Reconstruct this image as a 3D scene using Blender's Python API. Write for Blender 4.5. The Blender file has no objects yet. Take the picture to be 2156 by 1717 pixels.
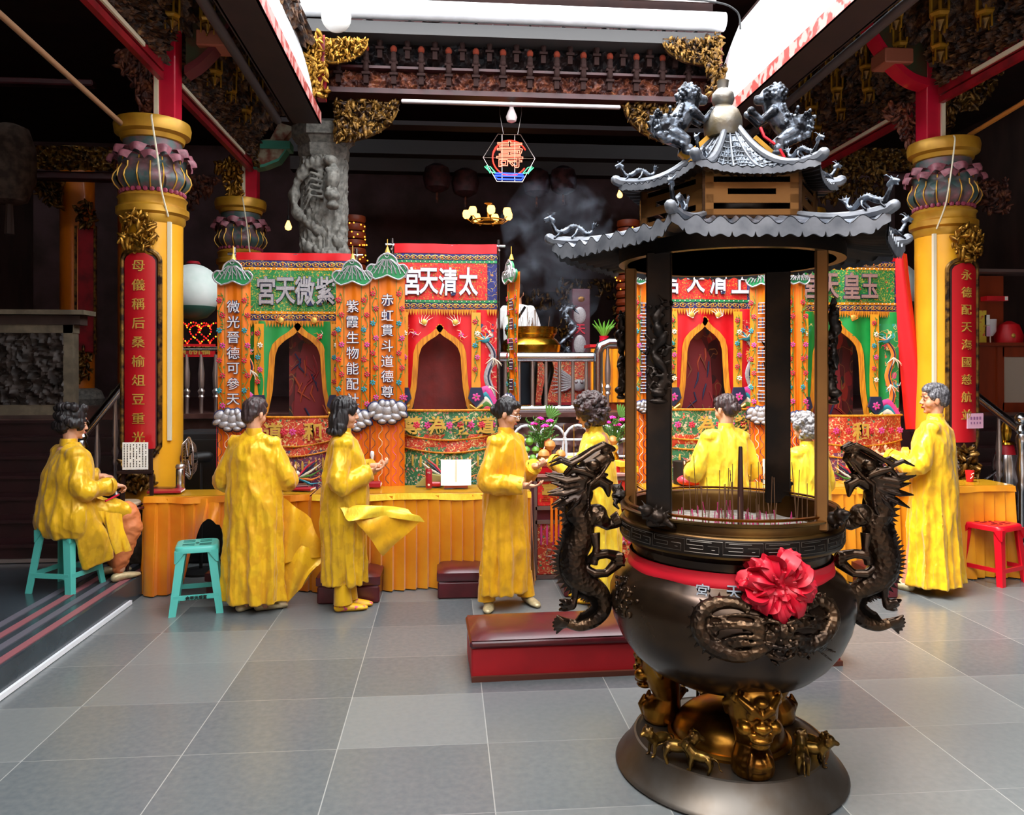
import bpy, math, random
from mathutils import Vector, Matrix, Euler, noise
from math import sin, cos, pi, radians, sqrt, atan2, exp
random.seed(7)
SC = bpy.context.scene
COL = SC.collection
F = 1650.0; PX0 = 1078.0; HY = 785.0; HC = 1.8
PSI = math.atan(138/F)
FW = Vector((sin(PSI), cos(PSI), 0)); RT = Vector((cos(PSI), -sin(PSI), 0))
def PD(px, py, d):            # point seen at a picture position at camera depth d
    p = FW*d + RT*((px-PX0)/F*d); p.z = HC-(py-HY)/F*d; return p
def PY(px, py, Y):            # same ray, on the world plane y = Y
    a = (px-PX0)/F; return PD(px, py, Y/(cos(PSI)-a*sin(PSI)))
def PX(px, py, X):
    a = (px-PX0)/F; return PD(px, py, X/(sin(PSI)+a*cos(PSI)))
def PZ(px, py, z=0.0): return PD(px, py, (HC-z)*F/(py-HY))
def lin(c):
    if isinstance(c, str):
        c = c.lstrip('#'); c = [int(c[i:i+2], 16)/255 for i in (0, 2, 4)]
    return tuple(((x/12.92) if x <= .04045 else ((x+.055)/1.055)**2.4) for x in c[:3])+(1,)
MATS = {}
WK = bpy.data.scenes.new('work')     # modifiers are evaluated in a small scene of their own
def evaluated(o):
    WK.collection.objects.link(o); vl = WK.view_layers[0]; vl.update(); dg = vl.depsgraph
    return bpy.data.meshes.new_from_object(o.evaluated_get(dg), depsgraph=dg)
def mat(name, col, rough=.5, metal=0, col2=None, scale=5, detail=4, lo=.4, hi=.6, bump=0, bscale=None, tex='noise',
        emit=0, coat=0, sheen=0, trans=0, stretch=(1, 1, 1), btex=None, bstretch=None, dist=.02, col3=None, spec=.5, ecol=None, rough2=None):
    m = bpy.data.materials.new(name); m.use_nodes = True; MATS[name] = m
    nt = m.node_tree; N = nt.nodes; L = nt.links; b = N['Principled BSDF']
    b.inputs['Roughness'].default_value = rough; b.inputs['Metallic'].default_value = metal
    b.inputs['Coat Weight'].default_value = coat; b.inputs['Sheen Weight'].default_value = sheen
    b.inputs['Transmission Weight'].default_value = trans; b.inputs['Specular IOR Level'].default_value = spec
    c = lin(col); b.inputs['Base Color'].default_value = c
    tc = N.new('ShaderNodeTexCoord')
    def texture(kind, sc, st):
        mp = N.new('ShaderNodeMapping'); mp.inputs['Scale'].default_value = st; L.new(tc.outputs['Object'], mp.inputs[0])
        if kind == 'noise':
            t = N.new('ShaderNodeTexNoise'); t.inputs['Detail'].default_value = detail; out = t.outputs['Fac']
        elif kind == 'wave':
            t = N.new('ShaderNodeTexWave'); t.inputs['Distortion'].default_value = 6; t.inputs['Detail'].default_value = 3; out = t.outputs['Fac']
        else:
            t = N.new('ShaderNodeTexVoronoi'); out = t.outputs['Distance']
            if kind == 'edge': t.feature = 'DISTANCE_TO_EDGE'
        t.inputs['Scale'].default_value = sc; L.new(mp.outputs[0], t.inputs['Vector']); return out
    if col2:
        o = texture(tex, scale, stretch); r = N.new('ShaderNodeValToRGB'); L.new(o, r.inputs[0])
        r.color_ramp.elements[0].position = lo; r.color_ramp.elements[0].color = c
        r.color_ramp.elements[1].position = hi; r.color_ramp.elements[1].color = lin(col2)
        if col3:
            e = r.color_ramp.elements.new(min(.99, hi+(hi-lo))); e.color = lin(col3)
        L.new(r.outputs[0], b.inputs['Base Color'])
        if emit: L.new(r.outputs[0], b.inputs['Emission Color'])
        if rough2 is not None:
            r2 = N.new('ShaderNodeMapRange'); L.new(o, r2.inputs[0]); r2.inputs[1].default_value = lo; r2.inputs[2].default_value = hi
            r2.inputs[3].default_value = rough; r2.inputs[4].default_value = rough2; L.new(r2.outputs[0], b.inputs['Roughness'])
    if bump:
        o = texture(btex or 'noise', bscale or scale, bstretch or stretch); bn = N.new('ShaderNodeBump')
        bn.inputs['Strength'].default_value = bump; bn.inputs['Distance'].default_value = dist
        L.new(o, bn.inputs['Height']); L.new(bn.outputs[0], b.inputs['Normal'])
    if emit:
        if not col2 or ecol: b.inputs['Emission Color'].default_value = lin(ecol or col)
        b.inputs['Emission Strength'].default_value = emit
    return m
def palette_mat(name, base, cols, scale=30, thr=.36, rough=.55, gold='#c8a040', goldw=.06, stretch=(1, 1, 1), bump=.3, metal_gold=.3):
    """embroidered brocade: ground cloth, scattered coloured florets, winding gold couching"""
    m = bpy.data.materials.new(name); m.use_nodes = True; MATS[name] = m
    nt = m.node_tree; N = nt.nodes; L = nt.links; b = N['Principled BSDF']; b.inputs['Roughness'].default_value = rough
    tc = N.new('ShaderNodeTexCoord'); mp = N.new('ShaderNodeMapping'); mp.inputs['Scale'].default_value = stretch; L.new(tc.outputs['Object'], mp.inputs[0])
    nz = N.new('ShaderNodeTexNoise'); nz.inputs['Scale'].default_value = scale*.5; nz.inputs['Detail'].default_value = 2; L.new(mp.outputs[0], nz.inputs['Vector'])
    ad = N.new('ShaderNodeVectorMath'); ad.operation = 'MULTIPLY_ADD'; L.new(nz.outputs['Color'], ad.inputs[0]); ad.inputs[1].default_value = (1.2/scale,)*3; L.new(mp.outputs[0], ad.inputs[2])
    vo = N.new('ShaderNodeTexVoronoi'); vo.inputs['Scale'].default_value = scale; L.new(ad.outputs[0], vo.inputs['Vector'])
    r = N.new('ShaderNodeValToRGB'); r.color_ramp.interpolation = 'CONSTANT'; sp = N.new('ShaderNodeSeparateColor'); L.new(vo.outputs['Color'], sp.inputs[0]); L.new(sp.outputs[0], r.inputs[0])
    for i, c in enumerate(cols):
        e = r.color_ramp.elements[i] if i < 2 else r.color_ramp.elements.new(i/len(cols))
        e.position = i/len(cols); e.color = lin(c)
    lt = N.new('ShaderNodeMath'); lt.operation = 'LESS_THAN'; L.new(vo.outputs['Distance'], lt.inputs[0]); lt.inputs[1].default_value = thr
    mx = N.new('ShaderNodeMix'); mx.data_type = 'RGBA'; L.new(lt.outputs[0], mx.inputs[0]); mx.inputs[6].default_value = lin(base); L.new(r.outputs[0], mx.inputs[7])
    wv = N.new('ShaderNodeTexNoise'); wv.inputs['Scale'].default_value = scale*.7; wv.inputs['Detail'].default_value = 1; L.new(mp.outputs[0], wv.inputs['Vector'])
    cp = N.new('ShaderNodeMath'); cp.operation = 'COMPARE'; L.new(wv.outputs['Fac'], cp.inputs[0]); cp.inputs[1].default_value = .5; cp.inputs[2].default_value = goldw*.09
    mg = N.new('ShaderNodeMix'); mg.data_type = 'RGBA'; L.new(cp.outputs[0], mg.inputs[0]); L.new(mx.outputs[2], mg.inputs[6]); mg.inputs[7].default_value = lin(gold)
    L.new(mg.outputs[2], b.inputs['Base Color'])
    if bump:
        bn = N.new('ShaderNodeBump'); bn.inputs['Strength'].default_value = bump; bn.inputs['Distance'].default_value = .004
        L.new(vo.outputs['Distance'], bn.inputs['Height']); L.new(bn.outputs[0], b.inputs['Normal'])
    return m
# ---------------------------------------------------------------- mesh builder
class MB:
    def __init__(s): s.v = []; s.f = []; s.m = []
    def add(s, vs, fs, m=0, M=None):
        n = len(s.v)
        s.v += [(M @ Vector(p)) if M is not None else Vector(p) for p in vs]
        s.f += [tuple(i+n for i in f) for f in fs]; s.m += [m]*len(fs); return s
    def merge(s, o, M=None, m=None):
        n = len(s.v); s.v += [(M @ p) if M is not None else p.copy() for p in o.v]
        s.f += [tuple(i+n for i in f) for f in o.f]; s.m += (o.m if m is None else [m]*len(o.f)); return s
    def box(s, c, d, m=0, rz=0, M=None, bev=0):
        x, y, z = [t/2 for t in d]
        if bev:
            b = min(bev, x*.98, y*.98, z*.98); vs = []; 
            for sx in (-1, 1):
                for sy in (-1, 1):
                    for sz in (-1, 1):
                        vs += [(sx*x, sy*(y-b), sz*(z-b)), (sx*(x-b), sy*y, sz*(z-b)), (sx*(x-b), sy*(y-b), sz*z)]
            def I(sx, sy, sz, k): return ((sx*2+sy)*2+sz)*3+k
            fs = []
            for q in (0, 1):
                fs.append([I(q, a, b_, 0) for a, b_ in ((0, 0), (1, 0), (1, 1), (0, 1))][::(1 if q else -1)])
                fs.append([I(a, q, b_, 1) for a, b_ in ((0, 0), (1, 0), (1, 1), (0, 1))][::(-1 if q else 1)])
                fs.append([I(a, b_, q, 2) for a, b_ in ((0, 0), (1, 0), (1, 1), (0, 1))][::(1 if q else -1)])
            for a in (0, 1):
                for b_ in (0, 1):
                    fs.append((I(a, b_, 0, 0), I(a, b_, 1, 0), I(a, b_, 1, 1), I(a, b_, 0, 1)))
                    fs.append((I(a, 0, b_, 0), I(a, 1, b_, 0), I(a, 1, b_, 2), I(a, 0, b_, 2)))
                    fs.append((I(0, a, b_, 1), I(1, a, b_, 1), I(1, a, b_, 2), I(0, a, b_, 2)))
                    for c_ in (0, 1): fs.append((I(a, b_, c_, 0), I(a, b_, c_, 1), I(a, b_, c_, 2)))
        else:
            vs = [(a*x, b*y, e*z) for a in (-1, 1) for b in (-1, 1) for e in (-1, 1)]
            fs = [(0, 1, 3, 2), (4, 6, 7, 5), (0, 4, 5, 1), (2, 3, 7, 6), (0, 2, 6, 4), (1, 5, 7, 3)]
        T = Matrix.Translation(Vector(c)) @ Matrix.Rotation(rz, 4, 'Z')
        return s.add(vs, fs, m, (M @ T) if M is not None else T)
    def bar(s, a, b, w, h, m=0):    # box from a to b
        a = Vector(a); b = Vector(b); d = b-a; L = d.length
        q = d.to_track_quat('X', 'Z').to_matrix().to_4x4(); q.translation = (a+b)/2
        return s.box((0, 0, 0), (L, w, h), m, M=q)
    def rings(s, rs, m=0, cap=True, closed=False, M=None):
        n = len(rs[0]); vs = [p for r in rs for p in r]; fs = []; K = len(rs)
        for i in range(K if closed else K-1):
            for j in range(n):
                a = i*n+j; b = i*n+(j+1) % n; c = ((i+1) % K)*n+(j+1) % n; d = ((i+1) % K)*n+j; fs.append((a, b, c, d))
        if cap and not closed: fs.append(tuple(range(n))[::-1]); fs.append(tuple(range((K-1)*n, K*n)))
        return s.add(vs, fs, m, M)
    def tube(s, pts, r, n=8, m=0, cap=True, closed=False, flat=None, M=None, rnd=False):
        P = [Vector(p) for p in pts]; K = len(P); R = list(r) if hasattr(r, '__len__') else [r]*K
        if rnd and not closed:    # hemispherical ends
            d0 = (P[0]-P[1]).normalized(); d1 = (P[-1]-P[-2]).normalized(); r0, r1 = R[0], R[-1]
            mul = lambda r, f: (r[0]*f, r[1]*f) if isinstance(r, tuple) else r*f
            mn = lambda r: min(r) if isinstance(r, tuple) else r
            A = [P[0]+d0*mn(r0)*sin(a) for a in (1.5, 1.0, .5)]; RA = [mul(r0, cos(a)) for a in (1.5, 1.0, .5)]
            B = [P[-1]+d1*mn(r1)*sin(a) for a in (.5, 1.0, 1.5)]; RB = [mul(r1, cos(a)) for a in (.5, 1.0, 1.5)]
            P = A+P+B; R = RA+R+RB; K = len(P)
        T = []
        for i in range(K):
            a = P[i-1] if (i or closed) else P[i]; b = P[(i+1) % K] if (i < K-1 or closed) else P[i]
            t = b-a; T.append(t.normalized() if t.length > 1e-9 else (T[-1] if T else Vector((0, 0, 1))))
        u = T[0].orthogonal().normalized() if flat is None else (Vector(flat)-T[0]*T[0].dot(Vector(flat))).normalized()
        rs = []
        for i in range(K):
            u = u-T[i]*u.dot(T[i]); u = u.normalized() if u.length > 1e-6 else T[i].orthogonal().normalized(); w = T[i].cross(u)
            if isinstance(R[i], tuple): ru, rw = R[i]
            else: ru = rw = R[i]
            rs.append([P[i]+u*ru*cos(2*pi*j/n)+w*rw*sin(2*pi*j/n) for j in range(n)])
        return s.rings(rs, m, cap, closed, M)
    def lathe(s, prof, n=32, c=(0, 0, 0), m=0, M=None, cap=True, a0=0, wob=None):
        rs = []
        for r, z in prof:
            rs.append([Vector((c[0]+r*(1+(wob(2*pi*j/n, z) if wob else 0))*cos(a0+2*pi*j/n), c[1]+r*(1+(wob(2*pi*j/n, z) if wob else 0))*sin(a0+2*pi*j/n), c[2]+z)) for j in range(n)])
        return s.rings(rs, m, cap, M=M)
    def ell(s, c, r, n=12, k=8, m=0, rot=None, M=None):
        if not hasattr(r, '__len__'): r = (r, r, r)
        R = Euler(rot).to_matrix().to_4x4() if rot is not None and not isinstance(rot, Matrix) else (rot or Matrix())
        T = Matrix.Translation(Vector(c)) @ R
        if M is not None: T = M @ T
        rs = []
        for i in range(k+1):
            t = -pi/2+pi*(i if 0 < i < k else (.02 if i == 0 else k-.02))/k
            rs.append([Vector((r[0]*cos(t)*cos(2*pi*j/n), r[1]*cos(t)*sin(2*pi*j/n), r[2]*sin(t))) for j in range(n)])
        return s.rings(rs, m, True, M=T)
    def prism(s, o, y0, y1, m=0, M=None):   # outline in XZ, extruded along Y
        n = len(o); ar = sum(o[i][0]*o[(i+1) % n][1]-o[(i+1) % n][0]*o[i][1] for i in range(n))
        if ar < 0: o = o[::-1]
        vs = [(x, y0, z) for x, z in o]+[(x, y1, z) for x, z in o]
        fs = [tuple(range(n)), tuple(range(2*n-1, n-1, -1))]+[(i, i+n, (i+1) % n+n, (i+1) % n) for i in range(n)]
        return s.add(vs, fs, m, M)
    def grid(s, fn, nu, nv, m=0, M=None, mf=None):
        vs = [fn(i/nu, j/nv) for j in range(nv+1) for i in range(nu+1)]
        fs = [(j*(nu+1)+i, j*(nu+1)+i+1, (j+1)*(nu+1)+i+1, (j+1)*(nu+1)+i) for j in range(nv) for i in range(nu)]
        n = len(s.f); s.add(vs, fs, m, M)
        if mf:
            for k in range(len(fs)): s.m[n+k] = mf((k % nu+.5)/nu, (k//nu+.5)/nv)
        return s
    def sheet(s, fn, nu, nv, t=.004, m=0, M=None, mf=None, back=None):   # two-sided grid with thickness (offset along +Y)
        def g(u, v): p = Vector(fn(u, v)); return (p.x, p.y+t, p.z)
        s.grid(fn, nu, nv, m, M, mf)
        def bk(u, v): return g(1-u, v)
        s.grid(bk, nu, nv, m if back is None else back, M, (lambda u, v: mf(1-u, v)) if (mf and back is None) else None)
        e = []
        for i in range(nu): e.append((fn(i/nu, 0), fn((i+1)/nu, 0), g((i+1)/nu, 0), g(i/nu, 0))); e.append((fn((i+1)/nu, 1), fn(i/nu, 1), g(i/nu, 1), g((i+1)/nu, 1)))
        for j in range(nv): e.append((fn(0, (j+1)/nv), fn(0, j/nv), g(0, j/nv), g(0, (j+1)/nv))); e.append((fn(1, j/nv), fn(1, (j+1)/nv), g(1, (j+1)/nv), g(1, j/nv)))
        for q in e: s.add(q, [(0, 1, 2, 3)[::-1]], m, M)
        return s
    def text(s, txt, size, pos, m=0, off=0.0, ext=.004, M=None, bevel=None, sx=1, face='-y'):
        vs, fs = text_mesh(txt, off, ext/size, bevel)
        R = Matrix(((sx*size, 0, 0, 0), (0, 0, -size, 0), (0, size, 0, 0), (0, 0, 0, 1)))
        T = Matrix.Translation(Vector(pos)) @ R
        return s.add(vs, fs, m, (M @ T) if M is not None else T)
TXT = {}
def text_mesh(txt, off, ext, bevel):
    key = (txt, off, round(ext, 4), bevel)
    if key not in TXT:
        c = bpy.data.curves.new('t', 'FONT'); c.body = txt; c.align_x = 'CENTER'; c.align_y = 'CENTER'; c.resolution_u = 3
        if bevel: c.fill_mode = 'NONE'; c.bevel_depth = bevel; c.bevel_resolution = 1
        else: c.extrude = ext; c.offset = off
        o = bpy.data.objects.new('t', c); me = evaluated(o)
        vs = [v.co.copy() for v in me.vertices]; fs = [tuple(p.vertices) for p in me.polygons]
        if vs:
            cx = (min(v.x for v in vs)+max(v.x for v in vs))/2; cy = (min(v.y for v in vs)+max(v.y for v in vs))/2
            for v in vs: v.x -= cx; v.y -= cy
        TXT[key] = (vs, fs)
        bpy.data.objects.remove(o); bpy.data.curves.remove(c); bpy.data.meshes.remove(me)
    return TXT[key]
def mesh_of(mb, mats, smooth=True, angle=40, name='m'):
    me = bpy.data.meshes.new(name); me.from_pydata([tuple(p) for p in mb.v], [], mb.f)
    for m in (mats if isinstance(mats, (list, tuple)) else [mats]): me.materials.append(m)
    me.polygons.foreach_set('material_index', mb.m)
    me.validate()
    if smooth:
        me.polygons.foreach_set('use_smooth', [True]*len(me.polygons))
        me.set_sharp_from_angle(angle=radians(angle))
    me.update(); return me
def fuse(mb, mats, voxel=.006, it=3, fac=.5, sharp=None, name='m', adapt=0):
    """one continuous skin over overlapping volumes"""
    me = bpy.data.meshes.new('tmp'); me.from_pydata([tuple(p) for p in mb.v], [], mb.f); me.update()
    o = bpy.data.objects.new('tmp', me)
    r = o.modifiers.new('r', 'REMESH'); r.mode = 'VOXEL'; r.voxel_size = voxel; r.adaptivity = adapt
    if it: s = o.modifiers.new('s', 'SMOOTH'); s.iterations = it; s.factor = fac
    out = evaluated(o)
    bpy.data.objects.remove(o); bpy.data.meshes.remove(me)
    out.materials.clear()
    for m in (mats if isinstance(mats, (list, tuple)) else [mats]): out.materials.append(m)
    out.polygons.foreach_set('use_smooth', [True]*len(out.polygons)); out.name = name
    return out
def link(name, me, parent=None, loc=(0, 0, 0), rotz=0):
    o = bpy.data.objects.new(name, me); COL.objects.link(o); o.location = loc; o.rotation_euler = (0, 0, rotz); o.parent = parent; return o
def part(name, mb, mats, parent=None, smooth=True, angle=40, label=None, loc=(0, 0, 0)):
    o = link(name, mesh_of(mb, mats, smooth, angle, name), parent, loc)
    if label: o['label'] = label
    return o
def thing(name, label, cat, loc=(0, 0, 0), rotz=0, group=None):
    o = bpy.data.objects.new(name, None); COL.objects.link(o); o.location = loc; o.rotation_euler = (0, 0, rotz); o.empty_display_size = .1
    o['label'] = label; o['category'] = cat
    if group: o['group'] = group
    return o
def tag(o, label, cat, group=None, kind=None):
    o['label'] = label; o['category'] = cat
    if group: o['group'] = group
    if kind: o['kind'] = kind
    return o
def struct(name, mb, mats, smooth=False):
    o = part(name, mb, mats, None, smooth); o['kind'] = 'structure'; return o
def dup(o, loc=None, rotz=None, label=None, group=None, scale=None, parent=None):
    c = o.copy(); COL.objects.link(c); c.parent = parent
    if loc is not None: c.location = loc
    if rotz is not None: c.rotation_euler = (0, 0, rotz)
    if scale is not None: c.scale = scale if hasattr(scale, '__len__') else (scale,)*3
    if label: c['label'] = label
    if group: c['group'] = group
    for ch in [x for x in COL.objects if x.parent == o]: dup(ch, parent=c)
    return c
def spline(pts, n=8):     # catmull-rom through points (tuples of any length)
    P = [tuple(p) for p in pts]; P = [P[0]]+P+[P[-1]]; out = []
    for i in range(1, len(P)-2):
        for k in range(n):
            t = k/n
            out.append(tuple(.5*((2*b)+(-a+c)*t+(2*a-5*b+4*c-d)*t*t+(-a+3*b-3*c+d)*t**3) for a, b, c, d in zip(P[i-1], P[i], P[i+1], P[i+2])))
    out.append(P[-2]); return out
# ---------------------------------------------------------------- materials
bronze = mat('dark bronze', '#352c28', .22, .9, '#5a4430', 3.5, 5, .35, .75, bump=.1, bscale=60, dist=.001, rough2=.3)
bronze_scale = mat('bronze scales', '#2e2520', .33, .9, '#5a4430', 6, 3, .35, .7, bump=.9, bscale=48, btex='voronoi', dist=.006)
bronze_black = mat('blackened bronze', '#1b1715', .4, .75, '#3a2a1e', 5, 4, .4, .8, bump=.2, bscale=40, dist=.003)
bronze_gold = mat('worn golden bronze', '#5e3a14', .28, .95, '#b07a2a', 6, 4, .35, .7, bump=.12, bscale=40, dist=.003)
bronze_plate = mat('brown bronze plate', '#6e4a26', .42, .7, '#8a5f30', 4, 4, .3, .8)
base_metal = mat('grey bronze', '#5b554f', .4, .8, '#4b3f33', 5, 4, .4, .7)
silver_old = mat('weathered silver roof', '#787b82', .42, .45, '#565a62', 10, 4, .4, .7, bump=.1, bscale=60, dist=.002)
roof_dark = mat('tarnished roof tile', '#6a707c', .38, .6, '#383c46', 14, 3, .35, .65, bump=.3, bscale=50, dist=.003)
silver_fig = mat('weathered silver figure', '#6c7480', .3, .75, '#1c1e24', 18, 4, .42, .56, bump=.5, bscale=45, dist=.006)
gold = mat('bright gilding', '#b0802c', .32, .75, '#5a360c', 18, 4, .35, .75, bump=.4, bscale=60, dist=.006)
gold_paint = mat('gold paint', '#c8962e', .38, .35, '#a06a18', 6, 3, .4, .8)
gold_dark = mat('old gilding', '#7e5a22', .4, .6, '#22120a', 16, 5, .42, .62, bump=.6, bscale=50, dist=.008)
wood_gilt = mat('dark carved wood', '#24130f', .5, .1, '#6a4428', 14, 6, .42, .62, bump=.8, bscale=34, dist=.02, col3='#b08a48')
wood_gilt2 = mat('reddish carved wood', '#3a1814', .5, .1, '#7a4028', 12, 6, .42, .62, bump=.8, bscale=40, dist=.015, col3='#9a6a34')
wood_black = mat('near black timber', '#1e1212', .8, 0, '#2e1a16', 3, 4, .3, .8, stretch=(1, 1, .3), spec=.15)  # timber mottled in near-black browns
wall_dark = mat('dim temple wall', '#3a2c28', .75, 0, '#54403a', 3, 6, .35, .75, stretch=(1, 1, .3))
stair_mat = mat('dark red brown stair', '#33181a', .35, 0, '#241214', 4, 3, .3, .7)
porch_stone = mat('brown marble', '#4a2a26', .35, 0, '#6a4640', 6, 6, .4, .7)
red_paint = mat('red lacquer', '#d01838', .32, 0, '#b01028', 3, 3, .4, .8, coat=.3)
red_beam = mat('red beam paint', '#9a1020', .4, 0, '#5a0a14', 6, 3, .4, .8)
red_board = mat('red board', '#b80c1c', .3, 0, coat=.4)
yellow_col = mat('yellow column lacquer', '#eeaa26', .3, 0, '#e09a1c', 3, 3, .3, .8, coat=.4)
orange_col = mat('orange column lacquer', '#c0640c', .35, 0, coat=.3)
petal_mat = mat('painted lotus petal', '#3c5452', .45, 0, '#7a5056', 9, 4, .42, .66, bump=.3, bscale=30, dist=.006, col3='#b88a90')
petal_tip = mat('pink petal tip', '#a0606c', .5, 0, '#6a3844', 20, 3, .4, .7)
stone_grey = mat('grey granite', '#86827a', .75, 0, '#5c5a55', 20, 5, .35, .65, bump=.3, bscale=60, dist=.004)
steel = mat('stainless steel', '#c8ccd2', .18, 1)
steel_warm = mat('brushed steel', '#c4b8b4', .3, .9)
white_metal = mat('white painted metal', '#e8e8ec', .3, 0)
cream = mat('cream conduit', '#e6dcc0', .4, 0)
gut_white = mat('white gutter', '#f2f4f8', .5, 0, '#d8dade', 4, 3, .4, .8)
gut_dark = mat('dark eave board', '#2c2226', .6, 0, '#3c2c2e', 3, 3, .3, .8)
key_red = mat('faded red key pattern', '#c88a84', .6, 0, '#9a3a34', 7, 2, .47, .52)
pipe_grey = mat('dark grey pipe', '#4a4648', .5, .2)
black = mat('black', '#0c0c0e', .5, 0)
silk = {}
for nm, a, b_ in (('yellow satin', '#f2bc18', '#e6aa0c'), ('pale yellow satin', '#fad63a', '#f4c624'), ('shaded yellow satin', '#e8b412', '#d8a40c'), ('orange yellow satin', '#f6b616', '#ecaa0e')):  # one copy is deeper: dimmer light on the left robes put into colour
    silk[nm] = mat(nm, a, .3, .15, b_, 13, 3, .46, .54, bump=.35, bscale=9, dist=.03, stretch=(1, 1, .8), bstretch=(1.6, 1.6, .35), sheen=.2, rough2=.46)
orange_satin = mat('orange satin', '#e07a04', .36, .1, '#ee9a10', 3, 3, .4, .7, bump=.4, bscale=9, dist=.02, bstretch=(1, 1, .3), sheen=.2)
gold_satin = mat('golden table satin', '#e08a06', .34, .1, '#f0a41a', 3, 3, .4, .7, bump=.4, bscale=9, dist=.02, bstretch=(1, 1, .3), sheen=.2)
salmon = mat('salmon trousers', '#d8804a', .6, 0, '#c87040', 5, 3, .3, .7, bump=.4, bscale=10, dist=.02)
skin = mat('skin', '#d8a080', .5, 0, '#cc9070', 12, 3, .4, .7)
skin2 = mat('tanned skin', '#c88a68', .5, 0, '#b87a5a', 12, 3, .4, .7)
hair_b = mat('black hair', '#120e10', .5, 0, '#241c1e', 60, 3, .4, .7, stretch=(1, 1, .15), bump=.5, bscale=90, dist=.003)
hair_br = mat('brown black hair', '#2a1c1c', .52, 0, '#4a3434', 50, 3, .4, .7, stretch=(1, 1, .2), bump=.5, bscale=90, dist=.003)
hair_gr = mat('grey hair', '#6a6668', .5, 0, '#a8a4a4', 50, 3, .4, .7, bump=.6, bscale=60, dist=.005)
hair_sp = mat('greying short hair', '#3c3a40', .5, 0, '#77757a', 70, 3, .4, .7, bump=.6, bscale=80, dist=.004)
lip = mat('lips', '#b04040', .4); eye_m = mat('dark eye', '#181010', .15); brow_m = mat('eyebrow', '#20181a', .6)
shoe_g = mat('pale gold shoe', '#c8b890', .4, .3, '#b0a078', 20, 3); shoe_y = mat('yellow embroidered shoe', '#e8b010', .5, 0, '#d04878', 40, 2, .6, .62)
teal = mat('turquoise plastic', '#58c0b4', .35, 0, '#50b4a8', 4, 2, .4, .8); redpl = mat('red plastic', '#e01428', .3)
maroon = mat('maroon leather', '#4a1018', .28, 0, '#5a1620', 8, 3, .4, .7, bump=.1, bscale=90, dist=.002, coat=.2)
bench_red = mat('worn red cloth', '#b8101c', .6, 0, '#a00c18', 5, 3, .3, .8)
bow_mat = mat('pink red satin bow', '#b40420', .5, 0, '#ac0628', 6, 2, .4, .7)
ribbon = mat('red ribbon', '#c01024', .5, 0)
incense = mat('pink incense stub', '#c83a78', .7); incense2 = mat('incense stick', '#6a4a30', .8); ash = mat('ash', '#c0b4a8', .9, 0, '#9a8e84', 40, 4)
white_cloth = mat('white cloth', '#f0f0f0', .7); paper = mat('paper', '#f4f2ec', .7); pinkpaper = mat('pink paper', '#e4b0cc', .7)
navy = mat('dark trousers', '#1c2430', .8)
lantern_m = mat('white paper lantern', '#dfe6e2', .6, 0, '#c4d4cc', 4, 3, .4, .7); lantern_g = mat('green lantern cloth', '#1f4a3c', .6)
glow_warm = mat('warm bulb', '#ffb458', .4, emit=4); glow_dim = mat('unlit globe', '#f0f0ea', .3)
neon_r = mat('red neon', '#ff3020', .4, emit=1.6); neon_c = mat('salmon neon', '#ff7458', .4, emit=2.0); neon_g = mat('green neon', '#50d090', .4, emit=.9); neon_b = mat('blue neon', '#3050ff', .4, emit=1.8)
led_r = mat('red led', '#ff1810', .4, emit=1.6); led_y = mat('yellow led', '#ffb020', .4, emit=1.4)
brass = mat('polished brass', '#d8a838', .22, 1, '#a87420', 8, 3, .35, .7, bump=.2, bscale=30, dist=.004)
cab = mat('cherry wood', '#8a3210', .35, 0, '#6e260c', 5, 3, .4, .7, stretch=(1, 1, .2)); glassy = mat('cabinet glass', '#b8a898', .1, 0)
lintel_red = mat('dark maroon paint', '#3c1014', .5, 0, '#26090c', 6, 3, .4, .8); back_m = mat('hall back wall', '#5c4448', .8, 0, '#40302e', 2, 5, .35, .7)  # maroon set very dark; back wall lightened in place of hall haze
marble_w = mat('cream marble', '#6a6050', .5, 0, '#8a7e6a', 8, 4, .4, .7)
rib_silver = mat('silver embroidery', '#b4b0b4', .45, .4, '#989498', 80, 2, .4, .7); rib_pink = mat('pinkish silver letter', '#a8847c', .5, .3, '#94706c', 80, 2, .4, .7)
rib_white = mat('white silver letter', '#e2dee2', .4, .2); outline_b = mat('navy outline', '#1c2450', .6)
green_cl = mat('green satin leaf', '#1f8a50', .45, 0, '#186a3c', 8, 3, .4, .7)
orange_cl = mat('orange satin banner', '#ea7208', .42, 0, '#f07e14', 5, 3, .4, .7, bump=.15, bscale=12, dist=.01)
red_cl = mat('red satin', '#dc1420', .45, 0, '#c40e1a', 4, 3, .4, .7, bump=.2, bscale=9, dist=.01, bstretch=(1, 1, .2))
fringe = mat('golden fringe', '#d88a10', .6, 0, '#b86c0a', 60, 2, .4, .6, bump=.8, bscale=90, dist=.006, bstretch=(1, 1, .1), stretch=(1, 1, .1))
goldthread = mat('gold thread', '#d8b050', .4, .4)
blue_key = palette_mat('blue gold border', '#1e2064', ['#1e2064', '#28368a', '#1e2064', '#1c1a50', '#a0603c'], 26, .3, gold='#b09448', goldw=.12)
red_brocade = palette_mat('red brocade', '#dc1c20', ['#dc1c20', '#2c7a3a', '#c8a030', '#e0402c', '#c01418'], 44, .28, gold='#b89030', goldw=.12)
green_brocade = palette_mat('green brocade', '#1e7c3c', ['#1e7c3c', '#a8a83a', '#c8a030', '#2c9a4c', '#c84030'], 44, .34, gold='#c8b048', goldw=.16)
side_green = palette_mat('green embroidered side', '#1e8a48', ['#1e8a48', '#d86a3a', '#d04a78', '#2a9a8a', '#e0b060'], 16, .34, gold='#d8c070', goldw=.1)
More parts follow.
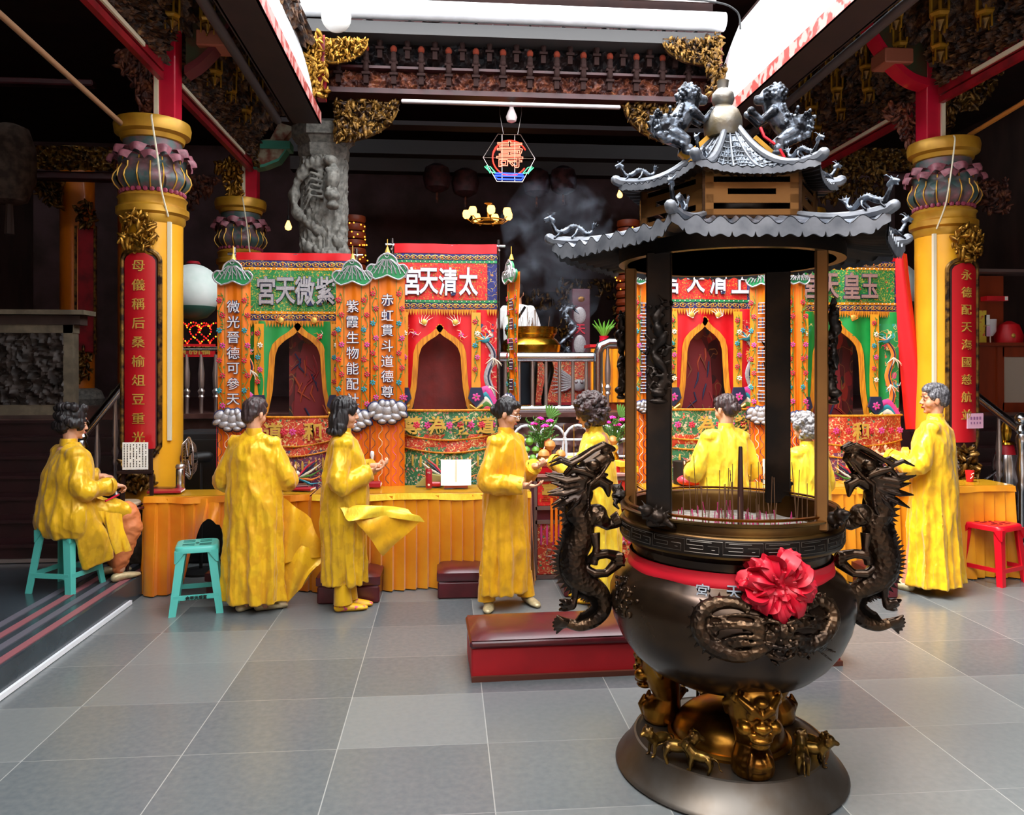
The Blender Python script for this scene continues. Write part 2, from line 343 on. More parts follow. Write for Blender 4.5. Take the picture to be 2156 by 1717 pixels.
side_red = palette_mat('red embroidered side', '#cc1424', ['#cc1424', '#30406a', '#d88a40', '#c01424', '#d0587a', '#e0d0c0'], 20, .3, gold='#d8b080', goldw=.12)
strip_or = palette_mat('orange flower strip', '#e09020', ['#e09020', '#d83a58', '#2a8a9a', '#e09020', '#e8d8c0'], 22, .34, gold='#4a7a2a', goldw=.12)
apron_g = palette_mat('green apron brocade', '#3a7a50', ['#3a7a50', '#c87080', '#e0c8b0', '#d84a3a', '#306a48', '#e0d0b8'], 34, .38, gold='#d8c090', goldw=.2)
apron_r = palette_mat('red apron brocade', '#c8402a', ['#c8402a', '#e0b878', '#3a7a5a', '#c03a4a', '#8a2c28', '#e8d0a8'], 36, .38, gold='#e0c080', goldw=.2)
apron_p = palette_mat('purple apron brocade', '#6a3454', ['#6a3454', '#c03a4a', '#30708a', '#d8b078', '#a02c38'], 30, .36, gold='#d8b080', goldw=.2)
floor_m = mat('courtyard tiles', '#60646a', .3)
def make_floor(m):
    nt = m.node_tree; N = nt.nodes; L = nt.links; b = N['Principled BSDF']
    g = N.new('ShaderNodeNewGeometry'); s = N.new('ShaderNodeSeparateXYZ'); L.new(g.outputs['Position'], s.inputs[0])
    def mth(op, a, b_=None, c=None):
        n = N.new('ShaderNodeMath'); n.operation = op
        for i, x in enumerate((a, b_, c)):
            if x is None: continue
            if isinstance(x, (int, float)): n.inputs[i].default_value = x
            else: L.new(x, n.inputs[i])
        return n.outputs[0]
    ux = mth('DIVIDE', mth('ADD', s.outputs[0], .52+7.2), .72); uy = mth('DIVIDE', mth('ADD', s.outputs[1], -.2+6), .6)
    fx = mth('FRACT', ux); fy = mth('FRACT', uy)
    ex = mth('MINIMUM', fx, mth('SUBTRACT', 1, fx)); ey = mth('MINIMUM', fy, mth('SUBTRACT', 1, fy))
    jx = mth('LESS_THAN', ex, .0035); jy = mth('LESS_THAN', ey, .003)
    cx = N.new('ShaderNodeCombineXYZ'); L.new(mth('FLOOR', ux), cx.inputs[0]); L.new(mth('FLOOR', uy), cx.inputs[1])
    w = N.new('ShaderNodeTexWhiteNoise'); L.new(cx.outputs[0], w.inputs['Vector'])
    nz = N.new('ShaderNodeTexNoise'); nz.inputs['Scale'].default_value = 30; nz.inputs['Detail'].default_value = 8; L.new(g.outputs['Position'], nz.inputs['Vector'])
    v = mth('ADD', mth('MULTIPLY', w.outputs[0], .5), mth('MULTIPLY', nz.outputs['Fac'], .5))
    r = N.new('ShaderNodeValToRGB'); L.new(v, r.inputs[0]); r.color_ramp.elements[0].position = .2; r.color_ramp.elements[0].color = lin('#585d60'); r.color_ramp.elements[1].position = .8; r.color_ramp.elements[1].color = lin('#767877')
    m1 = N.new('ShaderNodeMix'); m1.data_type = 'RGBA'; L.new(jx, m1.inputs[0]); L.new(r.outputs[0], m1.inputs[6]); m1.inputs[7].default_value = lin('#9a9a96')
    m2 = N.new('ShaderNodeMix'); m2.data_type = 'RGBA'; L.new(jy, m2.inputs[0]); L.new(m1.outputs[2], m2.inputs[6]); m2.inputs[7].default_value = lin('#8c8c8a')
    L.new(m2.outputs[2], b.inputs['Base Color'])
    rr = mth('ADD', .2, mth('MULTIPLY', w.outputs[0], .14)); L.new(rr, b.inputs['Roughness'])
    bn = N.new('ShaderNodeBump'); bn.inputs['Strength'].default_value = .08; bn.inputs['Distance'].default_value = .004; L.new(nz.outputs['Fac'], bn.inputs['Height']); L.new(bn.outputs[0], b.inputs['Normal'])
make_floor(floor_m)
plat_m = mat('dark platform stone', '#3a4248', .22, 0, '#2c3238', 6, 5, .3, .8); pink_strip = mat('pink grip strip', '#8a5258', .5)
# ---------------------------------------------------------------- camera, sky
cd = bpy.data.cameras.new('camera'); cam = bpy.data.objects.new('camera', cd); COL.objects.link(cam); SC.camera = cam
cam.location = (0, 0, HC); cam.rotation_euler = (pi/2, 0, -PSI); cd.sensor_width = 36; cd.lens = F/2156*36
cd.shift_y = (HY-1717/2)/2156; cd.clip_end = 200
w = bpy.data.worlds.new('sky'); SC.world = w; w.use_nodes = True
bg = w.node_tree.nodes['Background']; bg.inputs[0].default_value = (.93, .97, 1, 1); bg.inputs[1].default_value = 5.2
sl = bpy.data.lights.new('hazy_sun', 'SUN'); sl.energy = 5; sl.angle = radians(28); sl.color = (1, .96, .9)
so = bpy.data.objects.new('hazy_sun', sl); COL.objects.link(so); so.rotation_euler = Euler((radians(-14), radians(24), 0)); so.rotation_euler = Vector((.6, .3, -1)).to_track_quat('-Z', 'Y').to_euler()
SC.view_settings.view_transform = 'Standard'; SC.view_settings.look = 'None'; SC.view_settings.gamma = 1; SC.view_settings.use_curve_mapping = False
SC.view_settings.exposure = 0.45
SC.cycles.max_bounces = 5; SC.cycles.diffuse_bounces = 3; SC.cycles.glossy_bounces = 3; SC.cycles.volume_bounces = 0; SC.cycles.volume_step_rate = 4; SC.cycles.volume_max_steps = 64
SC.cycles.use_adaptive_sampling = True; SC.cycles.adaptive_threshold = .03; SC.cycles.caustics_reflective = False; SC.cycles.caustics_refractive = False
# ---------------------------------------------------------------- room shell
XL, XR = -2.45, 5.55      # kerb lines of the raised side aisles
struct('floor', MB().box((.8, 4, -.05), (17, 14, .1)), floor_m)
m = MB(); m.box(((XL-8.6)/2, 2.95, .085), (XL+8.6, 11.5, .17)); m.box(((XR+8.6)/2, 2.95, .085), (8.6-XR, 11.5, .17)); struct('trim_1', m, plat_m)
m = MB()
for i in range(4): m.box((XL-.06-.12*i, 2.6, .172), (.055, 8.6, .006), i % 2)
struct('trim_2', m, [pink_strip, mat('grey grip strip', '#5c5862', .5)])
m = MB().box((XL+.012, 1.6, .02), (.02, 9.4, .03)); struct('trim_3', m, white_metal)
m = MB(); m.box((.8, 13.5, .62), (18.8, 9.6, 1.36)); struct('trim_4', m, [porch_stone])     # porch
m = MB(); m.box((.8, 8.66, 1.335), (8.0, .16, .05)); m.box((.8, 8.68, .5), (8.0, .06, .08)); m.box((.8, 8.68, .1), (8.0, .1, .2)); struct('trim_5', m, porch_stone)
# carved relief on the porch front
def ridged(p): return 1-abs(noise.noise(p))*2
def carve(mb, o, U, V, N, nu, nv, sc=8, amp=.05, m=0, mf=None, stretch=(1, 1, 1), seed=0):
    o, U, V, N = map(Vector, (o, U, V, N))
    def fn(u, v):
        p = o+U*u+V*v; q = Vector((p.x*stretch[0], p.y*stretch[1], p.z*stretch[2]))*sc+Vector((seed*7.3, seed*3.1, 0))
        h = ridged(q)*.6+ridged(q*2.3)*.4
        return p+N*(amp*max(-.2, h-.25))
    return mb.grid(fn, nu, nv, m, mf=mf)
m = MB(); carve(m, (-2.3, 8.66, .58), (6.4, 0, 0), (0, 0, .66), (0, -1, 0), 260, 30, 6, .05); struct('trim_6', m, porch_stone, True)
def foliage(mb, c, ax, az, n, s=.05, U=(1, 0, 0), W=(0, 0, 1), D=(0, -1, 0), shape=None, m=0, depth=.06, seed=1):
    R = random.Random(seed); c, U, W, D = map(Vector, (c, U, W, D)); k = 0
    while k < n:
        a, b = R.uniform(-1, 1), R.uniform(-1, 1)
        if shape and not shape(a, b): continue
        if not shape and a*a+b*b > 1: continue
        k += 1; p = c+U*a*ax+W*b*az+D*R.uniform(0, depth); l = s*R.uniform(.6, 1.4)
        mb.ell(p, (l, l*R.uniform(.25, .45), l*R.uniform(.25, .5)), 6, 5, m, rot=(R.uniform(0, 6), R.uniform(0, 6), R.uniform(0, 6)))
    return mb
# stairs
def stairs(x0, x1, label):
    t = thing('staircase', label, 'stairs', ((x0+x1)/2, 7.05, .17)); wd = x1-x0
    for k in range(7):
        z = .161*(k+1); b = MB().box((0, .27*k+(1.7-.27*k)/2, z-.0805), (wd, 1.7-.27*k, .161)).box((0, .27*k-.01, z-.015), (wd, .05, .03), 0)
        part('step', b, stair_mat, t, False)
    b = MB().box((0, -.02, .02), (wd, .03, .03)); part('edge_strip', b, steel_warm, t, False, label='pale metal strip along the lowest step')
    return t
stairs(-8.2, -3.2, 'dark red-brown staircase rising on the left behind the seated drummer')
stairs(5.2, 8.2, 'dark staircase on the right below the cherry wood cabinet')
# outer walls and ceilings
struct('wall_back', MB().box((.8, 17, 4), (19, .3, 8)), back_m)
struct('wall_left', MB().box((-8.6, 6, 3.5), (.3, 22, 8)), wall_dark); struct('wall_right', MB().box((10.2, 6, 3.5), (.3, 22, 8)), wall_dark)
m = MB(); m.box((-5.25, 3.4, 6.1), (6.5, 12.6, .3)); m.box((7.0, 3.4, 6.1), (6.6, 12.6, .3)); m.box((.8, 13.4, 6.7), (19, 7.6, .3)); m.box((.8, 9.55, 6.5), (5, .1, .7)); struct('ceiling', m, wood_black)
m = MB(); m.box((.8, -4.6, 3.2), (18, .3, 6.4)); struct('wall_front', m, mat('front hall wall', '#8a6a50', .7))
# side gutters: soffit, key-pattern edge, white curved gutter, pipe
def eave(x, s, lab):
    t = thing('eave_gutter', lab, 'gutter', (x, 0, 0))
    y0, y1 = -2.5, 9.25; ym = (y0+y1)/2; L = y1-y0
    part('soffit_board', MB().box((-s*.16, ym, 4.705), (.34, L, .03)).box((-s*.33, ym, 4.86), (.03, L, .34)), gut_dark, t, False)
    part('edge_board', MB().box((0, ym, 4.755), (.025, L, .13)), key_red, t, False, label='faded red key-patterned edge')
    b = MB(); b.grid(lambda u, v: (-s*(.03+.35*v**1.5), y0+L*u, 4.82+1.2*v), 1, 8); b.grid(lambda u, v: (-s*(.05+.35*v**1.5), y0+L*u, 4.82+1.2*v), 1, 8)
    part('gutter_sheet', b, gut_white, t, label='white metal gutter sheet')
    part('drain_pipe', MB().tube([(-s*.42, y0, 4.86), (-s*.42, y1-.3, 4.62)], .045, 10), pipe_grey, t)
    return t
eave(-1.46, 1, 'white eave gutter with faded red edge along the left of the skylight')
eave(3.16, -1, 'white eave gutter with faded red edge along the right of the skylight')
# back gutter
t = thing('back_gutter', 'long white gutter above the central lintel, below the open skylight', 'gutter', (.8, 9.1, 5.86))
part('gutter_trough', MB().tube([(-2.45, 0, .12), (2.5, 0, .12)], .11, 14), gut_white, t)
part('soffit_board', MB().box((0, .12, -.1), (4.9, .3, .14)), mat('grey soffit', '#3a3838', .6), t, False)
part('cable', MB().tube(spline([(-2.55, -.1, -.25), (-2.5, -.1, .15), (-2.2, -.1, .34), (-.8, -.1, .36), (.8, -.1, .33), (2.2, -.1, .32), (2.6, -.1, .22), (2.66, -.1, 0)], 8), .012, 6), black, t)
part('frame_bar', MB().box((0, .3, .5), (5, .04, .03)).box((-1.8, .3, .62), (.03, .04, .3)), steel_warm, t, False)
c = PY(708, 40, 9.0)
# floodlight globes at the skylight corners
def globe(px, py, Y, r, lab):
    p = PY(px, py, Y); t = thing('hanging_globe_lamp', lab, 'lamp', p)
    part('globe', MB().ell((0, 0, 0), r, 20, 12), glow_dim, t); part('socket', MB().tube([(0, 0, r*.8), (0, 0, r*2)], r*.2, 8), steel_warm, t)
    return t
globe(708, 36, 8.6, .16, 'round white globe lamp hanging at the left corner of the skylight')
# ---------------------------------------------------------------- temple columns
def lotus_petal(mb, ang, r0, r1, h, wd, z0, m=0, mt=1):
    C = Matrix.Rotation(ang, 4, 'Z')
    def fn(u, v):
        a = (u-.5)*2; wv = wd*(.75+.45*sin(min(1, v*1.3)*pi*.75)) if v < .8 else wd*(1.05-.55*((v-.8)/.2)**2)
        r = r0+.06*sin(min(1, v*1.9)*pi)*(1 if v < .53 else 0)+(r1-r0)*max(0, (v-.3)/.7)**1.6+(.0 if v < .8 else .07*sin((v-.8)/.2*pi*.6))
        r += .012*cos(a*3.2)*(1-abs(v-.5)); zz = z0+h*(v if v < .88 else .88-(v-.88)*1.6)
        return (r-.03*a*a*(v > .7), a*wv, zz-.02*a*a*v)
    mb.grid(fn, 8, 20, m, C, mf=lambda u, v: mt if v > .78 else m)
    mb.tube([C @ Vector(fn(.5, k/8.)) + C @ Vector((.006, 0, 0)) for k in range(0, 6)], .007, 5, 2)
def make_column(loc, z0, side, lab, chars, ang=0, board=True, beamz=5.9, small=False):
    t = thing('temple_column', lab, 'column', (loc[0], loc[1], z0)); z = lambda a: a-z0
    part('shaft', MB().lathe([(.25, z(z0)), (.25, z(3.22))], 40), yellow_col, t)
    part('stone_base', MB().lathe([(.28, 0), (.3, .06), (.29, .14), (.27, .2), (.255, .3)], 32), stone_grey, t)
    part('collar', MB().lathe([(.25, z(3.1)), (.27, z(3.13)), (.27, z(3.17)), (.3, z(3.19)), (.3, z(3.24)), (.275, z(3.26)), (.275, z(3.31)), (.29, z(3.33)), (.25, z(3.37))], 40), gold_paint, t)
    part('collar', MB().lathe([(.2, z(3.82)), (.26, z(3.84)), (.27, z(3.88)), (.31, z(3.9)), (.32, z(3.97)), (.31, z(4.01)), (.2, z(4.02))], 40), gold_paint, t)
    b = MB()
    for k in range(30): b.ell((.255*cos(k*pi/15), .255*sin(k*pi/15), z(3.38)), .024, 6, 4)
    part('bead_ring', b, mat('dusty pink beads', '#8a3048', .5) if 'dusty pink beads' not in MATS else MATS['dusty pink beads'], t)
    part('capital_core', MB().lathe([(.22, z(3.36)), (.26, z(3.5)), (.24, z(3.85))], 24), petal_mat, t)
    for layer, (r0, r1, h, dz, off) in enumerate(((.235, .27, .44, .0, .5), (.25, .30, .36, 0, 0))):
        for k in range(9):
            b = MB(); lotus_petal(b, 2*pi*(k+off)/9+.1, r0, r1, h, .085, z(3.39)+dz); part('lotus_petal', b, [petal_mat, petal_tip, gold_paint], t)
    px = side*.12
    part('upper_post', MB().box((px, .02, z((4.0+beamz)/2)), (.19, .19, beamz-4.0), bev=.01), red_paint, t, label='bright red upper post')
    part('conduit', MB().box((px-side*.06, -.085, z(4.35)), (.035, .03, .65)), cream, t, False)
    cab_ = spline([(px-side*.06, -.1, z(4.02)), (.1*side, -.31, z(3.99)), (.13*side, -.35, z(3.85)), (.17*side, -.36, z(3.6)), (.18*side, -.3, z(3.35)), (.2*side, -.2, z(3.15))], 6)
    part('cable', MB().tube(cab_, .008, 5), cream, t)
    part('conduit', MB().box((side*.2, -.165, z((1.2+3.12)/2)), (.03, .03, 1.9), rz=0), cream, t, False)
    if board:
        A = Matrix.Rotation(ang, 4, 'Z')
        def cyl(x, zz, r): th = x/.27; return A @ Vector((r*sin(th), -r*cos(th), zz))
        zt, zb, hw = z(2.82), z(1.15), .125
        bd = thing_part = MB()
        def bf(u, v):
            zz = zb+(zt-zb)*v; wv = hw
            if v > .955: wv = hw*sqrt(max(0.02, 1-((v-.955)/.045)**2*.85))
            return cyl((u-.5)*2*wv, zz, .292)
        bd.grid(bf, 14, 60); o = part('inscription_board', bd, red_board, t, label='red board with gold brush characters')
        fr = MB(); hw2 = .158; pts = [(-hw2, zb+.02)]
        for k in range(25): pts.append((-hw2, zb+.02+(zt-zb-.1)*k/24))
        for k in range(13): a = pi-k*pi/12; pts.append((hw2*cos(a), zt-.06+.1*sin(a)))
        for k in range(25): pts.append((hw2, zt-.08-(zt-zb-.1)*k/24))
        pts += [(hw2*.7, zb-.06), (0, zb-.08), (-hw2*.7, zb-.06)]
        fr.tube([cyl(x, zz, .285) for x, zz in pts], .022, 8, closed=True); part('board_frame', fr, gold_dark, t, label='gilded carved board frame')
        bk = MB(); bk.grid(lambda u, v: cyl((u-.5)*2*.155, zb-.05+(zt-zb+.04)*v, .275), 10, 2); part('board_back', bk, mat('dark red back', '#3a1010', .5) if 'dark red back' not in MATS else MATS['dark red back'], t)
        tx = MB(); n = 9.6
        for k, ch in enumerate(chars):
            zz = zt-.11-(zt-zb-.16)*k/9.3; q = MB().text(ch, .105, (0, 0, 0), off=.004, ext=.003)
            for i, p in enumerate(q.v): q.v[i] = cyl(p.x, zz+p.z, .297-p.y)
            tx.merge(q)
        part('lettering', tx, goldthread, o, False, label='gold brush characters')
        fo = MB(); foliage(fo, A @ Vector((0, -.27, z(3.0))), .16, .16, 110, .045, U=A @ Vector((1, 0, 0)), D=A @ Vector((0, -1, 0)), depth=.07, seed=4); part('foliage_carving', fo, gold, t)
        fo = MB(); foliage(fo, A @ Vector((0, -.27, z(.95))), .15, .17, 100, .045, U=A @ Vector((1, 0, 0)), D=A @ Vector((0, -1, 0)), depth=.07, seed=5); part('foliage_carving', fo, gold_dark, t)
    return t
cl = PY(322, 700, 7.2); cr = PY(1986, 700, 7.2)
make_column(cl, .17, 1, 'yellow lotus-capital column on the left with a red couplet board', '母儀稱后桑榆俎豆重光', ang=-.05)
make_column(cr, 0, -1, 'yellow lotus-capital column on the right with a red couplet board', '永德配天海國慈航並', ang=.12)
c2 = PY(507, 700, 10.35); c3 = (cr.x+.05, 10.35)
make_column(c2, 1.3, 1, 'second lotus-capital column rising behind the green shrine curtain', '', board=False)
make_column(c3, 1.3, -1, 'lotus-capital column behind the right shrine curtains, by the porch edge', '', board=False)
def plain_column(px, Y, lab):
    p = PY(px, 800, Y); t = thing('porch_column', lab, 'column', (p.x, p.y, 1.3))
    part('shaft', MB().lathe([(.24, .2), (.24, 3.9)], 32), orange_col, t); part('base', MB().lathe([(.34, 0), (.38, .1), (.33, .22), (.26, .26)], 32), stone_grey, t)
    part('capital', MB().lathe([(.24, 3.8), (.3, 3.84), (.3, 3.92), (.24, 3.95)], 24), gold_dark, t)
    fo = MB(); foliage(fo, (.22, -.22, 2.9), .16, .2, 50, .06, seed=6); part('foliage_carving', fo, gold_dark, t)
    b = MB().box((.22, -.2, 1.75), (.26, .04, 1.9), bev=.02); o = part('board', b, red_beam, t); part('board_frame', MB().box((.08, -.22, 1.75), (.03, .05, 1.95)).box((.36, -.22, 1.75), (.03, .05, 1.95)), gold_dark, t, False)
    fo = MB(); foliage(fo, (.2, -.22, .62), .14, .26, 60, .05, seed=8); part('foliage_carving', fo, gold_dark, t)
plain_column(163, 12.6, 'orange column at far left behind the marble relief wall')
plain_column(283, 12.9, 'orange column in the dim aisle just left of the red couplet column')
# longitudinal red beams + carved friezes + pendants
def side_frieze(x, s, lab):
    t = thing('carved_eave_bracket', lab, 'bracket', (x, 0, 0))
    for y0, y1 in ((1.0, 7.05), (7.35, 10.2)):
        part('beam', MB().box((s*.1, (y0+y1)/2, 4.47), (.1, y1-y0, .09)).box((s*.12, (y0+y1)/2, 4.38), (.05, y1-y0, .06)), red_beam, t, False)
        part('light_tube', MB().box((s*.165, (y0+y1)/2-.2, 4.45), (.02, y1-y0-.6, .035)), cream, t, False)
        b = MB(); carve(b, (s*.1, y0, 4.5), (0, y1-y0, 0), (s*.15, 0, .5), (s, 0, -.3), int(80*(y1-y0)), 34, 13, .16, seed=2); part('figure_frieze', b, wood_gilt, t)
    b = MB(); carve(b, (s*.2, 1.0, 4.95), (0, 9.2, 0), (s*.85, 0, .75), (s*.5, 0, -1), 420, 50, 6, .28, seed=3); part('carved_soffit', b, wood_gilt, t)
    return t
fl = side_frieze(cl.x, 1, 'dark carved bracket frieze with hanging finials above the left columns')
fr_ = side_frieze(cr.x, -1, 'carved bracket frieze with gilded hanging finials above the right columns')
def finial_mesh():
    b = MB(); b.lathe([(.012, .16), (.05, .12), (.06, .1), (.03, .09)], 6)
    b.lathe([(.045, .085), (.05, .07), (.05, -.02), (.03, -.03)], 6, m=1)
    for k in range(6): b.box((.052*cos(k*pi/3), .052*sin(k*pi/3), .03), (.012, .012, .12), 0)
    b.lathe([(.055, -.025), (.06, -.035), (.05, -.05), (.02, -.055)], 6)
    b.lathe([(.03, -.06), (.045, -.075), (.02, -.1), (.008, -.12)], 8, m=1)
    for k in range(4): b.tube([(.045*cos(k*pi/2+.4), .045*sin(k*pi/2+.4), -.05), (.046*cos(k*pi/2+.4), .046*sin(k*pi/2+.4), -.12)], .006, 4, 0)
    return mesh_of(b, [gold_paint, gold_dark], False)
fm = finial_mesh(); R = random.Random(3)
for t, s in ((fl, 1), (fr_, -1)):
    for row, (dx, zz) in enumerate(((.3, 4.84), (.5, 4.98), (.72, 5.1), (.9, 5.2))):
        for k in range(12):
            y = 2.6+.6*k+(.3 if row % 2 else 0)
            if y > 9.3: continue
            o = link('hanging_finial', fm, t, (s*dx, y, zz+R.uniform(-.03, .03))); q = R.uniform(1.1, 1.5); o.scale = (q, q, q*1.2)
# corner carvings below the beams
def corner_bracket(px0, py0, px1, py1, Y, flip, lab, mt, n=90, s=.06, style='tri'):
    a = PY(px0, py0, Y); b = PY(px1, py1, Y); cx, cz = (a.x+b.x)/2, (a.z+b.z)/2; w_, h_ = abs(b.x-a.x)/2, abs(a.z-b.z)/2
    t = thing('carved_corner_bracket', lab, 'bracket', (cx, Y, cz))
    if style == 'tri': sh = lambda u, v: (u*flip+v) > -.25 - .15*sin(5*u)
    elif style == 'fan': sh = lambda u, v: ((u*flip-1)**2+(v-1)**2) < 3.8
    else: sh = lambda u, v: True
    m_ = MB(); foliage(m_, (0, 0, 0), w_, h_, int(n*1.7), s*.72, shape=sh, seed=int(px0), depth=.08); part('foliage_carving', m_, mt, t)
    if style == 'fan':
        pts = [(flip*w_, h_)]+[(flip*w_-flip*2*w_*.98*cos(k*pi/20), h_-2*h_*.98*sin(k*pi/20)) for k in range(11)]
        part('back_panel', MB().prism(pts, .0, .05), gold_dark if mt is gold else wood_gilt, t, False)
        part('rim', MB().tube([(x, -.02, z) for x, z in pts], .014, 6, closed=True), mt, t)
    return t
corner_bracket(252, 112, 338, 282, 7.25, 1, 'dark carved vine bracket left of the front left column post', wood_gilt2, 130, .07)
corner_bracket(1968, 140, 2110, 285, 7.25, -1, 'gilded pine and figure bracket right of the front right column post', gold_dark, 150, .07)
corner_bracket(1858, 225, 1925, 320, 7.4, 1, 'brown carved bracket left of the front right column post', wood_gilt2, 90, .06)
corner_bracket(456, 340, 512, 450, 10.3, 1, 'gilded carved bracket left of the second left column post', gold, 110, .08)
corner_bracket(495, 292, 545, 350, 10.2, -1, 'small gilded figure bracket above the second left column', gold_dark, 60, .07, 'all')
corner_bracket(40, 372, 135, 440, 12.3, 1, 'dim gilded carving hanging at far left above the marble relief wall', gold_dark, 90, .09)
corner_bracket(400, 375, 460, 445, 11.5, -1, 'dark carved bracket between the two left columns', wood_gilt2, 60, .08)
corner_bracket(1700, 345, 1860, 430, 10.8, 1, 'gilded carving in the dark behind the burner roof', gold_dark, 150, .09, 'all')
corner_bracket(2060, 380, 2120, 450, 12, 1, 'dark carved bracket behind the front right column', wood_gilt2, 60, .09, 'all')
# cross beams left & right aisle
def cross_beam(pa, pb, Y, h, lab, mt, carved=True):
    a = PY(pa[0], pa[1], Y); b = PY(pb[0], pb[1], Y); t = thing('cross_beam', lab, 'beam', (a.x, Y, a.z)); L = b.x-a.x
    part('beam', MB().box((L/2, 0, 0), (L, .18, h), bev=.02), mt, t, False)
    if carved:
        m_ = MB(); carve(m_, (0, -.1, h/2), (L, 0, 0), (0, 0, .34), (0, -1, 0), int(L*60), 22, 12, .12); part('openwork_frieze', m_, gold_dark, t)
cross_beam((-60, 368), (262, 368), 11.8, .12, 'dark red cross beam with gilded openwork in the left aisle', lintel_red)
cross_beam((1700, 372), (1940, 372), 11.6, .16, 'dark red cross beam behind the right column capital', lintel_red)
cross_beam((-60, 170), (200, 110), 12.4, .1, 'blackened roof beam high in the left aisle', lintel_red, False)
# painted bracket arms (curved)
def arm(pts, Y, lab, face, edge, wd=.16, yl=None):
    P = [PY(x, y, Y) for x, y in pts]; c_ = P[0].copy(); t = thing('bracket_arm', lab, 'bracket', c_)
    return t, c_, P
t, c_, P = arm([(537, 356), (560, 352), (590, 340), (606, 318), (606, 300), (590, 296), (537, 300)], 10.3, 'painted bracket arm with turquoise edge beside the second left post', None, None)
part('painted_face', MB().prism([((p-c_).x, (p-c_).z) for p in P], -.09, .09), mat('painted panel', '#b0a890', .5, 0, '#8a5040', 9, 3), t, False)
part('edge_board', MB().rings([[Vector((p.x-c_.x, -.1, p.z-c_.z-.02)), Vector((p.x-c_.x, .1, p.z-c_.z-.02)), Vector((p.x-c_.x, .1, p.z-c_.z+.015)), Vector((p.x-c_.x, -.1, p.z-c_.z+.015))] for p in P[:5]]), mat('turquoise edge', '#4aa08c', .5), t, False)
q0, q1 = PY(560, 302, 10.3)-c_, PY(606, 318, 10.3)-c_
part('block', MB().box(((q0.x+q1.x)/2, 0, (q0.z+q1.z)/2), (q1.x-q0.x+.1, .24, .1)), MATS['turquoise edge'], t, False)
part('upper_arm', MB().prism([((PY(x, y, 10.3)-c_).x, (PY(x, y, 10.3)-c_).z) for x, y in ((572, 296), (600, 298), (622, 272), (590, 262))], -.08, .08), MATS['painted panel'], t, False)
def curved_arm(px, Y, s, mt, lab):
    P = [PY(a, b, Y) for a, b in px]; c_ = P[0].copy(); t = thing('bracket_arm', lab, 'bracket', c_)
    S = spline([tuple(p-c_) for p in P], 6)
    b = MB().rings([[Vector((x, -.09, z-.035)), Vector((x, .09, z-.035)), Vector((x, .09, z+.035)), Vector((x, -.09, z+.035))] for x, y, z in S]); part('edge_board', b, mt, t, False)
    e = S+[(S[-1][0], 0, S[0][2])]; part('panel', MB().prism([(x, z) for x, y, z in e], -.05, .05), mat('dim painted panel', '#4a3018', .6, 0, '#3a4028', 8, 3) if 'dim painted panel' not in MATS else MATS['dim painted panel'], t, False)
    m_ = S[len(S)//2]; part('block', MB().box((m_[0], 0, m_[2]+.06), (.28, .26, .14), rz=0, bev=.01), mat('dusty pink block', '#a05a44', .5) if 'dusty pink block' not in MATS else MATS['dusty pink block'], t)
curved_arm([(1822, 52), (1845, 95), (1878, 140), (1912, 168), (1945, 180)], 7.15, 1, red_paint, 'curved red bracket arm left of the front right post')
curved_arm([(500, 35), (480, 70), (455, 105), (425, 135), (395, 155)], 7.3, 1, mat('dull red', '#5e2024', .5), 'curved dull red bracket arm right of the front left post')
# poles running towards the viewer along the aisles
for a, b, mt, lab in ((PY(272, 275, 7.1), PY(0, 30, 5.2), mat('pale wood pole', '#a07858', .5), 'pale wooden pole running from the left column towards the viewer'), (PY(2040, 285, 7.1), PY(2156, 215, 6.3), mat('amber wood pole', '#b07030', .4), 'amber pole running from the right column towards the viewer')):
    d = b-a; t = part('aisle_pole', MB().tube([(0, 0, 0), tuple(d*1.8)], .022, 10), mt, None, loc=a); tag(t, lab, 'pole')
# ---------------------------------------------------------------- central entablature
YE = 9.5; aL, aR = PY(688, 140, YE), PY(1492, 140, YE); xm = (aL.x+aR.x)/2; wE = aR.x-aL.x
zz = lambda py: PY(1078, py, YE).z
t = thing('carved_lintel', 'wide dark red carved lintel spanning the shrine opening', 'lintel', (xm, YE, zz(212)))
z_ = lambda py: zz(py)-zz(212)
part('beam', MB().box((0, 0, z_(208)), (wE, .3, .06)).box((0, -.05, z_(163)), (wE, .3, .03)).box((0, -.05, z_(70)), (wE, .3, .05)), lintel_red, t, False)
b = MB(); carve(b, (-wE/2, -.08, z_(204)), (wE, 0, 0), (0, 0, z_(166)-z_(204)), (0, -1, 0), 420, 28, 9, .08, seed=5); part('carved_frieze', b, wood_gilt2, t)
b = MB(); carve(b, (-wE/2, .1, z_(162)), (wE, 0, 0), (0, -.25, z_(72)-z_(162)), (0, -1, 0), 420, 60, 5, .2, seed=6); part('bracket_panel', b, mat('blue black carving', '#14141a', .6, 0, '#2e1c1a', 8, 5, bump=.6, bscale=30), t)
for r_, (pyc, col, n_) in enumerate(((128, 0, 14), (98, 1, 14), (150, 2, 14))):
    for k in range(n_):
        x = -wE/2+wE*(k+.5+(0 if r_ != 1 else .5))/(n_+.5)
        b = MB(); b.ell((0, 0, 0), (.05, .04, .05), 8, 6, 0); b.ell((0, 0, -.09), (.045, .04, .08), 8, 6, 1); b.box((0, .02, -.17), (.12, .08, .03), 1); b.box((0, .03, -.24), (.07, .06, .1), 1)
        o = link('carved_figure', mesh_of(b, [[mat('dull orange knob', '#6a2a1c', .9, spec=.1), mat('slate knob', '#1a1a22', .9, spec=.1), wood_black][r_] if k == 0 else last, wood_black]), t, (x, -.22, z_(pyc))); last = o.data.materials[0]
        o.scale = (.8, 1, .95)
l0, l1 = PY(845, 219, YE-.2), PY(1306, 221, YE-.2)
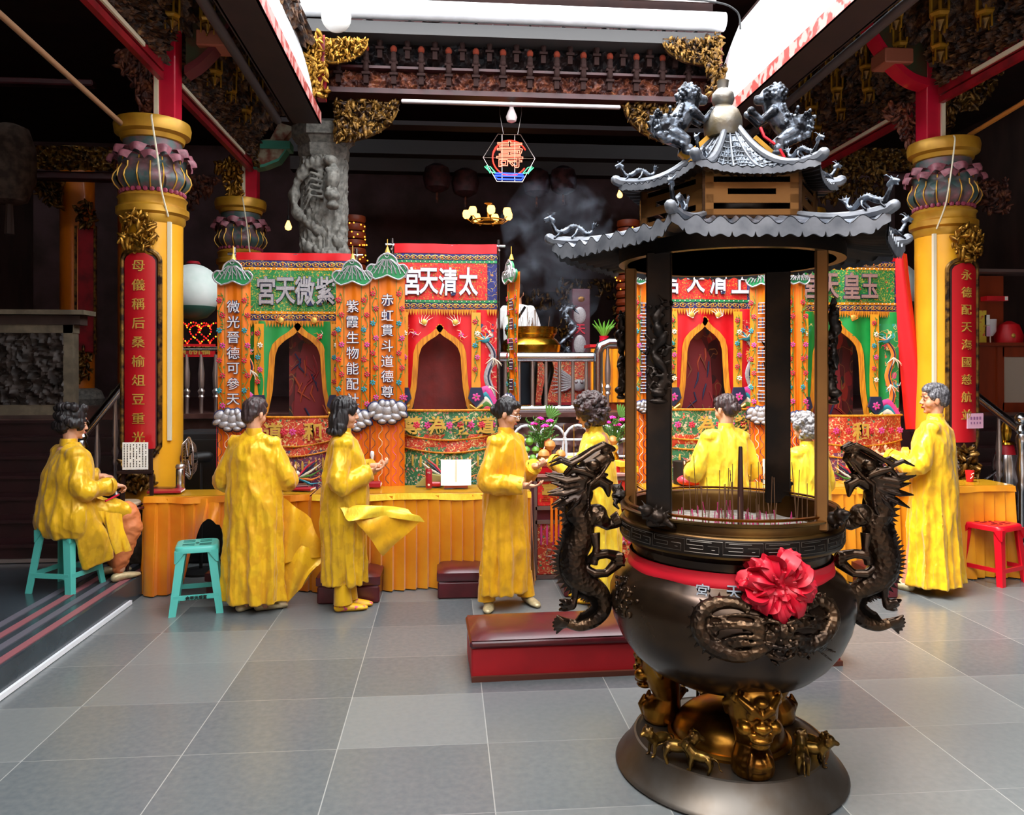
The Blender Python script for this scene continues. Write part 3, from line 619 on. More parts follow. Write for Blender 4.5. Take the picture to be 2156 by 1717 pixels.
o = part('fluorescent_tube', MB().box((0, 0, 0), ((l1-l0).x, .06, .04), bev=.01), mat('grey white tube', '#b8b0b0', .4), None, False, loc=(l0+l1)/2); tag(o, 'long pale fluorescent tube fixed under the central lintel', 'lamp')
corner_bracket(705, 215, 842, 304, YE, -1, 'gilded openwork corner bracket at the left under the lintel', gold_dark, 170, .075, 'fan')
corner_bracket(1310, 218, 1440, 306, YE, 1, 'openwork corner bracket at the right under the lintel', gold_dark, 170, .075, 'fan')
corner_bracket(686, 84, 776, 138, YE-.4, -1, 'bright gilded fan bracket at the upper left of the lintel', gold, 120, .05, 'fan')
corner_bracket(1392, 84, 1486, 138, YE-.4, 1, 'gilded fan bracket at the upper right of the lintel', gold_dark, 120, .05, 'fan')
def jamb(px0, px1, mt, lab, seed):
    a = PY(px0, 70, YE-.45); b_ = PY(px1, 205, YE-.45); t = thing('gilded_corner_post', lab, 'carving', ((a.x+b_.x)/2, YE-.45, b_.z)); W_, H_ = (b_.x-a.x), a.z-b_.z
    part('post', MB().box((W_*.15, .1, H_/2), (W_*.35, .15, H_)), red_beam, t, False)
    m_ = MB(); foliage(m_, (-W_*.15, 0, H_*.72), W_*.35, H_*.28, 70, .05, shape=lambda u, v: True, seed=seed); foliage(m_, (0, 0, H_*.25), W_*.45, H_*.25, 80, .06, shape=lambda u, v: True, seed=seed+1); part('foliage_carving', m_, mt, t)
jamb(642, 692, gold, 'gilded figure carving at the upper left corner of the shrine opening', 21)
jamb(1486, 1530, gold_dark, 'gilded figure carving at the upper right corner of the shrine opening', 31)
# inner beams of the hall
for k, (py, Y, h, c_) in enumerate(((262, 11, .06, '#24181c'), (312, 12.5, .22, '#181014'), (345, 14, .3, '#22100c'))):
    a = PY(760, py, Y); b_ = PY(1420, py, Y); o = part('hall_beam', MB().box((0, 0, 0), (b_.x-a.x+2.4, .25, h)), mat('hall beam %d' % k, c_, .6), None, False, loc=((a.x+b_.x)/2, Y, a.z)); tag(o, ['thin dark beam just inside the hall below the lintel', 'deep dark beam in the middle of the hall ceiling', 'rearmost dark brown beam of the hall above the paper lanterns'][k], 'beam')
# faint lanterns inside
for k, px in enumerate((920, 980, 1130, 1186)):
    p = PY(px, (375, 385, 385, 380)[k], 13.4); t = thing('hall_lantern', ['first', 'second', 'third', 'fourth'][k]+' dim round lantern from the left under the dark hall beams', 'lantern', p, group='dim lanterns in the hall')
    part('lantern_body', MB().lathe([(.08, .24), (.2, .17), (.24, 0), (.2, -.17), (.08, -.24)], 16), mat('dim lantern', '#4a2c34', .7, 0, '#2a1a22', 9, 3) if 'dim lantern' not in MATS else MATS['dim lantern'], t); part('tassel', MB().tube([(0, 0, -.24), (0, 0, -.42)], .02, 6), wood_gilt2, t)
# stone dragon column
p = PY(682, 800, 10.0); t = thing('stone_dragon_column', 'grey carved stone column with coiling dragon behind the green and red curtains', 'column', (p.x, 10.0, 1.3)); cz = p.x
zs = lambda py: PY(682, py, 9.7).z-1.3
part('capital', MB().lathe([(.3, zs(325)), (.32, zs(318)), (.33, zs(300)), (.3, zs(298)), (.36, zs(285)), (.4, zs(283)), (.4, zs(258)), (.33, zs(252))], 8, a0=.39), stone_grey, t, False)
def dc(a, z):
    q = Vector((cos(a)*1.4, sin(a)*1.4, z*1.6))*2.2; return .13*ridged(q)+.1*ridged(q*2.4)-.08
b = MB().lathe([(.27, zs(325)-k*.018) for k in range(0, 200)], 110, wob=dc); part('carved_shaft', b, stone_grey, t)
b = MB(); H0 = zs(352)
S = spline([(-.2, -.25, H0-.95), (.12, -.32, H0-1.1), (.3, -.2, H0-1.0), (.1, -.2, H0-.85), (-.25, -.28, H0-.6), (-.32, -.22, H0-.3), (-.15, -.3, H0), (.1, -.34, H0+.02)], 8)
b.tube(S, [.06+.02*sin(i) for i in range(len(S))], 8)
b.ell((.14, -.4, H0+.05), (.09, .12, .07)); b.ell((.17, -.42, H0-.16), (.09, .13, .16), rot=(0, .15, 0)); b.ell((.17, -.46, H0-.38), (.1, .12, .07)); b.ell((.17, -.44, H0-.5), (.08, .12, .05)); b.ell((.12, -.5, H0-.08), .035); b.ell((.22, -.5, H0-.08), .035); b.ell((.13, -.52, H0-.32), .03); b.ell((.21, -.52, H0-.32), .03)
for k in range(7): b.tube([(.05, -.34, H0-.02-k*.06), (-.1, -.36, H0+.06-k*.07), (-.22, -.3, H0+.02-k*.1)], [.025, .02, .008], 6)
for i in range(0, len(S), 2):
    x, y, z = S[i]; b.ell((x, y-.06, z+.03), (.03, .03, .06), 6, 4)
me = fuse(b, stone_grey, .014, 2); link('dragon_relief', me, t)
# marble relief wall at far left
a, b_ = PY(0, 640, 8.9), PY(157, 885, 8.9)
t = thing('marble_relief_wall', 'cream marble framed dark relief panel at far left above the stairs', 'wall panel', (b_.x-1.3, 8.95, 1.3))
part('frame', MB().box((1.24, 0, .52), (.1, .14, 1.04)).box((.35, 0, .09), (1.9, .14, .12)).box((.35, 0, .98), (1.9, .14, .1)).box((-.45, 0, .5), (.1, .16, 1.0)), marble_w, t, False)
part('ledge', MB().box((.4, -.03, 1.15), (2.1, .3, .05)).box((.4, 0, 1.07), (1.95, .18, .1), 1), [marble_w, wall_dark], t, False)
part('base', MB().box((.35, 0, -.06), (1.95, .2, .2)), wall_dark, t, False)
b = MB(); carve(b, (-.4, 0, .15), (1.6, 0, 0), (0, 0, .78), (0, -1, 0), 90, 50, 7, .14, seed=9); part('relief_panel', b, mat('dark relief stone', '#2c2624', .6, 0, '#4a403c', 9, 5), t)
part('steel_cap', MB().lathe([(.07, 1.15), (.075, 1.17), (.075, 1.3), (.06, 1.32)], 16, c=(-.52, -.1, -.1)), white_metal, t)
# ---------------------------------------------------------------- the big incense burner
K = 3.6/F
def bx_(px): return (px-1534)*K
def bz_(py): return HC-(py-HY)*K
BC = PD(1534, 1500, 3.6); BC.z = 0
BM = Matrix.Translation(BC) @ Matrix.Rotation(-PSI, 4, 'Z')
PROF = [(.02, .39), (.12, .395), (.22, .405), (.30, .43), (.38, .475), (.44, .53), (.49, .6), (.525, .68), (.543, .76), (.54, .81), (.52, .86), (.49, .895), (.455, .92), (.44, .94), (.435, .98), (.44, 1.02), (.47, 1.045), (.488, 1.05), (.492, 1.06), (.492, 1.13), (.486, 1.138), (.475, 1.142), (.472, 1.15), (.474, 1.175), (.492, 1.182), (.494, 1.19), (.485, 1.195), (.46, 1.19), (.45, 1.17), (.445, 1.06)]
def prof_r(z):
    for (r0, z0), (r1, z1) in zip(PROF, PROF[1:]):
        if z0 <= z <= z1: return r0+(r1-r0)*(z-z0)/(z1-z0+1e-9)
    return 0
def hit(px, py, off=0):       # where the sight line meets the belly, in burner coordinates
    d = 2.9
    while d < 3.8:
        x = (px-PX0)/F*d-BCX; y = d-3.6; z = HC-(py-HY)/F*d
        if z > .39 and x*x+y*y < prof_r(z)**2: break
        d += .004
    r = sqrt(x*x+y*y); k = (r+off)/r; return Vector((x*k, y*k, z))
BCX = (1534-PX0)/F*3.6
T = thing('incense_burner', 'huge dark bronze incense burner with pagoda roof, dragon handles and red bow', 'incense burner', BC, -PSI)
part('base', MB().lathe([(.505, 0), (.515, .012), (.505, .028), (.49, .034), (.435, .125), (.43, .135), (.42, .138), (.41, .13), (.02, .13)], 72), base_metal, T)
part('dome', MB().lathe([(.27, .13), (.275, .145), (.26, .155)]+[(.25*cos(a*pi/20), .15+.15*sin(a*pi/20)) for a in range(0, 10)], 48), bronze_gold, T, label='shiny golden-brown dome under the belly')
def leg():
    b = MB(); b.tube([(0, 0, .52), (0, -.02, .44), (0, -.035, .37), (0, -.02, .3), (0, -.01, .25), (0, -.025, .2), (0, -.035, .15), (0, -.035, .132)], [.09, .112, .1, .076, .062, .084, .09, .084], 20)
    b.ell((0, -.055, .19), (.082, .085, .05)); b.ell((0, -.07, .43), (.085, .07, .06))
    for s in (-1, 1):
        b.tube([(0, -.14, .4), (s*.04, -.145, .435), (s*.085, -.105, .47)], [.014, .02, .01], 8, rnd=True); b.ell((s*.042, -.135, .405), .02); b.ell((s*.06, -.11, .35), (.035, .04, .03))
        b.tube([(0, -.15, .33), (s*.04, -.135, .325), (s*.07, -.1, .35)], [.012, .014, .008], 8, rnd=True); b.tube([(s*.08, -.06, .45), (s*.11, -.02, .42), (s*.1, .0, .37)], [.02, .02, .01], 8, rnd=True)
        b.ell((s*.022, -.158, .365), .016); b.tube([(s*.03, -.11, .24), (s*.04, -.125, .2), (s*.038, -.11, .15)], [.01, .016, .01], 6, rnd=True)
        for q in range(3): b.tube([(s*(.02+.03*q), -.1, .49+.01*q), (s*(.03+.035*q), -.12+.02*q, .46), (s*(.02+.035*q), -.13+.02*q, .445)], [.006, .012, .006], 6)
    b.ell((0, -.15, .36), (.028, .03, .025)); b.ell((0, -.135, .31), (.05, .035, .014)); b.ell((0, -.12, .285), (.045, .04, .018)); b.ell((0, -.14, .46), (.03, .03, .02))
    return fuse(b, bronze_gold, .0055, 2, name='leg')
lm = leg()
for a in (-88, 32, 148):
    o = link('leg', lm, T); o.location = (.29*cos(radians(a)), .29*sin(radians(a)), 0); o.rotation_euler = (0, 0, radians(a+90)); o['label'] = 'lion-masked bronze leg'
part('belly', MB().lathe(PROF[:18], 96), bronze, T, label='glossy dark bronze belly')
part('rim', MB().lathe(PROF[17:], 96, cap=False), mat('rubbed bronze rim', '#4a341c', .32, .9, '#7a5a2c', 4, 4, .35, .7, bump=.1, bscale=50, dist=.002), T, label='golden-brown rim')
b = MB(); nU = 20; zf0, zf1 = 1.066, 1.124; b.lathe([(.4925, zf0-.006), (.4945, zf0-.003), (.4945, zf1+.003), (.4925, zf1+.006)], 96, cap=False)
part('fret_band', b, bronze_black, T)
b = MB()
key = [[(0, .05), (0, .95)], [(.06, .95), (.06, .6), (.5, .6), (.5, .35), (.14, .35)], [(.0, .1), (.9, .1), (.9, .6), (.62, .6)], [(.15, .85), (.72, .85)], [(.72, .35), (.8, .35)], [(.06, .95), (1, .95)]]
for k in range(nU):
    for pl in key:
        P = []
        for (u0, v0), (u1, v1) in zip(pl, pl[1:]):
            for q in range(4): P.append((u0+(u1-u0)*q/4, v0+(v1-v0)*q/4))
        P.append(pl[-1])
        b.tube([(.4955*cos(2*pi*(k+u)/nU), .4955*sin(2*pi*(k+u)/nU), zf0+(zf1-zf0)*v) for u, v in P], .0016, 5)
part('fret_pattern', b, base_metal, T, label='pale raised key fret lines')
part('ash_bed', MB().grid(lambda u, v: (.446*u*cos(2*pi*v), .446*u*sin(2*pi*v), 1.09+.012*noise.noise((u*9*cos(2*pi*v), u*9*sin(2*pi*v), 3))), 24, 72), ash, T, label='pale ash bed')
# relief on the belly
b = MB()
for pts, rr in (([(1640, 1330), (1600, 1368), (1550, 1378), (1500, 1360), (1474, 1325), (1478, 1290), (1505, 1272), (1545, 1270), (1580, 1285)], .033), ([(1655, 1330), (1690, 1358), (1725, 1345), (1750, 1310), (1745, 1280), (1715, 1268), (1690, 1285)], .029)):
    S = spline([tuple(hit(x, y, .004)) for x, y in pts], 6); b.tube(S, [rr*(.6+.5*sin(pi*min(1, (i+2)/len(S)))) for i in range(len(S))], 10)
    for i in range(1, len(S)-1, 1):
        p = Vector(S[i]); q = p.normalized(); d = (Vector(S[i+1])-Vector(S[i-1])).normalized(); nrm = d.cross(Vector((p.x, p.y, 0)).normalized()); e = p+nrm*rr*(1.25 if i % 2 else 1.0)
        b.ell(e, (.006, .006, .014), 5, 4, rot=(0, i*.7, 0))
for x, y, r in ((1648, 1330, .04), (1628, 1318, .022), (1668, 1318, .022), (1648, 1352, .03), (1640, 1372, .022), (1620, 1340, .02), (1680, 1340, .02), (1610, 1310, .014), (1690, 1305, .014)): b.ell(hit(x, y, .012), (r, r*.7, r*.8))
for k in range(11):      # mane strands sweeping away from the face inside the coils
    for s, xe in ((-1, 1500), (1, 1738)):
        y0 = 1302+7*k; P = [tuple(hit(1622+s*18, y0, .012)), tuple(hit((1622+xe)/2+s*4, y0-10+14*sin(k*1.1), .02)), tuple(hit(xe+s*(8*(k % 3)), 1300+9*k-16*(k % 2), .01))]
        S = spline(P, 4); b.tube(S, [.012*(1-.75*i/len(S)) for i in range(len(S))], 7, rnd=True)
for s in (-1, 1):
    b.ell(hit(1640+s*15, 1318, .05), .013); b.tube([hit(1640+s*8, 1306, .045), hit(1640+s*26, 1300, .04), hit(1640+s*44, 1310, .02)], [.008, .011, .004], 8, rnd=True)
    b.tube([hit(1640+s*10, 1296, .03), hit(1640+s*26, 1272, .03), hit(1640+s*24, 1250, .03)], [.009, .008, .003], 8, rnd=True); b.ell(hit(1640+s*9, 1340, .06), .01)
    for q in range(3): b.tube([hit(1640+s*(8+9*q), 1358, .04), hit(1640+s*(8+9*q), 1368, .04)], [.005, .002], 6)
b.tube([hit(1610, 1352, .03), hit(1640, 1358, .05), hit(1670, 1352, .03)], .008, 8, rnd=True); b.tube([hit(1616, 1378, .02), hit(1640, 1386, .03), hit(1664, 1378, .02)], .009, 8, rnd=True)
for k in range(16):
    a = -.2+k*.33; x, y = 1512+52*cos(a+1.4), 1318-56*sin(a+1.4); b.tube([hit(x, y, 0), hit(x+16*cos(a+1.4), y-16*sin(a+1.4), .004)], [.012, .002], 5)
R = random.Random(5)
for k in range(34):
    x, y = R.uniform(1470, 1740), R.uniform(1290, 1385)
    if R.random() < .5: x, y = R.uniform(1560, 1700), R.uniform(1260, 1390)
    p = hit(x, y, .002); q = hit(x+R.uniform(-24, 24), y+R.uniform(-12, 12), .006); b.tube([p, (p+q)/2+Vector((0, -.008, 0)), q], [.007, .009, .003], 6)
for k in range(60):
    x, y = R.gauss(1316, 12), R.uniform(1215, 1300); b.ell(hit(max(1300, x+(1260-y)*-.25), y, .003), (.011, .011, .009), 6, 4)
me = fuse(b, bronze_scale, .0045, 1); o = link('dragon_relief', me, T); o['label'] = 'coiled dragon relief on the belly'
b = MB()
for ch, px, py in (('宮', 1480, 1245), ('天', 1545, 1248)):
    c = hit(px, py, .006); an = atan2(c.y, c.x)+pi/2; M = Matrix.Translation(c) @ Matrix.Rotation(an, 4, 'Z') @ Matrix.Rotation(-.5, 4, 'X'); b.text(ch, .062, (0, 0, 0), off=.01, ext=.006, M=M)
part('lettering', b, silver_old, T, False, label='raised characters on the shoulder')
# ribbon and bow
b = MB(); b.lathe([(.452+.004*sin(z*90), .915+z) for z in [k*.0075 for k in range(10)]], 90, cap=False, wob=lambda a, z: .006*sin(3*a+z*40)+.004*sin(11*a)); b.lathe([(.447, .915), (.447, .985)], 90, cap=False)
part('ribbon', b, ribbon, T, label='red cloth ribbon around the neck')
b = MB(); bc = hit(1622, 1222, .05)
def bowf(u, v):
    a = 2*pi*u; t = pi*v; q = Vector((sin(t)*cos(a), sin(t)*sin(a), cos(t)))
    ph = atan2(q.z, q.x); rr = sqrt(q.x*q.x+q.z*q.z)
    f = .8+.34*abs(sin(3.5*ph+2.2*noise.noise(q*1.7)))*rr+.28*(ridged(q*2.1)-.4)+.1*ridged(q*5.5)
    return bc+Vector((q.x*.122*f, q.y*.085*f, q.z*.108*f))
b.grid(bowf, 90, 60)
for k in range(9):
    a = 2*pi*k/9+.2; dr = Vector((cos(a), -.45, sin(a))).normalized(); si = Vector((-sin(a), 0, cos(a)))
    def pf(u, v, dr=dr, si=si, k=k):
        w_ = (u-.5)*2; L = .13*(1+.14*sin(k*2.1)); return bc+dr*L*v+si*w_*.075*sin(v*pi*.62+.2)+Vector((0, -.045*sin(v*pi)+.022*cos(6*w_+k)+.012*sin(11*w_+3*v), 0))
    b.sheet(pf, 10, 10, .002)
part('bow', b, bow_mat, T, angle=28, label='big pinkish red satin bow on the ribbon')
# dragon handles
def dragon_handle():
    b = MB(); sc = MB(); k = K
    def P(px, py, y=0): return (bx_(px), y, bz_(py))
    body = spline([P(1226, 1040)+(24*k,), P(1213, 1075)+(25*k,), P(1226, 1103)+(25*k,), P(1222, 1135)+(28*k,), P(1207, 1170)+(30*k,), P(1213, 1208)+(31*k,), P(1243, 1232)+(24*k,), P(1268, 1252)+(17*k,), P(1272, 1284)+(15*k,), P(1250, 1308)+(14*k,), P(1220, 1318)+(12*k,), P(1194, 1312)+(10*k,)], 7)
    sc.tube([p[:3] for p in body], [p[3] for p in body], 16, rnd=True)
    sc.ell(P(1256, 1085), (24*k, 22*k, 24*k)); sc.tube([P(1256, 1085, -.02), P(1280, 1105), P(1300, 1100)], [20*k, 13*k, 12*k], 12)
    # dorsal fin
    fin = MB(); n = len(body)
    for i in range(1, n-6):
        p = Vector(body[i][:3]); d = (Vector(body[i+1][:3])-Vector(body[i-1][:3])).normalized(); nr = Vector((-d.z, 0, d.x)); nr = -nr if (i < 200) else nr
        r = body[i][3]; nr = Vector((d.z, 0, -d.x))
        a = p+nr*r*.7; e = p+nr*(r+16*k)-d*4*k
        fin.prism([(a.x-d.x*8*k, a.z-d.z*8*k), (e.x, e.z), (a.x+d.x*8*k, a.z+d.z*8*k)], -.006, .006)
    # claws, legs
    for s, pts in ((1, [P(1300, 1095), P(1310, 1080)]),): b.tube([P(1290, 1100), P(1306, 1092)], [14*k, 18*k], 12)
    b.tube([P(1232, 1195, -.02), P(1250, 1205, -.03), P(1275, 1205, -.02), P(1300, 1185), P(1310, 1180)], [9*k, 10*k, 9*k, 13*k, 8*k], 10, rnd=True)
    b.tube([P(1238, 1180, -.02), P(1252, 1165, -.04), P(1275, 1163, -.03), P(1300, 1172)], [9*k, 11*k, 10*k, 12*k], 10, rnd=True)
    b.tube([P(1250, 1120, -.03), P(1254, 1150, -.04), P(1248, 1185, -.04)], [13*k, 8*k, 9*k], 10)
    for q in range(3): b.tube([P(1296, 1168+8*q, -.02), P(1309, 1166+9*q, -.03), P(1314, 1174+8*q, -.02)], [6*k, 6*k, 2*k], 8)
    b.tube([P(1212, 1225, -.02), P(1210, 1255, -.02), P(1205, 1272, -.02)], [13*k, 7*k, 9*k], 10, rnd=True)
    for q in range(3): b.tube([P(1204, 1268+4*q, -.02), P(1188, 1262+10*q, -.04+.02*q), P(1178, 1260+13*q, -.03+.02*q)], [7*k, 7*k, 3*k], 8, rnd=True)
    for q in range(6): a = 2.4+q*.3; b.tube([P(1198, 1312), P(1198+22*cos(a), 1312-12*sin(a), .006*(q-3)), P(1196+34*cos(a), 1310-26*sin(a)+q*2, .008*(q-3))], [9*k, 8*k, 2*k], 8)
    # head
    b.tube([P(1215, 1052), P(1222, 1010), P(1242, 985), P(1272, 960)], [22*k, (26*k, 24*k), (25*k, 22*k), (15*k, 20*k)], 16, rnd=True)
    b.tube([P(1262, 966), P(1283, 952), P(1290, 968)], [13*k, 11*k, 5*k], 12, rnd=True)
    for s in (-1, 1):
        y = s*.045
        b.ell(P(1248, 978, y*1.05), (13*k, 10*k, 12*k)); b.ell(P(1274, 948, y*.6), (10*k, 8*k, 9*k)); b.ell(P(1280, 962, y*.6), 8*k)
        b.tube([P(1290, 945, y*.4), P(1272, 936, y*.7), P(1248, 947, y), P(1222, 964, y*1.2), P(1200, 976, y*1.3), P(1180, 968, y*1.4), P(1156, 979, y*1.3)], [6*k, 6*k, 5*k, 5*k, 7*k, 5*k, 2*k], 10, rnd=True)
        b.tube([P(1250, 1000, y), P(1228, 990, y*1.2), P(1205, 985, y*1.2), P(1190, 1000, y)], [6*k, 8*k, 7*k, 4*k], 10)
        for (a, c_, d_, w_) in (((1232, 1000), (1190, 1008), (1149, 999), 13), ((1228, 1012), (1188, 1020), (1160, 1015), 11), ((1225, 1022), (1185, 1035), (1154, 1040), 12), ((1222, 1035), (1190, 1052), (1162, 1067), 11), ((1236, 1030), (1215, 1055), (1192, 1078), 9), ((1238, 1038), (1238, 1065), (1222, 1090), 7)):
            b.tube([P(*a, y*.7), P(*c_, y*1.15), P(*d_, y*.9)], [(w_*k*.9, w_*k*.45), (w_*k*.8, w_*k*.4), 2*k], 10, rnd=True)
        b.tube([P(1285, 968, y*.6), P(1262, 1000, y), P(1240, 1018, y*1.1), P(1238, 1040, y*.9)], [3*k, 4*k, 5*k, 3*k], 8)
    b.tube([P(1236, 1022), P(1262, 1012), P(1280, 1022), P(1281, 1044)], [17*k, (12*k, 15*k), (12*k, 14*k), 4*k], 12, rnd=True)
    b.ell(P(1268, 1000), (14*k, 10*k, 5*k)); b.tube([P(1238, 995), P(1262, 985), P(1276, 978)], [10*k, 5*k, 3*k], 8)
    m1 = fuse(sc, bronze_scale, .005, 2); m2 = fuse(b, bronze, .0045, 2); m3 = mesh_of(fin, bronze_black, False)
    return m1, m2, m3
m1, m2, m3 = dragon_handle()
for s, lab in ((1, 'left dragon handle'), (-1, 'right dragon handle')):
    o = link('dragon_handle', m1, T); o.scale = (s, 1, 1); o['label'] = lab
    for nm, me in (('dragon_head_and_claws', m2), ('dorsal_fin', m3)): c = link(nm, me, o)
# pillars
def pillar(ang, nrm, w_, d_, px, carv):
    r = .465; x, y = r*cos(radians(ang)), r*sin(radians(ang)); Rz = radians(nrm+90)
    b = MB().box((0, 0, 1.73), (w_, d_, 1.16), rz=0, bev=.006); o = part('pillar', b, [bronze_black if w_ > .08 else bronze_plate], T); o.location = (x, y, 0); o.rotation_euler = (0, 0, Rz)  # lit and shaded sides put into colour: narrow pillars brown, wide black
    f = MB(); R = random.Random(int(ang)+500)
    S = spline([(0, -d_/2-.01, 1.72), (.03, -d_/2-.02, 1.8), (-.02, -d_/2-.02, 1.88), (.02, -d_/2-.02, 1.95), (-.01, -d_/2-.02, 2.02), (.02, -d_/2-.02, 2.08)], 5); f.tube(S, [.018+.006*sin(i) for i in range(len(S))], 8)
    for k in range(60):
        a = R.uniform(1.72, 2.1); u = R.uniform(-.055, .055); p = Vector((u, -d_/2-R.uniform(0, .03), a)); q = p+Vector((R.uniform(-.03, .03), R.uniform(-.015, .01), R.uniform(-.03, .03))); f.tube([p, q], [.009, .003], 6, rnd=True)
    f.ell((0, -d_/2-.025, 1.715), (.035, .03, .02)); f.ell((0, -d_/2-.02, 1.68), (.04, .025, .012)); f.ell((0, -d_/2-.03, 1.98), (.025, .025, .03))
    c = link('pillar_relief', fuse(f, bronze_black, .005, 1), o); c['label'] = 'carved dragon and cloud relief'
    f = MB(); f.ell((0, -.05, 1.2), (.04, .045, .03)); f.ell((-.045, -.07, 1.225), (.028, .03, .025))
    for k in range(26): a = R.uniform(0, 6.28); f.tube([(.02*cos(a), -.055, 1.2), (.06*cos(a)-.01, -.06+R.uniform(-.03, .02), 1.205+.045*sin(a))], [.014, .003], 6, rnd=True)
    f.tube([(.02, -.06, 1.19), (.06, -.07, 1.165), (.075, -.05, 1.15)], [.016, .012, .006], 6, rnd=True); f.ell((-.065, -.085, 1.235), (.018, .02, .012)); f.tube([(-.05, -.06, 1.24), (-.07, -.05, 1.265)], [.008, .003], 6)
    c = link('pillar_beast', fuse(f, bronze_black, .005, 1), o)
for a in ((-143, -105, .105, .06), (-53, -15, .05, .05), (44, 75, .12, .06), (154, 165, .075, .05)): pillar(a[0], a[1], a[2], a[3], 0, True)
part('ring_beam', MB().lathe([(.5, 2.3), (.5, 2.37), (.46, 2.37), (.46, 2.3)], 64), bronze_black, T)
part('ring_beam', MB().lathe([(.47, 1.2), (.475, 1.21), (.455, 1.21)], 64, cap=False), bronze_gold, T)
# roofs
def hexroof(R, Rin, zmid, lift, zin, pw, n, amp, disc, fh, name, ex=3.2, a0=0):
    top = MB(); und = MB(); fas = MB()
    def S(k, u, v, off=0):
        a1, a2 = radians(60*k+a0), radians(60*k+60+a0); w_ = u*2-1; rr = Rin+(R-Rin)*v; rr *= 1+.035*abs(w_)**5*v
        x = rr*(cos(a1)*(1-u)+cos(a2)*u); y = rr*(sin(a1)*(1-u)+sin(a2)*u)
        q = abs(w_); z = zmid+(zin-zmid)*(1-v)**pw+lift*(q**ex)*v**2
        if q < .93 or amp < .006: z += amp*cos(2*pi*n*u)*min(1, v*4+.2)*min(1, (1-q)*9)
        return Vector((x, y, z+off))
    for k in range(6):
        top.grid(lambda u, v: S(k, u, v), n*8, 16); und.grid(lambda u, v: S(k, 1-u, v, -.022), n*6, 10)
        def fb(u, v):
            q = abs(u*2-1); p = S(k, u, 1); x_ = ((n*u+.5) % 1)*2-1; dz = fh*(.5+disc*sqrt(max(0, 1-x_*x_))) if q < .9 else fh*.9
            return p+Vector((p.x*.006, p.y*.006, .006))-Vector((0, 0, dz*v+.006*v))
        fas.grid(fb, n*18, 3); fas.grid(lambda u, v: fb(1-u, v)*1 - Vector((fb(1-u, v).x*.012, fb(1-u, v).y*.012, 0)), n*10, 3)
        fas.grid(lambda u, v: fb(u, 0)*(1-v)+S(k, u, .955)*v+Vector((0, 0, .004)), n*10, 1)
    rid = MB()
    for k in range(6):
        P = [S(k, 0, v/12)+Vector((0, 0, .012)) for v in range(13)]; e = (P[-1]-P[-2]); P.append(P[-1]+Vector((e.x*.4, e.y*.4, .008)))
        rid.tube(P, [(.014+.01*i/13) for i in range(14)], 8, rnd=True)
    o = part(name, top, roof_dark if amp > .006 else silver_fig, T, angle=60); part('roof_underside', und, bronze_black, o); part('eave_edge', fas, silver_old, o, angle=50, label='pale silver scalloped eave edge'); part('corner_ridge', rid, silver_old, o)
    return o, S
rl, SL = hexroof(.78, .36, 2.362, .034, 2.46, 1.6, 9, .014, .95, .04, 'lower_roof', 9)
ru, SU = hexroof(.485, .06, 2.628, .036, 2.9, 2.1, 12, .004, .35, .026, 'upper_roof', 2.3)
# tile rows on the spire
b = MB()
for k in range(6):
    for j in range(12):
        v = .06+.07*j
        if j < 12: b.tube([SU(k, u/10, v)+Vector((0, 0, .002)) for u in range(11)], .0028, 5)
    for u in (0, .333, .667): b.tube([SU(k, u, v/12)+Vector((0, 0, .004)) for v in range(12)], .005, 5)
part('tile_courses', b, silver_old, ru)
# slotted lantern box
bxR = .40; z0, z1 = 2.45, 2.645; o = None; H_ = z1-z0; b = MB()
for k in range(6):
    a = radians(60*k+30); M = Matrix.Rotation(a+pi/2, 4, 'Z') @ Matrix.Translation((0, -bxR*cos(pi/6), 0)); L = bxR
    f = MB()
    for (zc, zh) in ((.015, .03), (.073, .036), (.128, .026), (.18, .03)): f.box((0, 0, z0+zc), (L, .008, zh), M=M)
    for s in (-1, 1): f.box((s*(L/2-.02), 0, z0+H_/2), (.042, .008, H_), M=M); f.box((s*(L/2-.06), 0, z0+.1), (.08, .0078, .06), M=M)
    part('lantern_panel', f, bronze_plate, T, False, label='brown bronze panel with three slots')
    b.bar((bxR*cos(radians(60*k)), bxR*sin(radians(60*k)), z0), (bxR*cos(radians(60*k)), bxR*sin(radians(60*k)), z1), .012, .012)
part('lantern_frame', b.lathe([(.395, 2.44), (.41, 2.44), (.41, 2.455), (.395, 2.455)], 6), bronze, T, False)
part('smoke_hood', MB().lathe([(.3, 2.46), (.28, 2.55), (.1, 2.66)], 24), bronze_black, T)
# gourd finial
part('gourd_finial', MB().lathe([(.055, 2.875), (.075, 2.88), (.085, 2.9), (.088, 2.935), (.085, 2.965), (.07, 3.0), (.045, 3.018), (.038, 3.025), (.046, 3.035), (.052, 3.055), (.048, 3.08), (.032, 3.098), (.024, 3.105), (.026, 3.13), (.028, 3.14), (.02, 3.14), (.018, 3.12)], 32, c=(bx_(1522), 0, 0)),
     mat('silvered brass gourd', '#7e7a74', .35, .7, '#7a6a48', 8, 4, .45, .65, bump=.4, bscale=50, dist=.004), T, label='silvery gourd finial with short open neck')
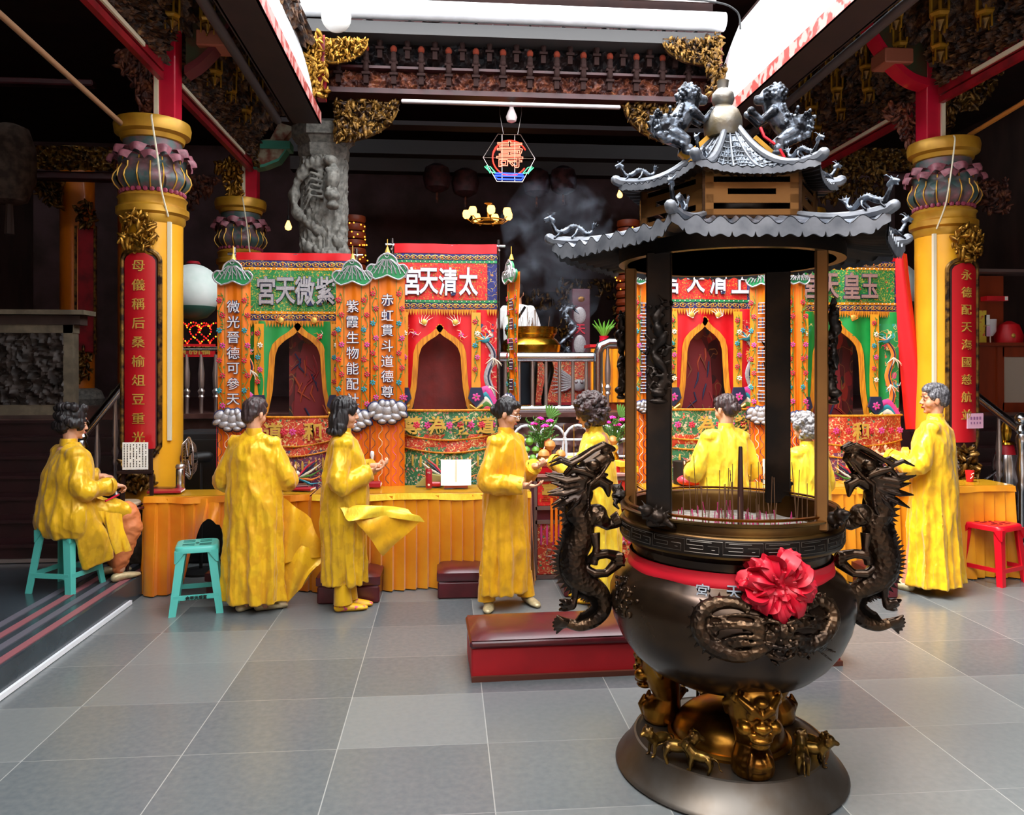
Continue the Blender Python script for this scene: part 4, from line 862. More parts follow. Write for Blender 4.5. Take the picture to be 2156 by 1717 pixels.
# climbing lions
def lion():
    b = MB(); k = K
    def P(px, py, y=0): return (bx_(px), y, bz_(py))
    b.ell(P(1402, 268), (27*k, 26*k, 27*k)); b.tube([P(1408, 278), P(1430, 258), P(1447, 232), P(1452, 212)], [26*k, 24*k, 23*k, 22*k], 14, rnd=True)
    b.ell(P(1452, 204), (26*k, 24*k, 22*k)); b.tube([P(1455, 206), P(1480, 212)], [17*k, 11*k], 12, rnd=True); b.ell(P(1484, 207), 6*k)
    for s in (-1, 1):
        y = s*.035
        b.tube([P(1455, 240, y), P(1478, 258, y), P(1497, 240, y*.8)], [12*k, 8*k, 7*k], 10, rnd=True); b.ell(P(1499, 238, y*.8), 9*k)
        b.tube([P(1415, 285, y), P(1442, 302, y*1.2), P(1438, 322, y*1.2)], [17*k, 11*k, 8*k], 10, rnd=True); b.ell(P(1446, 326, y*1.2), (12*k, 9*k, 6*k))
        b.ell(P(1433, 196, y*1.1), (7*k, 5*k, 9*k)); b.ell(P(1468, 196, y*.7), 6*k)
        for q in range(30): a = q*2.4; b.ell(P(1447+23*cos(a)*sqrt(q/30), 202+22*sin(a)*sqrt(q/30), s*(.06-.03*q/30)), (4.6*k, 4.6*k, 4.6*k), 8, 6)
        for q in range(26): b.ell(P(1400+30*cos(q*.8)*(.5+.5*(q % 3)/2), 262+28*sin(q*.8)*(.5+.5*(q % 3)/2), s*(.03+.012*(q % 3))), (4.5*k, 4*k, 4.5*k), 7, 5)
    for q in range(9): b.ell(P(1444-q*3.5, 222+q*6, 0), (7*k, 10*k, 6*k), 8, 6); b.ell(P(1433-q*2, 228+q*6, -.045), (5*k, 5*k, 5*k), 6, 5)
    for q in range(5): a = 2.2+q*.45; b.tube([P(1395, 262, .01*(q-2)), P(1395+28*cos(a), 262-28*sin(a)*.9, .012*(q-2)), P(1398+30*cos(a+.9), 266-30*sin(a+.9), .01*(q-2))], [9*k, 8*k, 3*k], 8, rnd=True)
    for q in range(8): b.ell(P(1385+q*9, 290+q*4, -.05), (8*k, 6*k, 8*k), 8, 6)
    return fuse(b, silver_fig, .0034, 1)
lm_ = lion()
for s, lab, dx in ((1, 'silvered lion climbing the left side of the roof', 0), (-1, 'silvered lion climbing the right side of the roof', .02)):
    o = link('climbing_lion', lm_, T); o.scale = (s, 1, 1); o.location = (dx, 0, -.0); o['label'] = lab
    part('bracket', MB().bar((bx_(1445), 0, bz_(330)), (bx_(1490), 0, bz_(290)), .03, .02).bar((bx_(1432), 0, bz_(320)), (bx_(1462), 0, bz_(345)), .03, .03), gold_paint, o, False)
b = MB().tube([(bx_(1594), -.05, bz_(276)), (bx_(1600), -.06, bz_(296)), (bx_(1622), -.06, bz_(312))], .007, 6).tube([(bx_(1632), -.06, bz_(322)), (bx_(1642), -.06, bz_(340))], .007, 6); part('red_cord', b, ribbon, T)
# ridge dragons
def small_dragon():
    b = MB(); S = spline([(.1, 0, .075, .007), (.085, 0, .04, .01), (.07, 0, .018, .012), (.03, 0, .03, .013), (0, 0, .045, .013), (-.035, 0, .035, .012), (-.06, 0, .012, .01), (-.085, 0, .02, .007), (-.1, 0, .045, .004)], 5)
    b.tube([p[:3] for p in S], [p[3] for p in S], 8, rnd=True)
    b.tube([(.09, 0, .075), (.105, 0, .088), (.128, 0, .082)], [.012, .013, .006], 8, rnd=True); b.tube([(.11, 0, .078), (.125, 0, .068)], [.006, .004], 6, rnd=True)
    for s in (-1, 1):
        b.tube([(.1, s*.006, .095), (.085, s*.014, .11), (.075, s*.018, .108)], [.004, .003, .0015], 6); b.tube([(.105, s*.008, .09), (.118, s*.014, .108)], [.003, .0015], 6)
        b.tube([(.06, s*.008, .02), (.07, s*.02, .005), (.085, s*.02, -.008)], [.007, .005, .006], 6, rnd=True); b.tube([(-.02, s*.008, .03), (-.01, s*.02, .01), (.005, s*.02, -.005)], [.007, .005, .006], 6, rnd=True)
    for i in range(2, len(S)-4, 2): x, y, z, r = S[i]; b.tube([(x, 0, z+r*.6), (x-.004, 0, z+r+.008)], [.004, .001], 5)
    for q in range(4): a = .8+q*.45; b.tube([(-.09, 0, .03), (-.1-.02*cos(a), .006*(q-1.5), .035+.025*sin(a)), (-.1-.035*cos(a), .01*(q-1.5), .03+.045*sin(a))], [.005, .004, .001], 5)
    return fuse(b, silver_fig, .0032, 1)
sdm = small_dragon()
for SS, ro, vv, sc_ in ((SL, rl, .8, 1.0), (SU, ru, .8, .8)):
    for k in range(6):
        p = SS(k, 0, vv); o = link('ridge_dragon', sdm, ro); o.location = p+Vector((0, 0, .032)); a = radians(60*k); sl_ = atan2(SS(k, 0, .95).z-SS(k, 0, .65).z, (SS(k, 0, .95)-SS(k, 0, .65)).length)
        o.rotation_euler = Euler((0, -sl_, a)); o.scale = (sc_,)*3
# little lions on the base
def tiny_lion():
    b = MB(); b.ell((0, 0, .055), (.045, .02, .02)); b.tube([(.03, 0, .06), (.05, 0, .08)], [.02, .018], 10, rnd=True); b.ell((.055, 0, .088), (.02, .02, .021)); b.tube([(.06, 0, .088), (.08, 0, .083)], [.012, .008], 8, rnd=True)
    for q in range(16): a = q*2.39; b.ell((.048+.004*cos(q), .018*cos(a), .085+.02*sin(a)), .006, 6, 5)
    for s in (-1, 1):
        b.tube([(.03, s*.012, .05), (.035, s*.014, .025), (.037, s*.014, .004)], [.01, .006, .006], 6, rnd=True); b.tube([(-.03, s*.012, .05), (-.038, s*.014, .028), (-.03, s*.014, .004)], [.012, .006, .006], 6, rnd=True); b.ell((.044, s*.014, .004), (.009, .006, .004), 6, 4)
        b.ell((.05, s*.014, .106), .005, 6, 4)
    b.tube(spline([(-.04, 0, .06), (-.062, 0, .05), (-.068, 0, .025), (-.08, 0, .02)], 4), .0035, 6)
    return fuse(b, gold, .003, 1)
tl = tiny_lion(); tl.materials.clear(); tl.materials.append(mat('antique gold lion', '#7a5c28', .3, .85, '#3a2814', 24, 4, .42, .62)); spots = [(1440, 1512, 20), (1378, 1590, -150), (1418, 1612, -10), (1475, 1628, 150), (1528, 1492, 200), (1692, 1625, 75), (1712, 1590, -60), (1715, 1612, -20), (1490, 1497, 90)]
for k, (px, py, rz) in enumerate(spots):
    g = PZ(px, py, .13); q = BM.inverted() @ g; rr = sqrt(q.x**2+q.y**2); f_ = min(1, .385/rr)
    if rr < .33: f_ = .33/rr
    o = link('base_lion', tl, T, (q.x*f_, q.y*f_, .13), radians(rz)); o.scale = (1.15+.1*(k % 3),)*3; o['label'] = 'small golden lion walking on the base'
# joss sticks standing in the ash
R = random.Random(11); st = mesh_of(MB().tube([(0, 0, 0), (0, 0, 1)], .0018, 5), incense2, False); stb = mesh_of(MB().tube([(0, 0, 0), (0, 0, 1)], .0024, 5), incense, False)
for k in range(42):
    a = R.uniform(0, 6.28); r = .36*sqrt(R.random()); x, y = r*cos(a), r*sin(a)
    if x < -.25: x += .3
    o = link('incense_stick', st, None, BM @ Vector((x, y, 1.085))); o.scale = (1, 1, R.uniform(.1, .3)); o.rotation_euler = (R.gauss(0, .05), R.gauss(0, .05), 0); tag(o, 'thin brown incense stick standing in the ash of the big burner', 'incense stick', 'burning incense sticks in the big burner')
for k in range(95):
    a = R.uniform(0, 6.28); r = .38*sqrt(R.random()); o = link('incense_stub', stb, None, BM @ Vector((r*cos(a), r*sin(a), 1.085))); o.scale = (1, 1, R.uniform(.03, .075)); o.rotation_euler = (R.gauss(0, .12), R.gauss(0, .12), 0); tag(o, 'short pink burnt-down incense stub in the ash of the big burner', 'incense stub', 'pink incense stubs in the big burner')
p = BM @ Vector((.04, -.05, 1.08)); o = part('joss_stick', MB().lathe([(.014, 0), (.013, .2), (.009, .38), (.007, .385)], 12), mat('dark brown joss', '#3a1a14', .6), None, loc=p); tag(o, 'single thick dark brown joss stick rising from the ash of the big burner', 'incense stick')
# ---------------------------------------------------------------- embroidered canopies
YS = 7.3
def flower(b, c, r, mp, mc, D=(0, -1, 0), n=6):
    c = Vector(c)
    for k in range(n):
        a = 2*pi*k/n+.3; p = c+Vector((cos(a)*r*.6, 0, sin(a)*r*.6)); b.ell(p, (r*.45, .004, r*.3), 7, 4, mp, rot=(0, -a, 0))
    b.ell(c+Vector((0, -.003, 0)), (r*.25, .004, r*.25), 6, 4, mc)
def vine(b, x, z0, z1, w, mg, cols, step=.11, y=0, seed=0):
    R = random.Random(seed); n = max(4, int((z0-z1)/.03))
    b.tube([(x+w*sin((z0-z1)*k/n*28), y, z0-(z0-z1)*k/n) for k in range(n+1)], .0035, 4, mg)
    k = 0; z = z0-step*.5
    while z > z1+.03:
        flower(b, (x+(w*.7 if k % 2 else -w*.7), y-.004, z), .026, cols[k % len(cols)], mg)
        for q in range(3): a = R.uniform(0, 6.28); b.ell((x+R.uniform(-w, w)*1.3, y-.002, z+R.uniform(-.5, .5)*step), (.014, .003, .005), 5, 4, mg, rot=(0, a, 0))
        z -= step; k += 1
leafgreen = mat('leaf thread', '#4a7a2c', .6); thr_r = mat('crimson thread', '#c42840', .5); thr_b = mat('teal thread', '#2a8a9c', .5); thr_p = mat('pink thread', '#d0408c', .5); thr_w = mat('ivory thread', '#e8dcc8', .5); thr_o = mat('orange thread', '#e87a28', .5); thr_bk = mat('blue black thread', '#1c2444', .5)
TH = [leafgreen, thr_r, thr_b, thr_p, thr_w, thr_o, goldthread, thr_bk]
def couplet(pxl, pxr, pyt, pyb, Y, chars, lab, tz=None, rot=0, lotus=None, dim=False):
    a, c_ = PY(pxl, pyt, Y), PY(pxr, pyb, Y); W = c_.x-a.x; H = a.z-c_.z; hw = W/2
    t = thing('couplet_banner', lab, 'banner', ((a.x+c_.x)/2, Y, c_.z), rot)
    zl = H*(1-(lotus if lotus else .66))
    b = MB()
    def cf(u, v): x = -hw+W*u; return (x, .012*sin(u*9+v*5)+.004*sin(30*u), H*v)
    def mf(u, v):
        if v < .03: return 1
        return 0
    b.sheet(cf, 16, 30, .003, 0); part('cloth_strip', b, [orange_cl, goldthread], t, label='orange satin strip')
    b = MB()
    for x in (-hw*.52, hw*.52): b.tube([(x, -.014, zl+.02), (x, -.014, H-.1)], .003, 4, 0)
    for s in (-1, 1): vine(b, s*hw*.76, H-.16, zl+.08, .02, 0, [1, 1, 2, 3], .13, -.016, seed=int(pxl)+s)
    part('flower_border', b, TH, t, label='vine and flower border')
    b = MB(); n = len(chars); zt = H-.28; zb_ = zl+.17
    RG = random.Random(int(pxl))
    for k, ch in enumerate(chars):
        z = zt-(zt-zb_)*k/(n-1)
        if ch == '#':      # characters the photograph does not resolve
            for q in range(4): zz_ = z+.045-.03*q+RG.uniform(-.005, .005); w_ = RG.uniform(.03, .05); b.box((0, -.02, zz_), (w_*2, .006, .012), 0); b.box((0, -.025, zz_), (w_*1.9, .004, .006), 1)
            for x_ in (-.03, .005, .034): b.box((x_, -.022, z+RG.uniform(-.01, .01)), (.009, .006, RG.uniform(.06, .1)), 0)
            continue
        b.text(ch, min(.15, (zt-zb_)/n*.98), (0, -.02, z), 0, off=.035, ext=.004); b.text(ch, min(.15, (zt-zb_)/n*.98), (0, -.026, z), 1, off=.0, ext=.004)
    if n: part('lettering', b, [outline_b, rib_white], t, False, label='silver characters outlined in navy')
    # leaf crown
    b = MB(); pts = []
    for k in range(28):
        a_ = -pi*.0+2*pi*k/28; r = 1+.16*cos(3*a_+.2)+.1*cos(5*a_); pts.append((hw*1.12*r*cos(a_), .8*hw*r*sin(a_)))
    pts = spline([(-.75, -.62), (-1.15, -.35), (-1.3, .05), (-1.05, .35), (-.7, .35), (-.55, .75), (-.2, 1.05), (.2, 1.05), (.55, .75), (.7, .35), (1.05, .35), (1.3, .05), (1.15, -.35), (.75, -.62), (.3, -.48), (0, -.35), (-.3, -.48), (-.75, -.62)], 4)
    pts = [(x*hw*.92, H-.02+z*hw*.88) for x, z in pts][:-1]
    b.prism(pts, -.045, -.02, 0); b.tube([(x, -.047, z) for x, z in pts], .008, 6, 1, closed=True)
    for q in range(9): x = (q-4)*.2*hw; b.tube([(x*.3, -.05, H+.5*hw), (x*.9+.01*(q % 2), -.05, H+.12*hw), (x*1.3, -.05, H-.35*hw)], .005, 5, 2)
    for q in range(7): x = (q-3)*.3*hw; b.tube([(x, -.05, H+.2*hw), (x+.03, -.05, H-.1*hw)], .004, 5, 2)
    b.tube([(.03*cos(q*.8)*(1-q/14), -.05, H+.72*hw+.03*sin(q*.8)*(1-q/14)) for q in range(12)], .004, 5, 2)
    part('leaf_crown', b, [green_cl, rib_silver, rib_silver], t, False, label='green satin lotus-leaf crown with silver threads')
    b = MB(); b.tube([(0, -.02, H+hw*.9), (0, -.02, H+hw*.9+.12)], .004, 5); b.lathe([(.025, 0), (.008, .05)], 8, (0, -.02, H+hw*.9)); part('hanger', b, goldthread, t)
    # silver lotus
    b = MB()
    for (x, z, rx, rz, ang) in ((0, .02, .33, .42, 0), (-.45, .1, .28, .42, .5), (.45, .1, .28, .42, -.5), (-.8, .2, .25, .4, .8), (.8, .2, .25, .4, -.8), (-.3, .35, .2, .3, .2), (.3, .35, .2, .3, -.2), (0, -.32, .36, .25, 0), (-.5, -.28, .34, .24, -.3), (.5, -.28, .34, .24, .3), (-.9, -.15, .3, .2, -.5), (.9, -.15, .3, .2, .5), (-.28, -.52, .26, .18, 0), (.28, -.52, .26, .18, 0), (0, .3, .2, .3, 0)):
        x *= hw*1.0; z = zl+z*hw*1.15; b.ell((x, -.05, z), (rx*hw*1.05, .03, rz*hw*.9), 12, 7, 1, rot=(0, ang, 0)); b.ell((x, -.046, z), (rx*hw*1.05+.009, .02, rz*hw*.9+.009), 12, 7, 0, rot=(0, ang, 0))
    part('silver_lotus', b, [outline_b, rib_silver], t, label='padded silver lotus flower')
    b = MB()
    for q in range(5):
        x = -hw*.82+q*hw*.41; b.box((x-hw*.2, -.016, zl/2), (.003, .004, zl*.96), 1)
        n_ = int(zl/.035); b.tube([(x+.014*((k % 4 > 1)*2-1), -.02, zl-.08-k*(zl-.1)/n_) for k in range(n_)], .0028, 4, (7, 4, 7, 3, 7)[q])
    part('lower_embroidery', b, TH, t, False)
    return t
def dragon_emb(t, S, r, seed=1, mt=None, lab='embroidered silver dragon'):
    b = MB(); P = spline(S, 6); n = len(P)
    for i, (x, y, z) in enumerate(P): pass
    b.tube([(x, y, z) for x, y, z in P], [(r*(.35+.75*sin(pi*(i+3)/(n+5))), .008) for i in range(n)], 8, 0, flat=(1, 0, 0))
    b.tube([(x+r*.3, y-.006, z) for x, y, z in P], [(r*.3, .006)]*n, 6, 1, flat=(1, 0, 0))
    R = random.Random(seed)
    for i in (n//4, n//2, 3*n//4, n-2):
        x, y, z = P[i]
        for q in range(5): a = R.uniform(3.4, 6); b.tube([(x, y-.01, z), (x+.05*cos(a)+.01*q, y-.012, z+.05*sin(a)), (x+.09*cos(a)+.012*q, y-.01, z+.1*sin(a))], [.006, .005, .001], 5, 2)
    x, y, z = P[0]; b.ell((x, y-.008, z), (r*1.5, .01, r*1.1), 8, 5, 3)
    for q in range(7): a = q*.5+.5; b.tube([(x, y-.012, z), (x+.09*cos(a), y-.012, z+.06*sin(a)), (x+.12*cos(a+.5), y-.01, z+.1*sin(a+.5))], [.007, .005, .001], 5, (3, 2, 4)[q % 3])
    return part('dragon_embroidery', b, [mt or rib_silver, thr_bk, thr_w, thr_b, thr_o], t, label=lab)
def canopy(lab, px0, px1, ytop, yval, ybot, col, chars, arch, yap, lab_tx='', vis=1, flat_right=False, charpx=None, letm=None, apr=None, mottom=None, scroll=None, dragons=True):
    """px0..px1 picture extent, ytop top of strip, yval (top, bottom) of the name valance, ybot end of curtains"""
    Y = YS; o = PY((px0+px1)/2, ybot, Y); o.y = Y; W0 = PY(px0, 700, Y).x-o.x; W1 = PY(px1, 700, Y).x-o.x; W = W1-W0
    L = lambda px, py, dy=0: (PY(px, py, Y).x-o.x, dy, PY(px, py, Y).z-o.z)
    Z = lambda py: L((px0+px1)/2, py)[2]
    t = thing('shrine_canopy', lab, 'embroidered canopy', (o.x, Y, o.z)); zt = Z(ytop); zf = .1-o.z
    b = MB()
    for x in (W0-.02, W1+.02): b.tube([(x, .03, .0-o.z), (x, .03, zt+.05)], .014, 8)
    b.tube([(W0-.08, .03, zt-.01), (W1+.08, .03, zt-.01)], .014, 8); b.tube([(W0-.02, -.05, zt-.06), (W0-.02, .35, zt-.06)], .01, 6); b.tube([(W1+.02, -.05, zt-.06), (W1+.02, .35, zt-.06)], .01, 6); part('pole_frame', b, steel, t, label='thin steel pole frame')
    cl = red_cl
    R = random.Random(int(px0)); ph = R.uniform(0, 6)
    wave = lambda x: .012*sin(x*9+ph)+.006*sin(x*23+ph)
    zv1, zv0 = Z(yval[0]), Z(yval[1])
    def rect(name, x0, x1, z0, z1, m_, dy=0, nu=30, nv=4, lab=None, wamp=1, par=None):
        b = MB().sheet(lambda u, v: (x0+(x1-x0)*u, wave(x0+(x1-x0)*u)*wamp+dy, z0+(z1-z0)*v), nu, nv, .004); return part(name, b, m_, par or t, label=lab)
    rect('top_strip', W0, W1, zv1+.005, zt, red_cl, 0, lab='plain red heading strip')
    bw = .075
    rect('valance_border', W0, W1, zv0, zv1, blue_key, -.004, lab='navy border with gold scrolls')
    e = MB()
    for z in (zv0+bw*.98, zv1-bw*.98):
        e.sheet(lambda u, v: (W0+W*u, wave(W0+W*u)-.009, z-.012+.024*v), 30, 1, .003, 0)
    for k in range(22): x = W0+.03+(W-.06)*k/21; e.ell((x, wave(x)-.014, zv0+bw), .006, 6, 4, 1); e.ell((x, wave(x)-.014, zv1-bw), .006, 6, 4, 1)
    for k in range(14):
        x = W0+.05+(W-.1)*k/13
        for z in (zv0+bw*.45, zv1-bw*.45):
            e.tube([(x+.03*cos(q*pi/4), wave(x)-.01, z+.018*sin(q*pi/4)) for q in range(8)], .003, 4, 2, closed=True); e.ell((x, wave(x)-.01, z), .009, 6, 4, 3)
            e.tube([(x+.03, wave(x)-.01, z), (x+.045, wave(x)-.01, z+.014), (x+.055, wave(x)-.01, z-.012)], .0025, 4, 2)
    part('border_trim', e, [green_cl if col == 'r' else gold_satin, thr_w, goldthread, thr_o], t)
    vp = rect('name_panel', W0+.02, W1-(.09 if col == 'r' else .03), zv0+bw+.012, zv1-bw-.012, red_brocade if col == 'r' else green_brocade, -.009, lab=('red' if col == 'r' else 'green')+' brocade name panel')
    b = MB(); hz = (zv1-zv0-2*bw)*.9
    for ch, cx in zip(chars, charpx):
        x = L(cx, 700)[0]; zc = (zv0+zv1)/2; b.text(ch, .27, (x, wave(x)-.026, zc), 0, off=.034, ext=.005, sx=.66); b.text(ch, .27, (x, wave(x)-.031, zc), 1, off=.02, ext=.005, sx=.66)
    part('lettering', b, [outline_b, letm or rib_white], vp, False, label='large silver name characters')
    b = MB(); n = 40
    for k in range(n): x = W0+W*(k+.5)/n; b.prism([(x-W/n*.5, 0), (x+W/n*.5, 0), (x+W/n*.35, -.03), (x, -.06), (x-W/n*.35, -.03)], -.02+wave(x), -.008+wave(x), 0, M=Matrix.Translation((0, 0, zv0)))
    part('zigzag_fringe', b, fringe, t, False)
    # curtains with ogee arch
    acx, ahw, ya = arch; ax = L(acx, 700)[0]; hw = abs(L(acx+ahw, 700)[0]-ax); za = Z(ya); zb = 0
    FR = [(0, 0), (.08, .045), (.3, .1), (.62, .155), (.86, .22), (.97, .31), (1.0, .45), (1.06, .66), (1.2, .85), (1.45, 1.0)]
    def aw(f):
        for (a0, f0), (a1, f1) in zip(FR, FR[1:]):
            if f <= f1: return a0+(a1-a0)*(f-f0)/(f1-f0)
        return FR[-1][0]
    cm = green_curt if col == 'g' else red_curt
    for s in (-1, 1):
        xe = W0 if s < 0 else W1
        def fn(u, v):
            z = zv0-.005-(zv0-zb)*v; f = max(0, (za-z)/(za-zb)); xi = ax+s*hw*aw(f) if f > 0 else ax
            q = u if s < 0 else 1-u; x = xe+(xi-xe)*q
            return (x, wave(x*1.3)*1.6-.004-.02*f*abs(sin(x*7)), z)
        b = MB().sheet(fn, 24, 40, .004, mf=lambda u, v: 1 if (u if s < 0 else 1-u) < (.34 if v > .1 else 0) else 0); cu = part('curtain', b, [cm, side_green if col == 'g' else side_red], t, label=('green' if col == 'g' else 'red')+' satin side curtain')
        # golden fringe along the opening
        P = []
        for k in range(41):
            f = k/40; P.append(Vector((ax+s*hw*aw(f), -.025, za-(za-zb)*f)))
        b = MB().rings([[p+Vector((s*.012, -.006, .006)), p+Vector((-s*.038, -.006, -.022)), p+Vector((-s*.038, .004, -.022)), p+Vector((s*.012, .004, .006))] for p in P]); part('opening_fringe', b, fringe, cu, label='golden fringe')
        xs = L(acx+s*(ahw+22), 700)[0]; b = MB().sheet(lambda u, v: (xs-.042+.084*u, -.045-.008*sin(6*v), zv0-.03-(zv0-.28*(zv0))*v*.98), 2, 20, .006, 0)
        zend = .28*zv0; vine(b, xs, zv0-.06, zend+.05, .016, 1, [2, 5, 3, 4], .11, -.055, seed=int(px0)+s)
        part('side_strip', b, [strip_base]+TH, t, label='orange flower strip')
        b = MB().prism([(xs-.05, zend), (xs+.05, zend), (xs+.075, zend-.1), (xs, zend-.18), (xs-.075, zend-.1)], -.075, -.05, 0); flower(b, (xs, -.08, zend-.09), .04, 4, 1); b.tube([(xs-.06, -.08, zend-.16), (xs, -.08, zend-.2), (xs+.06, -.08, zend-.16)], .012, 6, 7)
        part('pouch', b, [thr_bk]+TH, t, False, label='navy pouch with pink rose')
        b = MB()
        for k in range(10):
            x = (xs+s*(.09+.16*R.random())) if R.random() < .6 else ax+s*hw*R.uniform(.4, 1.0); z = R.uniform(zb+.2, zv0-.12)
            if abs(x-ax) < hw*aw(max(0, (za-z)/(za-zb)))+.06 or x < W0+.03 or x > W1-.03: continue
            flower(b, (x, -.04, z), R.uniform(.02, .035), R.choice([1, 2, 5, 6, 3]), 0)
            for q in range(4): a = R.uniform(0, 6.28); b.tube([(x, -.04, z), (x+.04*cos(a), -.042, z+.04*sin(a)), (x+.06*cos(a+.6), -.04, z+.06*sin(a+.6))], [.005, .004, .001], 4, R.choice([5, 6, 4, 1]))
        for q in range(5):
            x = ax+s*hw*.55; z = za-.01; a = .5+q*.35; b.tube([(x, -.035, z), (x+s*.06*cos(a), -.037, z+.05*sin(a)), (x+s*.1*cos(a+.4), -.035, z+.1*sin(a+.4))], [.006, .005, .001], 4, 5 if col == 'g' else 4)
        b.ell((ax+s*hw*.6, -.035, za+.02), (.03, .01, .03), 10, 6, 6); part('embroidery', b, TH, cu)
        # phoenix wing sweep at the foot
        b = MB(); xo = xe-s*.02; xi = ax+s*hw*1.45
        for k, m_ in enumerate((1, 0, 4, 2, 3)):
            z0 = .02+.045*k; b.tube(spline([(xi, -.05, z0-.03), ((xi*.5+xo*.5), -.055, z0+.07), (xo, -.05, z0+.05-.03*k)], 5), [(.03, .008)]*11, 6, m_, flat=(0, 0, 1))
        part('wing_embroidery', b, TH, cu)
        if dragons and abs(xe-xs) > .16:
            xm = (xe+xs)/2+s*.015; dragon_emb(cu, [(xm-.03, -.04, zv0-.28), (xm+.05, -.04, zv0-.42), (xm-.01, -.04, zv0-.62), (xm+.04, -.04, zv0-.8), (xm, -.04, zv0-.98), (xm+.03, -.04, zv0-1.12)], .03, mt=rib_silver if col == 'r' else thr_o, lab='embroidered dragon')
    # scroll picture inside
    x0, x1 = ax-hw*1.05, ax+hw*1.05
    if scroll == 'plain':
        b = MB().sheet(lambda u, v: (x0+(x1-x0)*u, .28+.01*sin(9*u), zb-.1+(za-zb+.1)*v), 8, 8, .006); part('inner_cloth', b, inner_red, t, label='dark red cloth hanging behind the opening')
    else:
        xm = x0+(x1-x0)*(.25 if scroll == 'left' else 0)
        b = MB().sheet(lambda u, v: (xm+(x1+.05-xm)*u, .25+.03*u, zb-.1+(za-zb+.1)*v), 6, 6, .006); sp_ = part('painted_scroll', b, scroll_mat, t, label='dark red hanging scroll behind the opening')
        b = MB(); zc = zb+(za-zb)*.5; xc_ = (xm+x1)/2
        b.prism([(xc_-.16, zb-.05), (xc_+.18, zb-.05), (xc_+.14, zc+.1), (xc_+.05, zc+.28), (xc_-.06, zc+.28), (xc_-.12, zc+.05)], .22, .235, 0)
        b.ell((xc_, .215, zc+.36), (.07, .01, .09), 12, 8, 1); b.ell((xc_, .213, zc+.45), (.09, .01, .04), 12, 6, 2)
        for k in range(16): x = xc_+R.uniform(-.14, .14); z = R.uniform(zb, zc+.2); b.tube([(x, .21, z), (x+R.uniform(-.05, .05), .208, z-.08), (x+R.uniform(-.08, .08), .21, z-.16)], [.008, .01, .003], 5, R.choice([1, 2, 3, 4]))
        part('painted_figure', b, [mat('scroll robe', '#7a1820', .6) if 'scroll robe' not in MATS else MATS['scroll robe'], mat('dim skin tone', '#7a3a28', .6), thr_bk, mat('dim orange ink', '#a03c1c', .6), mat('dim crimson ink', '#8c1c24', .6)], sp_)
    # apron in front
    y0, y1, y2, y3 = yap; x0, x1 = W0+(.22 if not flat_right else .02), W1-.02
    if apr and 'x' in apr: x0, x1 = L(apr['x'][0], 700)[0], L(apr['x'][1], 700)[0]
    am = (apron_g, apron_r, apron_g) if col == 'r' else (apron_r, apron_r, apron_p)
    def band(name, ya_, yb_, m_, bul, lab, dy=0, nv=6):
        za_, zb_ = Z(ya_), Z(yb_)
        b = MB().sheet(lambda u, v: (x0+(x1-x0)*u, -.06-bul*sin(pi*u)**.6-dy+.012*sin(u*14+v*3), za_+(zb_-za_)*v-(.0 if v == 0 else .0)+.05*sin(pi*u)*-1*(v)), 30, nv, .006); return part(name, b, m_, t, label=lab)
    ob = band('apron_band', y0, y1, am[0], .14, 'upper apron band with gold characters'); band('apron_band', y1, y2, am[1], .14, 'middle apron band', -.004); ob2 = band('apron_skirt', y2, y3, am[2], .14, 'lower embroidered apron', -.008, 10)
    b = MB()
    for yy in (y0, y1, y2):
        z = Z(yy); b.tube([(x0+(x1-x0)*k/30, -.068-.14*sin(pi*k/30)**.6, z+(.006 if yy == y0 else -.05*sin(pi*k/30))) for k in range(31)], .011 if yy == y0 else .008, 6, 0)
    for k in range(12):
        u = (k+.5)/12; x = x0+(x1-x0)*u; y = -.085-.14*sin(pi*u)**.6; z = Z(y2)-.05-.045*sin(pi*u); b.tube([(x, y, z), (x, y, z-.03), (x, y, z-.1)], [.006, .012, .009], 6, 1)
    for k in range(9):
        u = (k+.5)/9; x = x0+(x1-x0)*u; flower(b, (x, -.085-.14*sin(pi*u)**.6, (Z(y0)+Z(y1))/2-.02), .034, 2+(k % 2)*2, 4)
    part('apron_trim', b, [fringe, goldthread, thr_p, leafgreen, thr_r], t)
    if lab_tx:
        b = MB(); n = len(lab_tx)
        for k, ch in enumerate(lab_tx):
            u = (k+.5)/n; x = x0+(x1-x0)*u; b.text(ch, .17, (x, -.092-.14*sin(pi*u)**.6, (Z(y0)+Z(y1))/2-.02), off=.025, ext=.006)
        part('lettering', b, goldthread, ob, False, label='gold characters')
    # mask face on the lower apron
    b = MB(); xc_ = (x0+x1)/2; zc = (Z(y2)+Z(y3))/2-.03; yy = -.24
    b.ell((xc_, yy, zc), (.07, .02, .05), 12, 7, 1); b.ell((xc_-.04, yy-.012, zc+.04), (.03, .015, .025), 8, 6, 4); b.ell((xc_+.04, yy-.012, zc+.04), (.03, .015, .025), 8, 6, 4); b.ell((xc_, yy-.015, zc-.04), (.05, .015, .018), 8, 6, 2)
    for s in (-1, 1):
        for q in range(6): a = -.6+q*.4; b.tube([(xc_+s*.05, yy, zc), (xc_+s*(.12+.05*cos(a)), yy, zc+.1*sin(a)), (xc_+s*(.2+.06*cos(a)), yy+.02, zc+.16*sin(a+.3))], [.014, .01, .002], 6, (2, 5, 0, 4, 7, 1)[q])
    part('beast_embroidery', b, TH, ob2, label='embroidered beast face')
    return t
